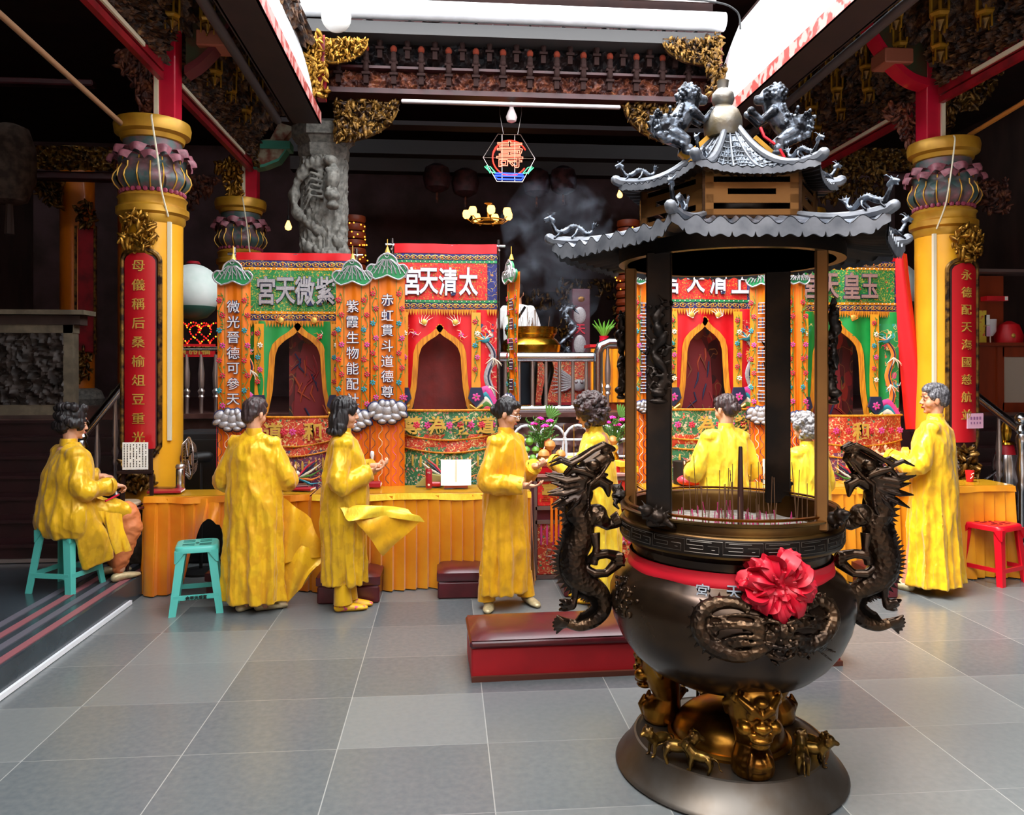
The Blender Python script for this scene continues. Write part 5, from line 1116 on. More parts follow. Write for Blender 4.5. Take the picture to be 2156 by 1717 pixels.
green_curt = mat('green satin curtain', '#14903e', .42, 0, '#0f7c34', 4, 3, .4, .7, bump=.3, bscale=9, dist=.01, bstretch=(1, 1, .25)); red_curt = mat('red satin curtain', '#d8101e', .42, 0, '#c20c18', 4, 3, .4, .7, bump=.3, bscale=9, dist=.01, bstretch=(1, 1, .25))
strip_base = mat('amber satin strip', '#e0921e', .45); inner_red = mat('dark red cloth', '#7c1812', .6, 0, '#5e120e', 5, 4, .4, .7, bump=.2, bscale=12); scroll_mat = palette_mat('painted scroll', '#541416', ['#541416', '#7a1a1c', '#30201c', '#6e2a1c', '#8a2018', '#3a1216'], 9, .6, gold='#8a5a30', goldw=.08, stretch=(1.3, 1, .7))
canopy('green-curtained shrine canopy at left with a green name panel', 497, 745, 533, (550, 676), 892, 'g', '宮天微紫', (628, 58, 680), (878, 925, 945, 1040), '道和', charpx=(562, 602, 643, 686), letm=rib_silver, apr={'x': (545, 706)}, scroll='left')
canopy('red-curtained shrine canopy left of the central railing with pale name characters', 830, 1046, 514, (535, 652), 880, 'r', '宮天清太', (926, 54, 684), (864, 912, 938, 1040), '尊為教道', charpx=(868, 903, 943, 986), apr={'x': (845, 1046)}, scroll='plain')
canopy('red-curtained shrine canopy seen between the pillars of the big burner', 1362, 1592, 512, (532, 650), 880, 'r', '宮天清上', (1482, 46, 668), (862, 912, 932, 1040), '尊為教', charpx=(1412, 1462, 1510, 1557), apr={'x': (1345, 1592)}, scroll='fig')
canopy('green-curtained shrine canopy at right beside the hanging red cloth', 1688, 1890, 535, (550, 656), 905, 'g', '宮天皇玉', (1762, 52, 674), (875, 925, 950, 1045), '和', charpx=(1706, 1745, 1788, 1828), letm=rib_pink, apr={'x': (1680, 1890)}, scroll='fig')
YB = YS-.34
couplet(458, 527, 578, 1035, YB, '微光晉德可參天', 'leftmost orange couplet banner with green leaf crown, left of the green canopy', lotus=.665)
couplet(708, 778, 578, 1035, YB, '紫霞生物能配社', 'orange couplet banner on the right edge of the green canopy', lotus=.665)
couplet(780, 852, 565, 1030, YB, '赤虹貫斗道德尊', 'orange couplet banner at the left edge of the red canopy', lotus=.645)
couplet(1050, 1112, 575, 880, YB+.1, '#####', 'narrow orange couplet banner seen nearly edge-on left of the central railing', rot=radians(-74), lotus=.9)
couplet(1338, 1376, 585, 1035, YB, '#######', 'orange couplet banner behind the left pillars of the big burner', lotus=.6)
couplet(1580, 1632, 585, 1035, YB, '#######', 'orange couplet banner turned sideways right of the second red canopy', rot=radians(-40), lotus=.64)
couplet(1660, 1696, 585, 1035, YB, '', 'slim orange couplet banner at the left edge of the right green canopy', lotus=.65)
# long red cloth hanging at the far right stall
a = PY(1880, 905, YS-.05); b = MB()
b.sheet(lambda u, v: (.03+(.13+.1*(1-v))*u+.1*(1-v)**1.2, .03*sin(u*5+v*3), (PY(1880, 535, YS).z-a.z)*v), 8, 20, .006)
o = part('hanging_red_cloth', b, red_cl, None, loc=a); tag(o, 'long plain red cloth hanging beside the right green canopy', 'cloth')
# ---------------------------------------------------------------- people
def LR(v): return Vector(v)
def hand(b, w, d, nrm, curl=.5, side=1, pinch=False):
    w, d, nrm = Vector(w), Vector(d).normalized(), Vector(nrm); nrm = (nrm-d*nrm.dot(d)).normalized(); s = d.cross(nrm)*side
    M = Matrix((s, d, nrm)).transposed().to_4x4(); M.translation = w+d*.045
    b.ell((0, 0, 0), (.036, .05, .015), 12, 8, M=M)
    b.tube([w-d*.02, w+d*.03], [.025, .026], 10, rnd=True)
    for i, (ln, off, cu) in enumerate(((.068, .029, 1), (.078, .01, .95), (.072, -.01, 1), (.056, -.028, 1.1))):
        p = w+d*(.083-.004*abs(i-1.3))+s*off; P = [p-d*.02, p]; a = 0
        for q, f in enumerate((.42, .32, .26)):
            a += curl*cu*(.9 if q == 0 else 1.15); dr = d*cos(a)+nrm*sin(a)+s*(off*.8); p = p+dr.normalized()*ln*f; P.append(p)
        b.tube(P, [.0088, .0088, .0082, .0078, .0068], 8, rnd=True)
    p = w+d*.02+s*.026; e = p+(s*.75+d*.55+nrm*.35).normalized()*.038; f = e+(d*.9+nrm*(.9 if pinch else .4)+s*.1).normalized()*.032
    b.tube([p-s*.01, p, e, f], [.012, .0115, .0098, .008], 8, rnd=True)
def head(b, M, fem=True):
    E = lambda c, r, rot=None: b.ell(c, r, 14, 10, M=M if rot is None else M @ Matrix.Translation(Vector(c)) @ Euler(rot).to_matrix().to_4x4() @ Matrix.Translation(-Vector(c)))
    E((0, -.018, .03), (.071, .086, .083)); E((0, .018, -.02), (.06, .064, .082)); E((0, .032, -.07), (.043, .042, .036)); E((0, .062, -.092), (.02, .017, .014))
    for s in (-1, 1):
        E((s*.036, .042, -.03), (.027, .03, .032)); E((s*.03, .066, .024), (.023, .013, .009)); E((s*.029, .068, .004), (.014, .011, .008)); E((s*.011, .086, -.026), (.008, .009, .007)); E((s*.073, -.004, -.012), (.009, .018, .03), (0, 0, s*.25))
    T = lambda P, r: b.tube([M @ Vector(p) for p in P], r, 10, rnd=True)
    T([(0, .07, .02), (0, .083, .0), (0, .095, -.022)], [.009, .010, .011]); E((0, .078, -.05), (.022, .011, .006)); E((0, .076, -.059), (.019, .01, .006)); E((0, .068, .05), (.04, .012, .02))
def displace(me, amp, sc, seed=0, zfade=None):
    n = len(me.vertices); P = [v.co.copy() for v in me.vertices]; NN = [v.normal.copy() for v in me.vertices]; out = []
    for p, nn in zip(P, NN):
        q = Vector((p.x*sc[0]+seed, p.y*sc[1], p.z*sc[2])); h = ridged(q)-.55+.4*(ridged(q*2.1)-.55)
        out.extend(p+nn*amp*h)
    me.vertices.foreach_set('co', out); me.update()
def foot(b, c, a, L=.235, up=0.0):
    c = Vector(c); f = Vector((sin(a), cos(a), 0)); r = Vector((f.y, -f.x, 0))
    M = Matrix((r, f, Vector((0, 0, 1)))).transposed().to_4x4(); M.translation = c
    b.tube([M @ Vector(p) for p in ((0, -.06, .035), (0, -.02, .036), (0, .05, .03), (0, .11, .024), (0, .145, .02))], [(.034, .034), (.035, .034), (.041, .028), (.042, .022), (.026, .016)], 12, rnd=True, flat=r)
HAIRS = {}
def hair(style, M):
    b = MB(); E = lambda c, r: b.ell(c, r, 14, 10, M=M); R = random.Random(4)
    if style in ('short', 'man', 'puffy', 'bun', 'bob'):
        E((0, -.024, .042), (.08, .092, .084)); E((0, -.055, .0), (.073, .055, .07)); E((0, .03, .078), (.062, .05, .036))
        for s in (-1, 1): E((s*.062, .005, .03), (.018, .04, .035))
    if style == 'short': E((0, -.065, -.045), (.055, .035, .04)); E((0, .0, .085), (.07, .07, .045))
    if style == 'man': E((0, -.01, .1), (.068, .075, .03)); E((0, -.07, -.02), (.06, .035, .04))
    if style == 'puffy':
        E((0, -.03, .07), (.095, .105, .085)); E((0, -.07, .0), (.085, .06, .08))
        for k in range(26): a = k*2.4; E((.078*cos(a), -.035+.082*sin(a), .05+.08*cos(k*1.3)), (.036,)*3)
    if style == 'bun':
        E((0, -.108, -.005), (.042, .036, .042)); E((0, -.07, -.03), (.05, .04, .03))
        for k in range(8): a = k*.8; E((.022*cos(a), -.125, -.005+.022*sin(a)), (.016, .014, .016))
    if style == 'bob':
        E((0, -.07, -.06), (.088, .05, .09)); E((0, .066, .058), (.058, .022, .03)); E((0, -.02, .06), (.084, .095, .08))
        for s in (-1, 1):
            E((s*.072, -.025, -.04), (.022, .05, .09)); E((s*.078, -.03, -.1), (.022, .05, .045)); E((s*.06, .045, .035), (.022, .028, .04))
        for k in range(9): a = pi+pi*k/8; E((.085*cos(a)*1.0, -.03+.085*sin(a)*.9, -.135), (.022, .022, .03))
    if style in ('curly', 'greycurly'):
        q = 1.28 if style == 'curly' else 1.05; E((0, -.03, .03), (.09*q, .1*q, .095*q)); E((0, -.06, -.04), (.085*q, .06*q, .07*q))
        for k in range(150):
            z = R.uniform(-.85, 1); a = R.uniform(0, 6.28); rr = sqrt(max(0, 1-z*z)); y = rr*sin(a)
            if y > .45 and z < .45: continue
            E((.098*q*rr*cos(a), -.03+.105*q*y, .02+.1*q*z-(.02 if z < 0 else 0)), (R.uniform(.014, .026),)*3)
    return b
def person(lab, loc, rotz, h=1.6, hairst='short', hmat=None, arms=None, robe=None, silkm=None, headrot=(0, 0, 0), headoff=(0, 0), feet=None, shoe=None, sk=None, seated=False, seed=0, fold=1, folds=9, extra=None, hem=.07, width=1, glasses=False, trou=None, slit=True, inner=False):
    s = h/1.6; t = thing('person', lab, 'person', loc, rotz); sk = sk or skin; silkm = silkm or silk['yellow satin']
    hz = 1.485 if not seated else seated[1]
    hc = Vector((headoff[0], headoff[1], hz)); HM = Matrix.Translation(hc) @ Euler(headrot).to_matrix().to_4x4()
    b = MB(); head(b, HM); sh = hz-.185
    b.tube([(headoff[0]*.4, headoff[1]*.4-.01, sh-.03), (headoff[0]*.8, headoff[1]*.8-.012, sh+.06), tuple(HM @ Vector((0, -.02, -.04)))], [.06, .05, .052], 14, rnd=True)
    pel = .85 if not seated else seated[0]+.08
    b.tube([(0, 0, sh-.03), (0, 0, (sh+pel)/2), (0, 0, pel)], [(.09, .07), (.105, .085), (.12, .09)], 14, rnd=True, flat=(1, 0, 0))
    arms = arms or {}
    for sd, (sx, key) in (('R', (1, 'R')), ('L', (-1, 'L'))):
        el, wr, hd, nr, cu = arms.get(sd, ((sx*.24, .0, sh-.3), (sx*.2, .2, sh-.32), (0, 1, 0), (0, 0, 1), .6))
        b.tube([(sx*.12, 0, sh-.06), el], [.036, .034], 10, rnd=True); b.tube([el, wr], [.036, .024], 10, rnd=True); hand(b, wr, hd, nr, cu, side=sx, pinch=True)
    feet = feet or [((.07, 0), 0), ((-.07, 0), 0)]
    if not seated:
        for i, ((fx, fy), fa) in enumerate(feet):
            sx = 1 if fx >= feet[1-i][0][0] else -1; b.tube([(sx*.075, 0, pel), (sx*.07+fx*.2, fy*.4+.02, .46), (fx, fy-.03, .09)], [.08, .055, .036], 10, rnd=True); b.tube([(fx, fy-.03, .09), (fx, fy-.02, .05)], [.036, .034], 8, rnd=True)
    else:
        for k_ in seated[2]: b.tube([k_[0], k_[1], k_[2]], [.085, .06, .04], 12, rnd=True)
    me = fuse(b, sk, .0055, 2, name='body'); body = link('body', me, t); body.scale = (s,)*3
    fb = MB()
    for q in (-1, 1):
        fb.ell((q*.029, .078, .004), (.0125, .004, .0042), 10, 6, 0, M=HM); fb.tube([HM @ Vector(p) for p in ((q*.014, .0815, .026), (q*.03, .082, .03), (q*.046, .072, .026))], .0028, 5, 1)
    o = part('eyes_and_brows', fb, [eye_m, brow_m], body)
    fb = MB(); fb.tube([HM @ Vector(p) for p in ((-.022, .083, -.053), (-.008, .0895, -.052), (.008, .0895, -.052), (.022, .083, -.053))], [.002, .0045, .0045, .002], 6); fb.tube([HM @ Vector(p) for p in ((-.016, .084, -.06), (0, .088, -.0605), (.016, .084, -.06))], [.002, .0045, .002], 6); part('lips', fb, lip, body)
    hb = hair(hairst, HM); hm = fuse(hb, hmat or hair_b, .005, 3 if 'curly' not in hairst else 1, name='hair'); displace(hm, .009, (34, 34, 5) if 'curly' not in hairst else (30, 30, 30), seed); link('hair', hm, t).scale = (s,)*3
    if glasses:
        g = MB()
        for q in (-1, 1): g.tube([HM @ Vector((q*.031+.021*cos(a), .094, .002+.016*sin(a))) for a in [k*.45 for k in range(14)]], .0014, 5, closed=True); g.tube([HM @ Vector((q*.052, .092, .004)), HM @ Vector((q*.074, .0, .0))], .0014, 5)
        g.tube([HM @ Vector((-.01, .095, .004)), HM @ Vector((.01, .095, .004))], .0014, 5); c = part('glasses', g, steel, t); c.scale = (s,)*3
    # robe
    rb = MB(); rp = robe or [(hem, .21, .17, 0), (.3, .2, .165, 0), (.6, .195, .16, 0), (.82, .19, .155, 0), (.98, .175, .14, 0), (1.12, .185, .14, 0), (1.22, .18, .125, 0), (1.285, .135, .095, -.005), (1.33, .07, .068, -.01), (1.355, .058, .058, -.01)]
    n = 72; rs = []; rpp = spline([(a, c_, d, e) for a, c_, d, e in rp], 5)
    for (z, rx, ry, yo) in rpp:
        f = max(0, min(1, (1.0-z)/.7))*fold; ring = []
        for j in range(n):
            a = 2*pi*j/n; q = 1+f*.17*(sin(folds*a+seed+.6*sin(2*a+seed))*.6+.4*sin((folds*2+1)*a+seed*2+z*2))
            q += .03*noise.noise((cos(a)*2+seed, sin(a)*2, z*3))
            cc = cos(a)*(abs(cos(a))**-.12 if abs(cos(a)) > .01 else 1); ring.append(Vector((rx*width*q*cos(a)+headoff[0]*max(0, (z-.9))*1.2, ry*q*sin(a)+yo+headoff[1]*max(0, (z-.9))*1.2, z)))
        rs.append(ring)
    rb.rings(rs)
    for sd, sx in (('R', 1), ('L', -1)):
        el, wr = arms.get(sd, ((sx*.24, .0, sh-.3), (sx*.2, .2, sh-.32)))[:2]; el, wr = Vector(el), Vector(wr); S0 = Vector((sx*.125*width, -.005+headoff[1]*.3, sh-.035)); cu = wr-(wr-el).normalized()*.015
        mid = el+Vector((sx*.005, -.01, -.015))
        rb.tube(spline([tuple(S0)+(.062,), tuple(S0.lerp(mid, .5))+(.072,), tuple(mid)+(.07,), tuple(mid.lerp(cu, .5)+Vector((0, 0, -.012)))+(.064,), tuple(cu)+(.056,)], 5) and [p[:3] for p in spline([tuple(S0), tuple(S0.lerp(mid, .5)), tuple(mid), tuple(mid.lerp(cu, .5)+Vector((0, 0, -.012))), tuple(cu)], 5)], [.06+.014*sin(pi*k/22) for k in range(21)], 16)
        rb.ell(S0, (.075, .075, .062), 12, 8); rb.ell(S0*.55+Vector((0, 0, S0.z*.45+.02)), (.09, .075, .05), 12, 8)
    if extra: extra(rb)
    me = fuse(rb, silkm, .0085, 2, .5, name='robe'); me.update()
    displace(me, .017, (8, 8, 2.2), seed*3.3+1); displace(me, .005, (15, 15, 7), seed*1.7+4)
    ro = link('robe', me, t); ro.scale = (s,)*3
    c = MB(); nb = Matrix.Translation((headoff[0]*.5, headoff[1]*.5-.01, sh+.045)); c.lathe([(.062, -.02), (.06, .02), (.056, .035), (.053, .035), (.055, 0)], 24, cap=False, M=nb); part('collar', c, silkm, ro)
    for sd, sx in (('R', 1), ('L', -1)):
        el, wr = arms.get(sd, ((sx*.24, .0, sh-.3), (sx*.2, .2, sh-.32)))[:2]; el, wr = Vector(el), Vector(wr); d = (wr-el).normalized(); p = wr-d*.03
        c = MB().tube([p-d*(.09 if inner else .02), p+d*.02, p+d*.024, p+d*.01], [.068, .062, .052, .05], 16, cap=False); part('cuff', c, silk['pale yellow satin'] if inner else silkm, ro)
    for i, ((fx, fy), fa) in enumerate(feet):
        fm_ = MB(); foot(fm_, (fx, fy, seated[3] if seated else 0), fa); o = part('shoe', fm_, shoe or shoe_g, t); o.scale = (s,)*3
        if trou: q = MB().tube([(fx, fy-.03, (seated[3] if seated else 0)+.25), (fx, fy-.03, (seated[3] if seated else 0)+.16), (fx, fy-.025, (seated[3] if seated else 0)+.06)], [.05, .062, .07], 16); o = part('trouser_leg', q, trou, t); o.scale = (s,)*3
    return t, ro, s
def flap(ro, t_loc, rotz, s, quad, bulge, mt, nu=16, nv=12, wav=.02):
    M = (Matrix.Translation(Vector(t_loc)) @ Matrix.Rotation(rotz, 4, 'Z') @ Matrix.Scale(s, 4)).inverted(); A, B, C, D = [Vector(p) for p in quad]; bu = Vector(bulge)
    def fn(u, v):
        p = A.lerp(B, u).lerp(D.lerp(C, u), v)+bu*sin(pi*u*.9+.1)*sin(pi*v*.7+.4)+Vector((0, wav*sin(9*u+4*v), wav*.6*sin(7*v+3*u))); return M @ p
    b = MB(); b.grid(fn, nu, nv); b.grid(lambda u, v: Vector(fn(1-u, v))+Vector((0, .004, .001)), nu, nv); o = part('robe_flap', b, mt, ro); o['label'] = 'wind-blown robe flap'; return o
G = lambda px, d: PD(px, 785+HC*F/d, d)
rad = radians
# 1 woman seen from the back, left
l1 = G(535, 5.95); r1 = rad(-12)
t1, ro, s = person('person in long yellow robe seen from behind, short dark hair, at left table', l1, r1, 1.6, 'short', hair_br, {'R': ((.25, .04, 1.0), (.16, .25, 1.02), (-.4, .9, .1), (0, 0, 1), .6), 'L': ((-.255, .03, .98), (-.15, .24, 1.0), (.4, .9, .1), (0, 0, 1), .6)},
    silkm=silk['yellow satin'], headrot=(-.25, 0, rad(-22)), headoff=(0, .02), feet=[((.1, .0), rad(55)), ((-.05, -.02), rad(25))], seed=1, width=1.1, robe=[(.07, .215, .16, .0), (.3, .205, .16, 0), (.6, .2, .155, 0), (.82, .195, .155, 0), (.98, .185, .145, 0), (1.12, .195, .14, 0), (1.22, .185, .125, 0), (1.285, .135, .095, -.005), (1.33, .07, .068, -.01), (1.355, .058, .058, -.01)])
P5 = lambda px, py, d=5.95: PD(px, py, d)
flap(ro, l1, r1, s, [P5(588, 1045, 5.95), P5(655, 1095, 6.0), P5(688, 1170, 6.05), P5(596, 1190, 5.95)], (0, -.06, .02), silk['orange yellow satin'])
flap(ro, l1, r1, s, [P5(592, 1140, 5.95), P5(687, 1165, 6.04), P5(645, 1222, 6.0), P5(604, 1272, 5.95)], (.03, -.05, 0), silk['yellow satin'])
# 2 woman in profile
l2 = G(724, 5.95); r2 = rad(-84)
t2, ro, s = person('person with black bob hair in yellow robe in profile, hands cupped before the couplet banner', l2, r2, 1.6, 'bob', hair_b, {'R': ((.2, -.02, .99), (.06, .19, 1.05), (-.2, .95, .15), (-.3, 0, 1), .55), 'L': ((-.2, .0, 1.0), (-.04, .22, 1.08), (.2, .95, .05), (0, -.1, 1), .7)},
    silkm=silk['shaded yellow satin'], headrot=(-.08, 0, rad(4)), headoff=(0, .01), feet=[((.05, .02), rad(-5)), ((-.07, .06), rad(8))], shoe=shoe_y, seed=5, trou=silk['shaded yellow satin'], width=.9,
    robe=[(.2, .15, .16, .0), (.45, .165, .165, 0), (.7, .175, .18, 0.0), (.9, .175, .185, .01), (1.05, .17, .165, .015), (1.16, .175, .145, .01), (1.24, .17, .115, 0), (1.295, .12, .085, -.005), (1.335, .07, .065, -.01), (1.355, .058, .058, -.01)])
P6 = lambda px, py, d=5.9: PD(px, py, d)
flap(ro, l2, r2, s, [P6(712, 1070, 5.78), P6(858, 1075, 5.95), P6(893, 1100, 6.0), P6(735, 1100, 5.74)], (0, -.03, .05), silk['pale yellow satin'])
flap(ro, l2, r2, s, [P6(730, 1078, 5.78), P6(888, 1094, 6.0), P6(806, 1171, 5.9), P6(768, 1120, 5.8)], (0, -.04, -.0), silk['orange yellow satin'], wav=.01)
# 3 centre woman
l3 = G(1064, 6.05); r3 = rad(-128)
t3, ro, s = person('person with glasses and hair bun in yellow robe, looking down, stepping right', l3, r3, 1.6, 'bun', hair_b, {'R': ((.23, -.01, 1.0), (.12, .25, .96), (-.35, .9, .0), (-.1, 0, 1), .35), 'L': ((-.23, .02, 1.0), (-.11, .2, 1.08), (.3, .8, .1), (.2, 0, 1), .8)},
    silkm=silk['orange yellow satin'], headrot=(-.32, 0, rad(18)), headoff=(0, .025), feet=[((.13, -.06), rad(60)), ((-.15, .12), rad(30))], seed=9, glasses=True, trou=silk['orange yellow satin'], inner=True, hem=.1, folds=7,
    robe=[(.12, .215, .16, .0), (.3, .21, .16, 0), (.6, .2, .155, 0), (.82, .19, .155, 0), (.98, .175, .14, 0), (1.12, .18, .135, 0), (1.22, .175, .12, 0), (1.285, .13, .09, -.005), (1.33, .07, .068, -.01), (1.355, .058, .058, -.01)])
# 4 woman reaching to the offering table
l4 = G(1262, 6.15); r4 = rad(72)
t4, ro, s = person('person with bushy curly dark hair in yellow robe reaching over the offering table', l4, r4, 1.6, 'curly', hair_br, {'R': ((.22, .1, 1.03), (.2, .3, 1.06), (.1, .95, .0), (0, 0, -1), .25), 'L': ((-.2, .14, 1.06), (-.06, .37, 1.1), (.1, .95, -.1), (0, 0, -1), .35)},
    silkm=silk['pale yellow satin'], headrot=(-.3, 0, 0), headoff=(0, .09), feet=[((.08, .1), 0), ((-.08, .02), 0)], shoe=shoe_y, seed=14, trou=silk['yellow satin'])
# 5 woman with bun behind the burner
l5 = G(1527, 6.3); r5 = rad(10)
person('person with low hair bun in yellow robe seen from behind between the burner pillars', l5, r5, 1.62, 'bun', hair_br, {'R': ((.25, .04, 1.0), (.17, .26, 1.0), (-.4, .9, .1), (0, 0, 1), .6), 'L': ((-.26, .03, 1.0), (-.16, .25, 1.0), (.4, .9, .1), (0, 0, 1), .6)},
    silkm=silk['pale yellow satin'], headrot=(-.2, 0, rad(18)), headoff=(0, .0), seed=20, width=1.12)
# 6 elderly woman
l6 = G(1703, 6.2); r6 = rad(18)
person('short person with curly grey hair behind the right pillar of the burner', l6, r6, 1.46, 'greycurly', hair_gr, {'R': ((.25, .06, 1.0), (.17, .26, 1.0), (-.4, .9, .1), (0, 0, 1), .6), 'L': ((-.26, .06, 1.0), (-.16, .28, 1.0), (.4, .9, .1), (0, 0, 1), .6)},
    silkm=silk['pale yellow satin'], headrot=(-.35, 0, rad(15)), headoff=(-.01, .05), seed=26, width=1.1)
# 7 man on the right
l7 = G(1966, 6.45); r7 = rad(48)
person('person with short greying hair in bright yellow robe, facing left at right table', l7, r7, 1.7, 'man', hair_sp, {'R': ((.25, .06, 1.0), (.17, .27, 1.03), (-.3, .9, .1), (0, 0, 1), .6), 'L': ((-.26, .08, 1.0), (-.16, .3, 1.04), (.3, .9, .1), (0, 0, 1), .6)},
    silkm=silk['yellow satin'], headrot=(-.05, 0, rad(25)), headoff=(0, .0), feet=[((.08, .12), rad(10)), ((-.1, .2), rad(20))], sk=skin2, seed=31, width=1.12,
    robe=[(.07, .24, .2, .0), (.3, .22, .18, 0), (.6, .205, .17, 0), (.82, .2, .165, 0), (.98, .19, .15, 0), (1.12, .2, .15, 0), (1.22, .185, .13, 0), (1.285, .135, .095, -.005), (1.33, .07, .068, -.01), (1.355, .058, .058, -.01)])
# 8 seated drummer
ld = PD(140, 785+(HC-.17)*F/5.95, 5.95); ld.z = .17; rd = rad(-46)
def skirt(rb):
    rb.tube([(.1, 0, .56), (.12, .28, .56), (.13, .4, .5)], [(.11, .1), (.11, .09), (.09, .07)], 16, rnd=True); rb.tube([(-.1, 0, .56), (-.12, .26, .56), (-.14, .36, .5)], [(.11, .1), (.11, .09), (.09, .07)], 16, rnd=True)
    rb.tube([(.18, .05, .5), (.2, .12, .35), (.19, .16, .18)], [(.08, .11), (.05, .12), (.03, .12)], 14, flat=(1, 0, 0))
t8, ro, s = person('person in yellow robe and salmon trousers seated on a stool, drumming', ld, rd, 1.6, 'puffy', hair_b, {'R': ((.27, .02, .78), (.2, .26, .76), (-.2, .95, -.1), (0, 0, -1), .9), 'L': ((-.27, .06, .8), (-.14, .3, .8), (.3, .9, -.1), (0, 0, -1), .9)},
    silkm=silk['shaded yellow satin'], headrot=(-.15, 0, rad(-8)), headoff=(0, .05), seated=(.5, 1.235, [((.09, .05, .56), (.12, .4, .5), (.12, .34, .1)), ((-.09, .05, .56), (-.13, .38, .5), (-.14, .4, .1))], 0.0), feet=[((.12, .36), rad(-15)), ((-.14, .38), 0)], seed=40, fold=.3, extra=skirt, width=1.2,
    robe=[(.4, .2, .17, .0), (.5, .235, .21, 0), (.6, .235, .2, 0), (.72, .215, .175, 0), (.84, .22, .16, .01), (.94, .205, .14, .02), (1.01, .165, .115, .02), (1.06, .1, .08, .02), (1.1, .062, .062, .02)])
b = MB(); b.tube([(.12, .38, .52), (.135, .41, .42), (.125, .37, .28), (.12, .34, .14), (.12, .335, .1)], [.1, .1, .085, .06, .045], 16, rnd=True)
m_ = fuse(b, salmon, .009, 2); displace(m_, .01, (8, 8, 16), 3); link('trouser_leg', m_, t8)
b = MB(); b.tube([(-.13, .38, .52), (-.14, .41, .42), (-.14, .4, .28), (-.14, .4, .1)], [.1, .1, .085, .045], 16, rnd=True); m_ = fuse(b, salmon, .009, 2); displace(m_, .01, (8, 8, 16), 5); link('trouser_leg', m_, t8)
flap(ro, ld, rd, 1, [PD(205, 1078, 5.55), PD(255, 1085, 5.75), PD(276, 1158, 5.8), PD(245, 1170, 5.7)], (0, -.04, 0), silk['yellow satin'])
o = part('drumstick', MB().tube([(0, 0, 0), tuple(PD(250, 1042, 5.75)-PD(222, 1056, 5.6))], .006, 6), red_paint, None, loc=PD(222, 1056, 5.6)); tag(o, 'thin red drumstick held over the drum by the seated drummer', 'drumstick')
# 9 worshipper on the porch
l9 = PY(1090, 860, 10.3); l9.z = 1.3
t9 = thing('person', 'person in white shirt and dark trousers seen from behind at the porch urn', 'person', l9, rad(-6))
b = MB(); HM = Matrix.Translation((0, .02, 1.55)); head(b, HM); b.tube([(0, 0, 1.36), (0, .01, 1.5)], [.055, .05], 12, rnd=True); b.tube([(0, 0, 1.3), (0, 0, 1.0), (0, 0, .9)], [(.14, .09), (.12, .1), (.13, .1)], 12, rnd=True)
for q in (-1, 1): b.tube([(q*.18, 0, 1.33), (q*.24, .1, 1.1), (q*.06, .28, 1.25)], [.04, .035, .025], 10, rnd=True); hand(b, (q*.06, .28, 1.25), (-q*.3, .3, 1), (-q, 0, 0), .6, q); b.tube([(q*.09, 0, .9), (q*.09, 0, .45), (q*.09, -.01, .06)], [.08, .06, .04], 10, rnd=True); foot(b, (q*.09, 0, 0), 0)
link('body', fuse(b, skin2, .007, 2), t9); link('hair', fuse(hair('man', HM), hair_b, .008, 2), t9)
b = MB(); b.tube([(0, 0, 1.4), (0, 0, 1.36), (0, 0, 1.2), (0, 0, .92)], [(.07, .06), (.19, .1), (.2, .13), (.19, .13)], 20, flat=(1, 0, 0))
for q in (-1, 1): b.tube([(q*.17, 0, 1.33), (q*.25, .08, 1.12), (q*.16, .18, 1.15)], [.06, .06, .055], 12, rnd=True)
m_ = fuse(b, white_cloth, .01, 2); displace(m_, .01, (8, 8, 3), 2); link('shirt', m_, t9)
b = MB()
for q in (-1, 1): b.tube([(q*.08, 0, .95), (q*.1, 0, .5), (q*.1, 0, .08)], [.1, .085, .075], 14)
link('trousers', fuse(b, navy, .01, 2), t9); part('shoulder_strap', MB().tube([(.1, -.13, 1.36), (0, -.16, 1.2), (-.14, -.15, .98)], [(.02, .005)]*3, 6), black, t9)
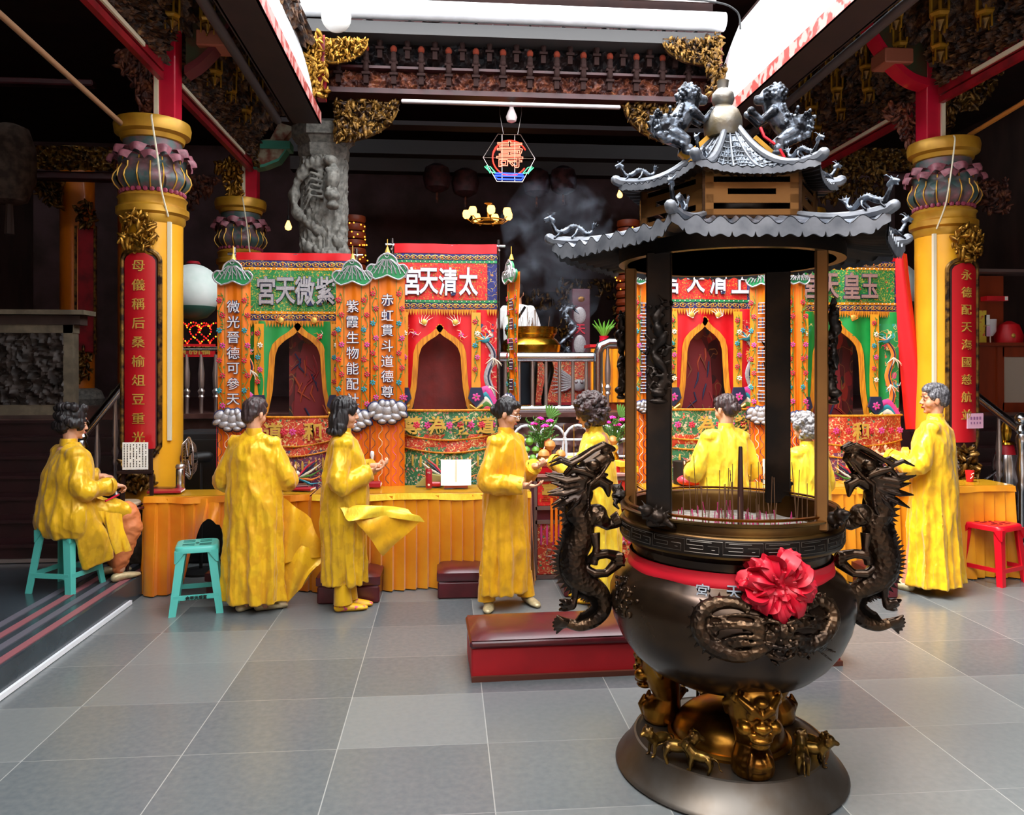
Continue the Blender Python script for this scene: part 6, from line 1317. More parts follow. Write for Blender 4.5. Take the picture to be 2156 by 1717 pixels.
# ---------------------------------------------------------------- tables
def table(lab, x0, x1, Y0, Y1, zt, mt, lift=None, z0=.02, seed=0, front=True, edge=None):
    t = thing('offering_table', lab, 'table', ((x0+x1)/2, (Y0+Y1)/2, 0)); cx, cy = (x0+x1)/2, (Y0+Y1)/2; W, D = x1-x0, Y1-Y0
    for sx in (-1, 1):
        for sy in (-1, 1): part('leg', MB().box((sx*(W/2-.06), sy*(D/2-.06), zt/2-.02), (.04, .04, zt-.04)), black, t, False)
    part('tabletop', MB().box((0, 0, zt-.02), (W-.02, D-.02, .035)), cab, t, False)
    c = part('tablecloth', MB().box((0, 0, zt+.001), (W, D, .008), bev=.003), gold_satin, t, False, label='golden satin cloth under clear glass')
    part('glass_top', MB().box((0, 0, zt+.009), (W-.01, D-.01, .006)), glassm, c, False)
    R = random.Random(seed)
    def skirt_(ax0, ay0, ax1, ay1, name):
        L = sqrt((ax1-ax0)**2+(ay1-ay0)**2); n = max(4, int(L/.095)); nx, ny = (ay1-ay0)/L, -(ax1-ax0)/L
        def fn(u, v):
            k = u*n; f = k-math.floor(k); z = zt-.01-(zt-z0)*v
            lf = lift(u) if (lift and ny < -.5) else 0; z = z+lf*v
            off = (.016+.045*v)*(f**.7)+.03*v*sin(u*17+seed)+.015*v*noise.noise((u*9, v*2, seed))+.07*lf*v
            return (ax0+(ax1-ax0)*u+nx*off, ay0+(ay1-ay0)*u+ny*off, z)
        b = MB().grid(fn, n*10, 14); b.grid(lambda u, v: Vector(fn(1-u, v))-Vector((nx*.006, ny*.006, 0)), n*10, 14); part(name, b, mt, c, angle=60, label='pleated satin table skirt')
    skirt_(-W/2, -D/2, W/2, -D/2, 'table_skirt'); skirt_(W/2, -D/2, W/2, D/2, 'table_skirt'); skirt_(-W/2, D/2, -W/2, -D/2, 'table_skirt')
    e = MB().sheet(lambda u, v: (-W/2+W*u, -D/2-.014-.008*sin(31*u)-.012*(1-v), zt+.006-.05*(1-v)+.006*sin(13*u+seed)), 40, 2, .004); part('heading', e, edge or mt, c, label='flat cloth heading')
    return t
glassm = mat('clear glass top', '#c08c1c', .16, 0, spec=.35)
YT = 6.55; xl = PY(304, 1200, YT).x; xs_ = PY(655, 1200, YT).x; xr = PY(1118, 1200, YT).x
table('long table at far left draped in orange satin, skirt lifted, red booklets on it', xl, xs_-.01, YT, 6.89, .79, orange_satin, lift=lambda u: .62*max(0, sin(pi*min(1, max(0, (u-.2)/.42))))**1.3, seed=1)
table('long table with pleated golden skirt carrying the open book and red can', xs_+.01, xr, YT, 7.0, .79, gold_satin, seed=2, edge=silk['pale yellow satin'])
x2 = PY(2136, 1100, 6.5).x; x1 = PY(1800, 1100, 6.5).x; x0 = PY(1360, 1100, 6.5).x
table('yellow satin table at the right end, behind the man and the red stool', x1+.01, x2, 6.5, 6.89, .80, gold_satin, seed=3)
table('yellow satin table behind the big burner with red cushion and bucket on it', x0, x1-.01, 6.5, 6.89, .80, gold_satin, seed=4)
ZT = .803
# offering table in the centre
a0 = PY(1128, 1225, 6.75).x; a1 = PY(1338, 1225, 6.75).x; t = thing('offering_cabinet', 'glass-fronted offering cabinet with red embroidered front and gold character, centre', 'altar table', ((a0+a1)/2, 7.0, 0)); W = a1-a0
part('carcass', MB().box((0, .02, .45), (W-.02, .44, .88)), mat('plum cloth', '#6a2030', .6), t, False)
part('top', MB().box((0, 0, .905), (W+.03, .52, .03), bev=.005), mat('pinkish stone top', '#a87870', .3), t, False)
fr = MB()
for z in (.02, .5, .62, .87): fr.box((0, -.225, z), (W, .03, .03))
for k in range(5): fr.box((-W/2+W*k/4, -.225, .45), (.025, .03, .86))
part('frame', fr, MATS.setdefault('grey brown frame', mat('grey brown frame', '#7a6460', .4, .4)), t, False)
b = MB().box((0, -.212, .76), (W-.04, .01, .24)); o = part('front_panel', b, red_brocade, t, False, label='red panel with gold character')
b = MB().box((0, -.212, .27), (W-.04, .01, .46)); o2 = part('front_panel', b, apron_r, t, False, label='embroidered lower panel')
part('lettering', MB().text('臺', .16, (-W*.375+.02, -.22, .76), off=.02, ext=.004), goldthread, o, False, label='gold character')
b = MB()
for k in range(16): x = -W/2+.05+(W-.1)*k/15; b.tube([(x, -.225, .48), (x, -.228, .42), (x, -.225, .3)], [.006, .011, .008], 6, 0)
for k in range(30): x = random.Random(k).uniform(-W/2+.05, W/2-.05); z = random.Random(k+50).uniform(.05, .3); b.tube([(x, -.225, z), (x+.03*cos(k), -.23, z+.03*sin(k)), (x+.06*cos(k+1), -.225, z+.05*sin(k+1))], [.012, .01, .003], 5, 1)
part('tassels', b, [thr_p, rib_pink], o2)
b = MB()
for k, x in enumerate((-.3, -.26, -.22)): b.box((x, -.25, .52-.05*k), (.022, .004, .38), 0)
part('orange_streamers', b, orange_cl, t, False)
AT = .92; AX = lambda px, dy=6.9: PY(px, 900, dy).x
def item(name, lab, cat, loc, parts_, rz=0, group=None):
    t = thing(name, lab, cat, loc, rz, group)
    for p in parts_: o = part(p[0], p[1], p[2], t, *(p[3:4] or [True])); 
    return t
def bouquet(px, Y, lab, seed):
    x = AX(px, Y); R = random.Random(seed); vase = MB().lathe([(.05, 0), (.055, .01), (.03, .03), (.045, .08), (.05, .12), (.025, .17), (.022, .2), (.04, .22)], 20)
    st_ = MB(); fl = MB()
    for k in range(60):
        a = R.uniform(0, 6.28); r = R.uniform(.03, .16); z = R.uniform(.28, .5); P = [(0, 0, .2), (r*.5*cos(a), r*.5*sin(a), .2+(z-.2)*.6), (r*cos(a), r*sin(a), z)]; st_.tube(P, [.003, .003, .001], 4)
        for q in range(5): u = .4+.12*q; p = Vector(P[1]).lerp(Vector(P[2]), u); st_.ell(p, (.022, .003, .006), 5, 3, rot=(R.uniform(-1, 1), R.uniform(-1, 1), R.uniform(0, 6)))
    for q in range(7): a = .4+q*.22; st_.ell((.06+.07*cos(a), .03, .47+.07*sin(a)), (.06, .004, .012), 6, 4, rot=(0, -a, 0))
    cs = [(-.07, -.05, .42), (.02, -.07, .4), (-.02, -.03, .46), (.07, -.02, .44)]
    for c in cs:
        for q in range(26): a = q*2.4; e = 1.2*sqrt(q/26); fl.ell((c[0]+.03*sin(e)*cos(a), c[1]-.01+.02*sin(e)*sin(a), c[2]+.022*cos(e)), (.014, .008, .012), 6, 4, rot=(e, 0, a))
    return item('flower_vase', lab, 'flowers', (x, Y, AT), [('vase', vase, brass), ('foliage', st_, leafgreen), ('blossoms', fl, mat('magenta flower', '#e0209c', .5) if 'magenta flower' not in MATS else MATS['magenta flower'])])
bouquet(1141, 6.88, 'brass vase of magenta flowers left of the red candle on the offering cabinet', 1); bouquet(1292, 6.98, 'vase of magenta flowers and palm leaves right of the curly-haired person', 2)
gourd = mat('tan gourd', '#d89a50', .4, 0, '#c88440', 12, 3); green_f = mat('green mango', '#4a8a28', .35, 0, '#6a9a38', 8, 3); yel_f = mat('yellow pomelo', '#d8b040', .4)
def fruit(px, py, Y, r, m_, lab, cat, name, grp=None, stem=True):
    p = PY(px, py, Y); z = max(AT+r*.9, p.z); t = thing(name, lab, cat, (p.x, Y, z), 0, grp)
    part('fruit_body', MB().lathe([(.01, -r*.92), (r*.6, -r*.8), (r, -r*.1), (r*.85, r*.5), (r*.4, r*.88), (.01, r*.92)], 20), m_, t)
    if stem: part('stem', MB().tube([(0, 0, r*.85), (r*.15, 0, r*1.35)], [.006, .003], 5), thr_w, t)
fruit(1145, 958, 6.75, .052, gourd, 'tan gourd at the front left of the gourd pile', 'gourd', 'gourd'); fruit(1180, 958, 6.77, .048, gourd, 'tan gourd at the right of the gourd pile', 'gourd', 'gourd'); fruit(1158, 938, 6.8, .05, gourd, 'topmost tan gourd of the pile', 'gourd', 'gourd')
fruit(1108, 948, 6.8, .035, green_f, 'green fruit at the left below the green stack', 'fruit', 'mango', None, False); fruit(1128, 948, 6.82, .035, green_f, 'green fruit touching the brass vase foot', 'fruit', 'mango', None, False); fruit(1115, 930, 6.85, .038, green_f, 'topmost green fruit with a red sticker', 'fruit', 'mango', None, False); fruit(1122, 965, 6.74, .033, green_f, 'small green fruit low in front of the others', 'fruit', 'mango', None, False)
fruit(1290, 928, 6.95, .048, gourd, 'tan fruit with a red dot on top of a yellow one, right', 'fruit', 'pear', None, False); fruit(1292, 944, 6.95, .045, yel_f, 'yellow fruit underneath the tan one, right', 'fruit', 'pear', None, False)
x = AX(1153, 6.84); t = thing('votive_candle', 'tall red votive candle beside the brass vase', 'candle', (x, 6.84, AT)); part('candle_body', MB().lathe([(.032, 0), (.032, .29), (.028, .3)], 20), mat('red candle', '#d83028', .4, 0, '#e86a50', 20, 2), t); part('wick', MB().tube([(0, 0, .29), (0, 0, .32)], .003, 5), black, t)
x = AX(1153, 6.68); t = thing('red_gift_box', 'dark red box on the front edge of the offering cabinet, below the reaching hand', 'box', (x-.03, 6.8, AT)); part('box_body', MB().box((0, 0, .03), (.16, .12, .06), bev=.008), red_board, t, False); part('lid', MB().box((0, 0, .065), (.165, .125, .02), bev=.006), mat('dark red lid', '#8a0c18', .4), t, False)
for k, (px, dz, nm) in enumerate(((1306, 0, 'yellow paper bundle nearest the left pillar of the burner'), (1318, .05, 'upper yellow box stacked at the right end of the offering cabinet'), (1328, 0, 'lower yellow box at the right end of the offering cabinet'))):
    t = thing('yellow_paper_box', nm, 'box', (AX(px, 6.82)-.02, 6.84+.05*(k == 0), AT+dz)); part('box_body', MB().box((0, 0, .025), (.13, .14, .05), bev=.004, rz=.2*k), mat('yellow paper %d' % k, ['#f0c828', '#f4d038', '#e8bc20'][k], .6), t, False); part('band', MB().box((0, -.0, .026), (.03, .145, .053), rz=.2*k), red_cl, t, False)
p = PY(1210, 945, 6.95); t = thing('card_box', 'white card standing behind the gourds', 'card', (p.x, 6.97, AT)); part('card', MB().box((0, 0, .08), (.13, .006, .16)), paper, t, False); part('card_foot', MB().box((0, .03, .005), (.1, .06, .008)), paper, t, False)
p = PY(1290, 930, 6.95)
for k in range(5):
    px = (1148, 1188, 1208, 1313, 1160)[k]; p = PY(px, 900, 6.95); o = part('long_incense_stick', MB().tube([(0, 0, 0), (.01*(k-2), 0, .42)], .0025, 5), gold_paint, None, loc=(p.x, 6.9+.02*k, AT)); tag(o, 'tall thin golden incense stick standing among the offerings on the cabinet', 'incense stick', 'tall incense sticks on the offering cabinet')
# white arched fence before the porch
t = thing('arched_fence', 'low white metal fence of overlapping arches in front of the porch', 'fence', (AX(1220, 8.1), 8.1, 0))
for k in range(9):
    x = -1.1+.27*k; b = MB().tube([(x-.15, 0, .02), (x-.15, 0, 1.05)]+[(x-.15*cos(a), 0, 1.05+.2*sin(a)) for a in [pi*q/10 for q in range(1, 10)]]+[(x+.15, 0, 1.05), (x+.15, 0, .02)], .014, 8); part('arch', b, white_metal, t)
b = MB()
for z in (.3, .92, 1.1): b.tube([(-1.3, 0, z), (1.3, 0, z)], .014, 8)
part('rail', b, white_metal, t)
# porch railings
def railing(lab, x0, x1, Y, zt, zb=1.36, nb=7, rr=.055, turned=False, corner=None):
    t = thing('railing', lab, 'railing', (x0, Y, 1.3)); z1, z0 = zt-1.3, zb-1.3+.0
    P = [(0, 0, z1), (x1-x0, 0, z1)] if not corner else None
    if corner: P = [(0, 0, z0), (0, 0, z1-.12), (.03, 0, z1-.04), (.12, 0, z1), (x1-x0, 0, z1)]
    part('handrail', MB().tube(P, rr, 16), steel, t, label='polished steel handrail')
    if not turned: part('bottom_rail', MB().tube([(0, 0, z0+.02), (x1-x0, 0, z0+.02)], rr*.8, 14), steel, t)
    for k in range(nb):
        x = (x1-x0)*(k+.5)/nb; h = z1-z0
        if turned: b = MB().lathe([(.045, 0), (.05, .02), (.02, .05), (.02, h*.3), (.035, h*.33), (.025, h*.36), (.04, h*.42), (.022, h*.46), (.03, h*.5), (.035, h*.7), (.02, h*.9), (.02, h)], 12, (x, 0, z0-.06))
        else: b = MB().tube([(x, 0, z0), (x, 0, z1)], .02, 10)
        part('baluster', b, steel_warm, t)
    return t
rx0 = PY(1050, 750, 8.75).x; rx1 = PY(1252, 750, 8.75).x; rx2 = PY(1420, 720, 8.75).x
railing('wide steel railing on the porch edge in front of the bronze urn', rx0, rx1-.02, 8.75, PY(1100, 752, 8.75).z, 1.37, 7)
railing('higher steel railing with turned balusters right of the urn', rx1+.04, rx2, 8.75, PY(1290, 722, 8.75).z, 1.37, 4, turned=True, corner=True)
railing('turned-baluster railing on the porch between the left columns and the green canopy', PY(378, 740, 8.75).x, PY(560, 740, 8.75).x, 8.75, PY(420, 735, 8.75).z, 1.37, 6, .03, turned=True)
def stair_rail(s, xw, lab):
    t = thing('stair_railing', lab, 'railing', (xw, 7.0, .17)); ya, yb = 0, 1.75; za, zb = 1.08, 1.95
    part('handrail', MB().tube([(0, ya, za), (0, yb, zb)], .04, 14), steel, t, label='polished sloping handrail')
    part('newel_post', MB().lathe([(.06, 0), (.065, .03), (.03, .06), (.03, .5), (.045, .55), (.03, .6), (.05, .72), (.03, .85), (.04, .95), (.05, 1.0), (.035, 1.05), (.05, 1.08), (.035, 1.12), (.02, 1.14)], 18), steel, t)
    part('ball_finial', MB().ell((0, 0, 1.19), .06, 18, 12), steel, t)
    for k in range(4):
        y = .3+.38*k; z0 = .161*(int(y/.27)+1)-.02; h = za+(zb-za)*y/1.75-z0; part('baluster', MB().lathe([(.04, 0), (.045, .02), (.016, .05), (.016, h*.3), (.032, h*.34), (.02, h*.38), (.034, h*.44), (.02, h*.5), (.03, h*.62), (.016, h*.85), (.016, h)], 12, (0, y, z0)), steel_warm, t)
stair_rail(1, PY(172, 1000, 7.0).x, 'steel stair railing with round ball finial behind the drummer'); stair_rail(-1, PY(2150, 1000, 7.0).x, 'steel stair railing on the right stairs')
# bronze urn on the porch
p = PY(1118, 800, 9.7); t = thing('porch_urn', 'polished brass incense urn on dark curved legs behind the porch railing', 'incense burner', (p.x, 9.7, 1.3))
part('bowl', MB().lathe([(.1, .62), (.3, .66), (.36, .76), (.37, .84), (.33, .9), (.29, .93), (.29, .96), (.32, .98), (.325, 1.06), (.31, 1.06), (.3, .95)], 48), brass, t, label='polished golden bowl')
b = MB()
for k in range(36): a = 2*pi*k/36; b.box((.327*cos(a), .327*sin(a), 1.02+.015*(k % 2)), (.006, .035, .008), rz=a)
part('fret_pattern', b, bronze_gold, t, False)
for a in (-90, 30, 150):
    b = MB().tube(spline([(.2, 0, .7), (.3, 0, .55), (.24, 0, .3), (.2, 0, .12), (.28, 0, .02)], 5), [.06-.0018*k for k in range(21)], 12, rnd=True, M=Matrix.Rotation(rad(a), 4, 'Z')); part('leg', b, bronze_black, t)
R = random.Random(8)
for k in range(22):
    a = R.uniform(0, 6.28); r = R.uniform(0, .24); o = link('incense_stick', st, None, (p.x+r*cos(a), 9.7+r*sin(a), 2.24)); o.scale = (1.6, 1.6, R.uniform(.15, .4)); o.rotation_euler = (R.gauss(0, .06), R.gauss(0, .06), 0); tag(o, 'incense stick standing in the brass urn on the porch', 'incense stick', 'incense sticks in the porch urn')
# drum altar cloths and clutter behind
def simple(name, lab, cat, loc, specs, rz=0, group=None):
    t = thing(name, lab, cat, loc, rz, group)
    for nm, b, m_, sm in specs: part(nm, b, m_, t, sm)
    return t
p = PY(1215, 830, 11.2); simple('porch_altar', 'altar with silver dragon embroidered cloth behind the porch railing', 'altar', (p.x, 11.2, 1.3), [('table_body', MB().box((0, .2, .35), (1.3, .5, .7)), cab, False), ('altar_cloth', MB().sheet(lambda u, v: (-.62+1.24*u, -.08+.01*sin(20*u), .08+.62*v), 20, 6, .01), apron_r, True), ('step', MB().box((0, -.25, .04), (2.4, .4, .08)), red_beam, False)])
b = MB(); R = random.Random(2)
for s in (-1, 1):
    for q in range(9): a = -.8+q*.3; b.tube([(s*.04, 0, .32), (s*(.15+.05*cos(a)), -.02, .32+.12*sin(a)), (s*(.3+.1*cos(a)), 0, .34+.22*sin(a))], [.02, .018, .004], 6, rnd=True)
b.ell((0, -.01, .3), (.1, .03, .09)); b.ell((-.04, -.04, .35), .025); b.ell((.04, -.04, .35), .025)
o = part('dragon_embroidery', b, rib_silver, None); o.parent = [x for x in COL.objects if x.name == 'porch_altar'][0]; o.location = (0, -.12, .02)
p = PY(1285, 820, 10.2); simple('side_altar', 'small altar draped in golden yellow cloth right of the silver dragon altar', 'altar', (p.x+.1, 10.4, 1.3), [('table_body', MB().box((0, .2, .42), (.62, .4, .84)), cab, False), ('golden_drape', MB().sheet(lambda u, v: (-.33+.66*u, -.03+.02*sin(44*u), .1+.72*v), 60, 4, .006), gold_satin, True), ('red_top', MB().box((0, .2, .86), (.68, .46, .04)), red_cl, False)])
p = PY(1278, 700, 10.35); b = MB()
for k in range(12): a = k*.52; b.tube([(0, 0, .08), (.07*cos(a), .03*sin(a), .2), (.16*cos(a), .05*sin(a), .3+.05*sin(k))], [.008, .02, .004], 5)
simple('potted_lily', 'green leafy plant in a red pot on the golden side altar', 'plant', (p.x, 10.55, 2.18), [('pot', MB().lathe([(.05, 0), (.07, .03), (.06, .1), (.07, .12)], 16), red_paint, True), ('leaves', b, mat('fresh green', '#6aa838', .5), True)])
b = MB(); S = spline([(.0, 0, .1), (-.1, 0, .22), (.02, 0, .34), (.1, 0, .46), (.0, 0, .58), (-.06, 0, .68), (.02, 0, .76), (.1, 0, .7)], 6); b.tube(S, [.05-.0008*k for k in range(len(S))], 8, rnd=True)
for k in range(40): q = S[R.randrange(len(S))]; a = R.uniform(0, 6.3); b.tube([q, (q[0]+.1*cos(a), -.04, q[2]+.09*sin(a))], [.022, .004], 6, rnd=True)
p = PY(1200, 760, 10.8); o = link('silver_dragon_ornament', fuse(b, silver_fig, .01, 1), None, (p.x, 10.95, 1.98)); tag(o, 'curling silver dragon ornament on the altar right of the brass urn', 'ornament')
p = PY(1228, 690, 10.9); simple('memorial_lamp_box', 'upright translucent box lamp with a silver and red character right of the dragon ornament', 'lamp', (p.x, 11.2, 2.0), [('case', MB().box((0, 0, .5), (.26, .26, 1.0), bev=.01), mat('smoky pink panel', '#5a3440', .3), False), ('lettering', MB().text('天', .16, (-.02, -.14, .42), off=.02), thr_r, False), ('silver_emblem', MB().ell((-.02, -.135, .62), (.09, .01, .12)).ell((-.02, -.135, .2), (.09, .01, .14)), rib_silver, True), ('gold_emblem', MB().ell((0, -.135, .85), (.05, .01, .04)), gold, True)])
# spiral prayer towers
for px, lab in ((1316, 'orange-gold spiral prayer lamp tower behind the left pillar of the burner'), (738, 'amber lamp tower behind the stone dragon column')):
    Yt = 11.8; p = PY(px, 700, Yt); b = MB(); 
    b.lathe([(.24, 0), (.24, .1), (.2, .22)], 16)
    for k in range(22): b.lathe([(.2-.002*k, .12*k+.2), (.22-.002*k, .12*k+.24), (.17, .12*k+.3)], 16)
    lm__ = MB(); R = random.Random(px)
    for k in range(90): a = R.uniform(3.3, 6.1); lm__.ell((.21*cos(a), .21*sin(a), R.uniform(.2, 2.7)), .012, 5, 4)
    simple('prayer_lamp_tower', lab, 'lamp', (p.x+.05, Yt, 1.3), [('tiers', b, mat('amber tower', '#7a3010', .5) if 'amber tower' not in MATS else MATS['amber tower'], True), ('lights', lm__, mat('amber light', '#ffa030', .4, emit=2.5) if 'amber light' not in MATS else MATS['amber light'], True)])
# gilded clutter in the dim hall
R = random.Random(77)
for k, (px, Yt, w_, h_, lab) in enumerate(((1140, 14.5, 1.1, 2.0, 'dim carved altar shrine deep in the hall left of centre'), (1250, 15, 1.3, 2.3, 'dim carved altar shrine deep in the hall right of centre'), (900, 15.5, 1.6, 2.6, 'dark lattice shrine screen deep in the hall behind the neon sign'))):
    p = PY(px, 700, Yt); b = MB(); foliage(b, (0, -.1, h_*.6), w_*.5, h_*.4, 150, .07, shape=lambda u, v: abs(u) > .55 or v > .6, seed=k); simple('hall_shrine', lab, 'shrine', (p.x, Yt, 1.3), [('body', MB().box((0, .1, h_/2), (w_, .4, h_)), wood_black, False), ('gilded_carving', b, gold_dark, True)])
# flower sprays & wisps on the altar
# ---------------------------------------------------------------- lights and hangings
t = thing('neon_sign', 'hexagonal neon sign with a red longevity character in a ring, green leaves and blue base', 'neon sign', PY(1072, 333, 9.9)); q = 9.9/F
def nx(px, py): return ((px-1072)*q, 0, -(py-333)*q)
part('wire_frame', MB().tube([nx(*a) for a in ((1048, 283), (1096, 283), (1127, 333), (1100, 383), (1046, 383), (1017, 333))], .006, 5, closed=True).tube([nx(1017, 333), nx(1127, 333)], .004, 5).tube([nx(1057, 284), nx(1057, 383)], .006, 5).tube([nx(1084, 284), nx(1084, 383)], .006, 5).tube([nx(1060, 283), nx(1052, 240), nx(1052, 215)], .003, 4).tube([nx(1090, 283), nx(1098, 240), nx(1098, 215)], .003, 4), steel_warm, t)
part('neon_ring', MB().tube([nx(1074+37*cos(a), 333+37*sin(a)) for a in [k*2*pi/40+.6+.14*0 for k in range(34)]] + [], .009, 8).tube([nx(1074-37*cos(a), 333-37*sin(a)) for a in (.3, .6, .9, 1.2, 1.5, 1.8, 2.1)], .012, 8), neon_r, t)
part('neon_character', MB().text('壽', .36, (0.005, -.03, .04), 0, bevel=.014), neon_c, t)
g_ = MB()
for s in (-1, 1):
    for e in ((0, 0), (12, -2)): g_.tube([nx(1072+s*(28+e[0]), 366+e[1]), nx(1072+s*(40+e[0]), 352), nx(1072+s*(48), 350), nx(1072+s*(42), 362), nx(1072+s*(28+e[0]), 366)], .007, 6)
part('neon_leaves', g_, neon_g, t)
part('neon_base', MB().tube([nx(1042, 366), nx(1102, 366)], .011, 8).tube([nx(1040, 371), nx(1104, 371), nx(1098, 378), nx(1048, 378)], .011, 8, closed=True), neon_b, t)
p = PY(1028, 463, 11.5); t = thing('chandelier', 'small gilded chandelier with seven glowing cup shades', 'chandelier', p)
part('ring', MB().tube([(.24*cos(k*pi/8), .24*sin(k*pi/8), -.02) for k in range(16)], .012, 8, closed=True).lathe([(.1, -.03), (.08, 0), (.015, .02), (.015, .22), (.06, .24)], 12), gold_paint, t)
for k in range(7):
    a = k*2*pi/7+.3; c_ = (.32*cos(a), .32*sin(a), .02); part('arm', MB().tube([(.1*cos(a), .1*sin(a), -.02), (.22*cos(a), .22*sin(a), -.05), c_], .008, 6), gold_paint, t); part('shade', MB().lathe([(.03, 0), (.055, .03), (.06, .08), (.045, .12), (.01, .125)], 12, c_), glow_warm, t)
def bulb(px, py, Y, lab, m_, r=.045, pear=False):
    p = PY(px, py, Y); t = thing('light_bulb', lab, 'light bulb', p); part('glass_bulb', MB().lathe([(.01, -r), (r*.8, -r*.7), (r, 0), (r*.7, r*.8), (r*.4, r*1.5), (r*.3, r*2)], 16), m_, t); part('socket', MB().tube([(0, 0, r*1.8), (0, 0, r*3.2)], r*.4, 8), black if not pear else glow_dim, t); part('cord', MB().tube([(0, 0, r*3), (0, 0, r*3+.3)], .004, 5), black, t)
bulb(607, 478, 11.5, 'glowing warm bulb behind the second left column', glow_warm, .05); bulb(1305, 411, 10.5, 'glowing warm bulb left of the burner roof', glow_warm, .04); bulb(1077, 247, 9.55, 'unlit white bulb hanging below the lintel above the neon sign', mat('pinkish white bulb', '#e8d8d8', .4), .07, True)
# paper lanterns, heart lights, red signs
def big_lantern(px, py, Y, r, lab):
    p = PY(px, py, Y); t = thing('paper_lantern', lab, 'lantern', p); pr = []
    for k in range(25):
        a = -pi/2+pi*k/24; pr.append((max(.02, r*cos(a)*(1+.018*(k % 2))), r*1.0*sin(a)))
    part('paper_globe', MB().lathe(pr[3:], 32), lantern_m, t); part('green_base', MB().lathe([(.05, -r*1.12), (r*.5, -r*1.02), (r*.78, -r*.72), (r*.82, -r*.62)], 32), lantern_g, t); part('top_cap', MB().lathe([(.08, r), (.06, r+.03)], 16), red_beam, t)
big_lantern(407, 612, 8.9, .29, 'big white paper lantern with green base right of the left column'); big_lantern(1878, 605, 9.0, .3, 'white paper lantern with green base behind the right canopy')
def hearts(px, py, Y, lab, flip=1):
    p = PY(px, py, Y); t = thing('heart_light_string', lab, 'string lights', p); r_ = MB(); y_ = MB(); k = 0; wr = MB()
    for (cx, cz, w_) in ((-.12, 0, .14), (.02, -.02, .12), (.12, 0, .13)):
        P = []
        for i in range(34):
            a = 2*pi*i/34; P.append((cx+w_*1.0*(16*sin(a)**3)/17, .02*cx, cz+w_*(13*cos(a)-5*cos(2*a)-2*cos(3*a)-cos(4*a))/17))
        wr.tube(P, .003, 4, closed=True)
        for q in P: (r_ if k % 4 else y_).ell(q, .009, 5, 4); k += 1
    part('wire', wr, black, t); part('red_lights', r_, led_r, t); part('yellow_lights', y_, led_y, t)
hearts(418, 698, 8.8, 'string of red and yellow heart-shaped lights under the left paper lantern'); hearts(1905, 690, 8.9, 'string of red heart-shaped lights under the right paper lantern')
p = PY(408, 738, 8.7); t = thing('red_sign', 'red sign with gold characters on the railing below the left heart lights', 'sign', p); part('sign_board', MB().box((0, .05, 0), (.42, .03, .14)), red_cl, t, False); part('lettering', MB().text('桃祈福', .095, (.02, .03, 0), off=.02), goldthread, t, False)
p = PY(1905, 712, 8.75); o = part('red_sign_shelf', MB().box((0, 0, 0), (.4, .3, .1), bev=.03), red_cl, None, False, loc=p); tag(o, 'plain red rounded shelf under the right heart lights', 'shelf')
p = PY(20, 345, 10.5); t = thing('old_lantern', 'large dim brown lantern at the upper left edge', 'lantern', p); part('lantern_body', MB().lathe([(.1, .5), (.22, .45), (.3, .2), (.3, -.2), (.2, -.48), (.1, -.52)], 24), mat('aged lantern', '#5a4a40', .7, 0, '#33261f', 8, 4), t); part('tassel', MB().tube([(0, 0, -.5), (0, 0, -.9)], [.04, .06], 8), wall_dark, t)
# ---------------------------------------------------------------- things on the tables
def booklet(px, Y, w_, d_, m_, lab, rz=0, z=ZT+.012, h=.018, X=None):
    p = PY(px, 1030, Y); t = thing('booklet', lab, 'book', (p.x, Y, z), rz); part('cover', MB().box((0, 0, h/2), (w_, d_, h), bev=.003), m_, t, False); part('pages', MB().box((.004, 0, h/2), (w_-.004, d_-.012, h*.6)), paper, t, False)
redcov = mat('red book cover', '#a01428', .4)
booklet(350, 6.68, .26, .16, redcov, 'red booklet lying open at the left end of the left table', .1); booklet(345, 6.8, .2, .14, maroon, 'dark red booklet behind the open red one, far left table', -.1)
booklet(622, 6.8, .2, .16, maroon, 'dark red booklet between the two standing persons', .3, h=.03); booklet(640, 6.72, .16, .12, redcov, 'small red booklet near the seam of the left tables', -.2)
booklet(785, 6.85, .14, .12, redcov, 'red box-like booklet beside the white candle stick', 0, h=.04)
p = PY(380, 1030, 6.8); simple('thermos_flask', 'steel thermos flask with shiny lid at the left table', 'flask', (p.x, 6.8, ZT+.012), [('flask_body', MB().lathe([(.036, 0), (.038, .01), (.038, .17), (.032, .18)], 20), steel, True), ('lid', MB().lathe([(.036, .18), (.04, .185), (.04, .2), (.03, .215), (.014, .218)], 20), steel_warm, True)])
p = PY(903, 1033, 6.72); t = simple('drink_can', 'slim red drink can left of the open white book', 'can', (p.x, 6.72, ZT+.012), [('can_body', MB().lathe([(.024, 0), (.028, .008), (.028, .15), (.022, .165)], 20), redcov, True), ('can_top', MB().lathe([(.022, .165), (.022, .17), (.018, .168)], 20), steel, True), ('lettering', MB().text('VC', .02, (0, -.03, .135), off=.01).ell((0, -.028, .03), (.01, .003, .01)), thr_w, False)])
p = PY(960, 1030, 6.78); b = MB(); b.sheet(lambda u, v: (-.13+.26*u, .05*v-.035*abs(sin(pi*u))*.6+.0, .02+.215*v), 16, 4, .012); simple('open_book', 'open blank white book standing on a small easel on the middle table', 'book', (p.x, 6.72, ZT+.012), [('pages', b, paper, True), ('easel', MB().box((0, .04, .01), (.2, .12, .02)).box((0, .1, .08), (.02, .01, .16)), cab, False), ('ribbon', MB().box((.0, -.012, .12), (.012, .004, .24)), mat('pale ribbon', '#f0e8c8', .5), False)])
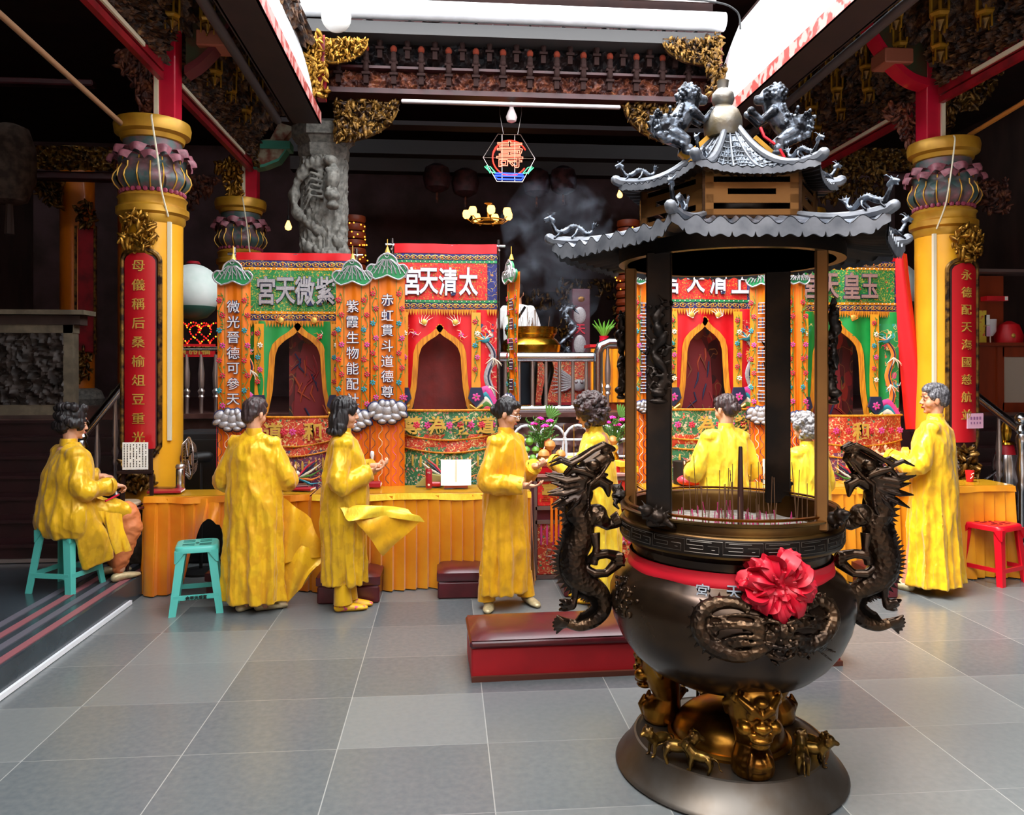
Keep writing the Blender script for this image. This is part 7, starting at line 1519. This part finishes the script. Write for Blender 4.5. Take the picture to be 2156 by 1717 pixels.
p = PY(900, 1020, 6.9); simple('cloth_bundle', 'folded khaki cloth behind the red can', 'cloth', (p.x, 6.88, ZT+.012), [('folded_cloth', MB().prism([(-.1, 0), (.14, 0), (.14, .08), (.02, .1), (-.06, .04)], -.04, .05), mat('khaki cloth', '#9a9050', .7), False), ('red_case', MB().box((.07, -.07, .02), (.1, .05, .04), bev=.01), red_board, False)])
p = PY(783, 1010, 6.9); simple('white_candle_stick', 'slim white candle on a black foot before the couplet banner', 'candle', (p.x, 6.92, ZT+.012), [('candle_body', MB().lathe([(.012, .07), (.012, .24), (.018, .26), (.018, .29), (.01, .3)], 14), white_metal, True), ('foot', MB().lathe([(.02, 0), (.012, .02), (.012, .07)], 14), black, True)])
p = PY(600, 1035, 6.7); simple('paper_fan_card', 'pink-edged white card propped by the left person on the table', 'card', (p.x, 6.75, ZT+.012), [('card', MB().box((0, 0, .07), (.05, .006, .14)), pinkpaper, False), ('foot', MB().box((-.02, .0, .02), (.05, .04, .04)), paper, False)])
p = PY(1440, 1010, 6.85); t = simple('red_cushion', 'red knobbly cushion on the yellow table behind the left pillar of the burner', 'cushion', (p.x, 6.66, ZT+.012), [('cushion_body', MB().ell((0, 0, .05), (.12, .09, .05), 20, 12), mat('rose cushion', '#c02c3c', .6, 0, '#e0a0a0', 60, 2, .6, .7), True), ('button', MB().ell((0, 0, .1), (.012, .012, .005)), goldthread, True)])
p = PY(1428, 980, 6.98); simple('black_bucket', 'black cylindrical container behind the red cushion', 'container', (p.x-.02, 6.8, ZT+.012), [('container_body', MB().lathe([(.075, 0), (.085, .2), (.08, .2)], 20), black, True), ('handle', MB().tube([(.085*cos(a), 0, .14+.05*sin(a)) for a in (0, .6, 1.2, 1.9, 2.5, 3.14)], .004, 5), steel_warm, True)])
p = PY(1608, 1010, 6.85); simple('white_pad', 'white paper pad standing on the yellow table right of the bun-haired person', 'book', (p.x, 6.72, ZT+.012), [('pages', MB().box((0, 0, .11), (.12, .02, .22)), paper, False), ('stand', MB().box((0, .04, .02), (.1, .06, .03)), black, False)])
p = PY(2022, 1005, 6.85); simple('red_cup', 'red paper cup with white script beside the man on the right table', 'cup', (p.x+.0, 6.72, ZT+.012), [('cup_body', MB().lathe([(.028, 0), (.038, .1), (.036, .1)], 18), red_cl, True), ('white_script', MB().tube([(-.02, -.037, .03), (-.0, -.04, .05), (-.015, -.041, .07), (.01, -.041, .08)], .004, 5), thr_w, True)])
p = PY(2062, 970, 7.1); o = simple('acrylic_box', 'clear acrylic box at the back of the right table', 'box', (p.x, 7.2, .0), [('panel', MB().box((0, 0, .85), (.3, .01, .42)), None, False)]) if False else None
# knick-knack lamp, tripod
p = PY(2110, 1000, 7.5); simple('oil_lamp', 'brass and steel oil lamp with red ribbon standing behind the right table', 'lamp', (p.x, 7.45, 0), [('stand', MB().lathe([(.14, 0), (.14, .02), (.03, .04), (.03, .55), (.11, .58), (.12, .62), (.12, .9), (.1, .98)], 20), steel, True), ('ribbon', MB().lathe([(.09, .98), (.075, 1.06), (.06, 1.08)], 16), ribbon, True), ('burner', MB().lathe([(.08, 1.08), (.075, 1.1), (.04, 1.12), (.055, 1.18), (.05, 1.24), (.025, 1.3), (.03, 1.33)], 20), brass, True), ('brace', MB().tube([(-.1, -.05, .85), (-.32, -.1, .72)], .012, 8).tube([(.1, 0, .9), (.4, 0, .7)], .012, 8), steel, True)])
# kneelers
def kneeler(px0, px1, yb, lab, hgt=.24, dep=.4):
    g0, g1 = PZ(px0, yb), PZ(px1, yb); w_ = (g1-g0).length; t = thing('kneeling_cushion', lab, 'kneeler', ((g0.x+g1.x)/2, (g0.y+g1.y)/2+dep/2, 0), 0)
    part('base', MB().box((0, 0, hgt*.28), (w_*.97, dep*.97, hgt*.56), bev=.012), maroon, t, False)
    b = MB(); n = 14
    def fn(u, v):
        a, c_ = (u-.5)*2, (v-.5)*2; return (w_/2*a*(1-.03*abs(c_)**6), dep/2*c_*(1-.03*abs(a)**6), hgt*.86+hgt*.14*(1-abs(a)**5)*(1-abs(c_)**5))
    b.grid(fn, n, n); b.rings([[Vector((w_/2*a*q, dep/2*c_*q, z)) for a, c_ in ((-1, -1), (1, -1), (1, 1), (-1, 1))] for z, q in ((hgt*.58, .96), (hgt*.62, 1), (hgt*.86, 1))], cap=False); part('cushion', b, maroon, t, angle=50, label='padded maroon leather cushion')
kneeler(920, 1030, 1262, 'maroon leather kneeler just left of the stepping person'); kneeler(666, 800, 1273, 'maroon leather kneeler behind the bob-haired person'); kneeler(432, 524, 1262, 'maroon leather kneeler under the left table behind the stool'); kneeler(1186, 1290, 1258, 'maroon leather kneeler behind the left dragon handle'); kneeler(1846, 1895, 1262, 'maroon kneeler between the right dragon handle and the man')
# long bench
g0, g1 = PZ(993, 1437), PZ(1773, 1402); L = (g1-g0).length; an = atan2(g1.y-g0.y, g1.x-g0.x); t = thing('long_kneeling_bench', 'long low kneeling bench with maroon top and red cloth sides behind the burner', 'bench', g0, an)
part('cloth_side', MB().box((L/2, .24, .095), (L, .46, .19), bev=.01), bench_red, t, False, label='worn red cloth sides')
b = MB().box((L/2, .24, .215), (L+.02, .5, .05), bev=.015); b.grid(lambda u, v: (L*u+.012*sin(pi*2*u)*0, -.005+.49*v, .24+.03*(1-abs(2*v-1)**4)*(1-abs(2*u-1)**30)), 40, 10); part('leather_top', b, maroon, t, angle=50, label='padded maroon leather top')
part('floor_trim', MB().box((L/2, .0, .015), (L, .02, .03)), mat('brown trim', '#5a2a1c', .6), t, False)
# stools
def stool_parts(m_, name, lab, loc, rz, h=.5, wt=.29, wb=.38):
    t = thing(name, lab, 'stool', loc, rz); b = MB()
    def rr(w_, r, z): # rounded square ring
        P = []
        for q, (sx, sy) in enumerate(((1, 1), (-1, 1), (-1, -1), (1, -1))):
            for k in range(6): a = q*pi/2+k*pi/10; P.append(Vector((sx*(w_/2-r)+r*cos(a), sy*(w_/2-r)+r*sin(a), z)))
        return P
    b.rings([rr(wt+.02, .06, h-.045), rr(wt+.015, .06, h-.012), rr(wt, .06, h), rr(wt-.03, .05, h+.002), rr(.03, .014, h-.004)])
    part('seat', b, m_, t, angle=50)
    b = MB()
    for k in range(5):
        for s in (-1, 1):
            if k == 2: continue
            b.box((s*.06, -.09+.045*k, h+.001), (.085, .012, .004))
    b.ell((0, 0, h), (.016, .016, .004), 10, 4); part('slots', b, mat(name+' slots', '#2a6a60' if m_ is teal else '#801018', .6), t, False)
    for sx in (-1, 1):
        for sy in (-1, 1):
            P = []
            for z, w_ in ((h-.03, wt/2-.01), (0, wb/2)):
                l = .062 if z else .05; c = Vector((sx*w_, sy*w_, z)); P.append([c, c-Vector((sx*l, 0, 0)), c-Vector((sx*l, sy*.012, 0)), c-Vector((sx*.012, sy*.012, 0)), c-Vector((sx*.012, sy*l, 0)), c-Vector((0, sy*l, 0))])
            part('leg', MB().rings(P), m_, t, False)
    z = .13; w_ = wt/2+(wb-wt)/2*(1-z/h)
    for k in range(4): M = Matrix.Rotation(k*pi/2, 4, 'Z'); part('stretcher', MB().box((0, -w_+.01, z), (w_*2-.04, .014, .035), M=M).prism([(-wt/2, h-.03), (-wt/2+.07, h-.03), (-wt/2+.02, h-.1), (-wt/2-.0, h-.12)], -wt/2-.008, -wt/2+.006, M=M).prism([(wt/2, h-.03), (wt/2-.07, h-.03), (wt/2-.02, h-.1), (wt/2, h-.12)], -wt/2-.008, -wt/2+.006, M=M), m_, t, False)
    return t
g = PZ(416, 1281); ts = stool_parts(teal, 'plastic_stool', 'empty turquoise plastic stool in front of the left table', g, rad(14)); ts_l = part('lettering', MB().text('金甲天后宮', .03, (0, -.185, .13), off=.02), black, ts, False); ts_l.location = (0, -.0, 0)
g = PZ(140, 1238, .17); stool_parts(teal, 'plastic_stool', 'turquoise plastic stool under the seated drummer', g, rad(-14), h=.49)
g = PZ(2090, 1222); stool_parts(redpl, 'plastic_stool', 'bright red plastic stool by the right table', g, rad(24), h=.5, wt=.33)
# drum, music stand, fan, speaker at the left
p = PD(262, 1080, 6.35); t = thing('floor_drum', 'round drum with pale skin on a dark wooden frame in front of the drummer', 'drum', (p.x, p.y, .17))
part('drum_shell', MB().lathe([(.1, .3), (.13, .38), (.135, .48), (.12, .56)], 32), stair_mat, t); part('drum_skin', MB().lathe([(.12, .555), (.125, .575), (.115, .588), (.02, .59)], 32), mat('hide', '#b8a084', .6), t)
part('hoop', MB().tube([(.165*cos(k*pi/16), .165*sin(k*pi/16), .54) for k in range(32)], (.012), 6, closed=True), maroon, t); b = MB()
for k in range(4): a = k*pi/2+.5; b.tube([(.14*cos(a), .14*sin(a), .4), (.18*cos(a), .18*sin(a), .15), (.15*cos(a), .15*sin(a), .0)], .015, 8)
part('stand', b, wood_black, t); part('brass_plate', MB().box((0, -.135, .43), (.06, .01, .05)), brass, t, False)
p = PD(287, 960, 6.35); t = thing('music_stand', 'dark wooden stand holding a sheet of printed white paper before the left column', 'stand', (p.x, p.y, .17)); zt_ = p.z-.17
part('frame', MB().bar((-.12, 0, 0), (-.1, 0, zt_-.1), .025, .025).bar((.14, 0, 0), (.11, 0, zt_+.05), .025, .025).box((0, -.02, zt_-.13), (.27, .06, .02)).box((0, 0, zt_-.45), (.24, .02, .02)), wood_black, t, False)
part('music_sheet', MB().box((0, -.02, zt_), (.2, .004, .22)), paper, t, False); b = MB(); R = random.Random(6)
for c_ in range(8):
    for r_ in range(14):
        if R.random() < .85: b.box((-.085+.024*c_, -.0235, zt_+.09-.0135*r_), (.008, .002, .008))
ob = part('printed_columns', b, black, t, False)
p = PD(398, 965, 7.0); t = thing('electric_fan', 'round electric fan with pinkish blades and wire guard turned sideways by the left column', 'fan', (p.x, p.y, 0), rad(-62)); zc = p.z
b = MB()
for k in range(28): a = k*2*pi/28; b.tube([(.03*cos(a), -.07, zc+.03*sin(a)), (.12*cos(a), -.06, zc+.12*sin(a)), (.185*cos(a), 0, zc+.185*sin(a)), (.12*cos(a), .05, zc+.12*sin(a)), (.03*cos(a), .06, zc+.03*sin(a))], .002, 4)
b.tube([(.187*cos(k*pi/16), 0, zc+.187*sin(k*pi/16)) for k in range(32)], .006, 6, closed=True); part('wire_guard', b, steel_warm, t)
b = MB()
for k in range(5): a = k*2*pi/5; b.prism([(.02*cos(a), zc+.02*sin(a)), (.165*cos(a-.3), zc+.165*sin(a-.3)), (.17*cos(a+.35), zc+.17*sin(a+.35))], -.01, -.004)
part('blades', b, mat('translucent grey blade', '#a89ca4', .3), t, False); part('hub', MB().ell((0, -.075, zc), (.035, .012, .035)), maroon, t); part('motor', MB().tube([(0, .05, zc), (0, .16, zc)], .05, 12, rnd=True), black, t); part('pole', MB().tube([(0, .1, zc), (0, .1, .02)], .015, 8).lathe([(.18, 0), (.18, .02), (.03, .04)], 20, (0, .1, 0)), black, t)
p = PD(425, 1000, 7.6); t = thing('loudspeaker', 'large black loudspeaker cabinet behind the fan', 'speaker', (p.x+.05, p.y, 0)); part('cabinet', MB().box((0, 0, .62), (.5, .45, 1.24), bev=.02), mat('black vinyl', '#17161b', .7), t, False); part('grille', MB().box((0, -.23, .62), (.42, .02, 1.1), bev=.005), black, t, False)
# cabinet and wall things at the far right
p = PY(2135, 860, 9.4); t = thing('cherry_cabinet', 'cherry wood display cabinet with glass door on the porch at the right edge', 'cabinet', (p.x, 9.4, 1.3)); W = .95
part('carcass', MB().box((0, .2, .42), (W, .4, .84)), cab, t, False); part('top', MB().box((0, .18, .86), (W+.06, .46, .04)), cab, t, False)
d = part('door', MB().box((-.2, -.015, .42), (.09, .03, .8)).box((.42, -.015, .42), (.09, .03, .8)).box((.1, -.015, .06), (.55, .03, .12)).box((.1, -.015, .76), (.55, .03, .12)), cab, t, False); part('pane', MB().box((.1, -.006, .41), (.55, .008, .58)), glassy, d, False)
p2 = PY(2075, 640, 9.75); t = thing('wall_shelf_unit', 'cherry wood wall cabinet with shelf above the right stairs', 'shelf unit', (p2.x+.05, 9.9, 1.3)); part('carcass', MB().box((0, .2, .9), (.7, .3, 1.8)), cab, t, False); part('shelf', MB().box((.25, .0, 1.12+.72), (1.3, .4, .04)), MATS['grey brown frame'], t, False)
for k, (px, py, w_, h_, m_, lab, ch) in enumerate(((2057, 690, .25, .44, mat('yellow poster', '#d8b838', .6, 0, '#c85a38', 9, 2, .55, .6), 'yellow and red poster on the cherry wood shelf unit', ''), (2056, 766, .17, .26, paper, 'white sheet with a column of characters below the yellow poster', '社三真寶天尊'), (2078, 674, .07, .13, paper, 'upper small white note on the side of the shelf unit', ''), (2079, 698, .07, .13, pinkpaper, 'lower small pinkish note on the side of the shelf unit', ''))):
    p = PY(px, py, 9.55); t = thing('wall_poster', lab, 'poster', (p.x, 9.88 if False else 9.55, p.z)); part('sheet', MB().box((0, 0, 0), (w_, .01, h_)), m_, t, False)
    if k == 1:
        b = MB()
        for q in range(6): b.box((0, -.007, .09-.035*q), (.022, .003, .022))
        part('lettering', b, black, t, False)
p = PY(2105, 628, 9.7); simple('red_box', 'long red box lying on the shelf at the upper right', 'box', (p.x, 9.8, p.z), [('box_body', MB().box((0, 0, 0), (.3, .12, .06)), red_cl, False), ('label_patch', MB().box((.12, -.062, 0), (.04, .003, .05)), paper, False)])
p = PY(2125, 670, 9.4); simple('white_megaphone', 'white metal cup-shaped lamp on a thin stem on top of the cherry cabinet', 'lamp', (p.x, 9.75, 2.18), [('shade', MB().lathe([(.03, .1), (.07, .16), (.075, .32), (.07, .32)], 18), white_metal, True), ('stem', MB().tube([(0, 0, 0), (0, 0, .12)], .012, 8), steel, True)])
p = PY(2150, 662, 9.4); simple('red_helmet', 'red rounded bag with gold mark on top of the cherry cabinet at the edge', 'bag', (p.x+.1, 9.75, 2.18), [('bag_body', MB().lathe([(.16, 0), (.17, .1), (.12, .25), (.03, .3)], 18), red_cl, True), ('gold_mark', MB().ell((-.05, -.15, .1), (.03, .02, .03)), goldthread, True)])
# pink note on the right column
p = PY(2013, 888, 6.85); a_ = .45; o = thing('pink_notice', 'pink paper notice with faint writing taped to the right couplet column', 'notice', (cr.x+.13, 7.2-.275, p.z), rad(12)); part('sheet', MB().box((0, 0, 0), (.19, .006, .14), rz=0), pinkpaper, o, False); b = MB()
for k in range(4): b.box((-.05+.035*k, -.0045, .025), (.022, .002, .028)); b.box((-.05+.035*k, -.0045, -.02), (.016, .002, .02))
part('faint_writing', b, mat('purple ink', '#9a6a94', .7), o, False)
# incense smoke above the brass urn
vm = bpy.data.materials.new('incense smoke'); vm.use_nodes = True; N = vm.node_tree.nodes; Lk = vm.node_tree.links; N.remove(N['Principled BSDF'])
vs = N.new('ShaderNodeVolumeScatter'); vs.inputs['Color'].default_value = (.72, .8, 1, 1); tc = N.new('ShaderNodeTexCoord'); nz = N.new('ShaderNodeTexNoise'); nz.inputs['Scale'].default_value = 2.2; nz.inputs['Detail'].default_value = 4; nz.inputs['Distortion'].default_value = 1.2
mr = N.new('ShaderNodeMapRange'); mr.inputs[1].default_value = .5; mr.inputs[2].default_value = .75; mr.inputs[3].default_value = 0; mr.inputs[4].default_value = .5
Lk.new(tc.outputs['Object'], nz.inputs['Vector']); Lk.new(nz.outputs['Fac'], mr.inputs[0]); Lk.new(mr.outputs[0], vs.inputs['Density']); Lk.new(vs.outputs[0], N['Material Output'].inputs['Volume'])
p = PY(1170, 640, 10.2); b = MB().lathe([(.25, 0), (.5, .3), (.7, .9), (.75, 1.5), (.5, 1.9)], 20); o = part('incense_smoke', b, vm, None, loc=(p.x, 10.0, 2.3)); tag(o, 'thin bluish incense smoke drifting above the brass urn', 'smoke', kind='stuff')
bpy.data.scenes.remove(WK)
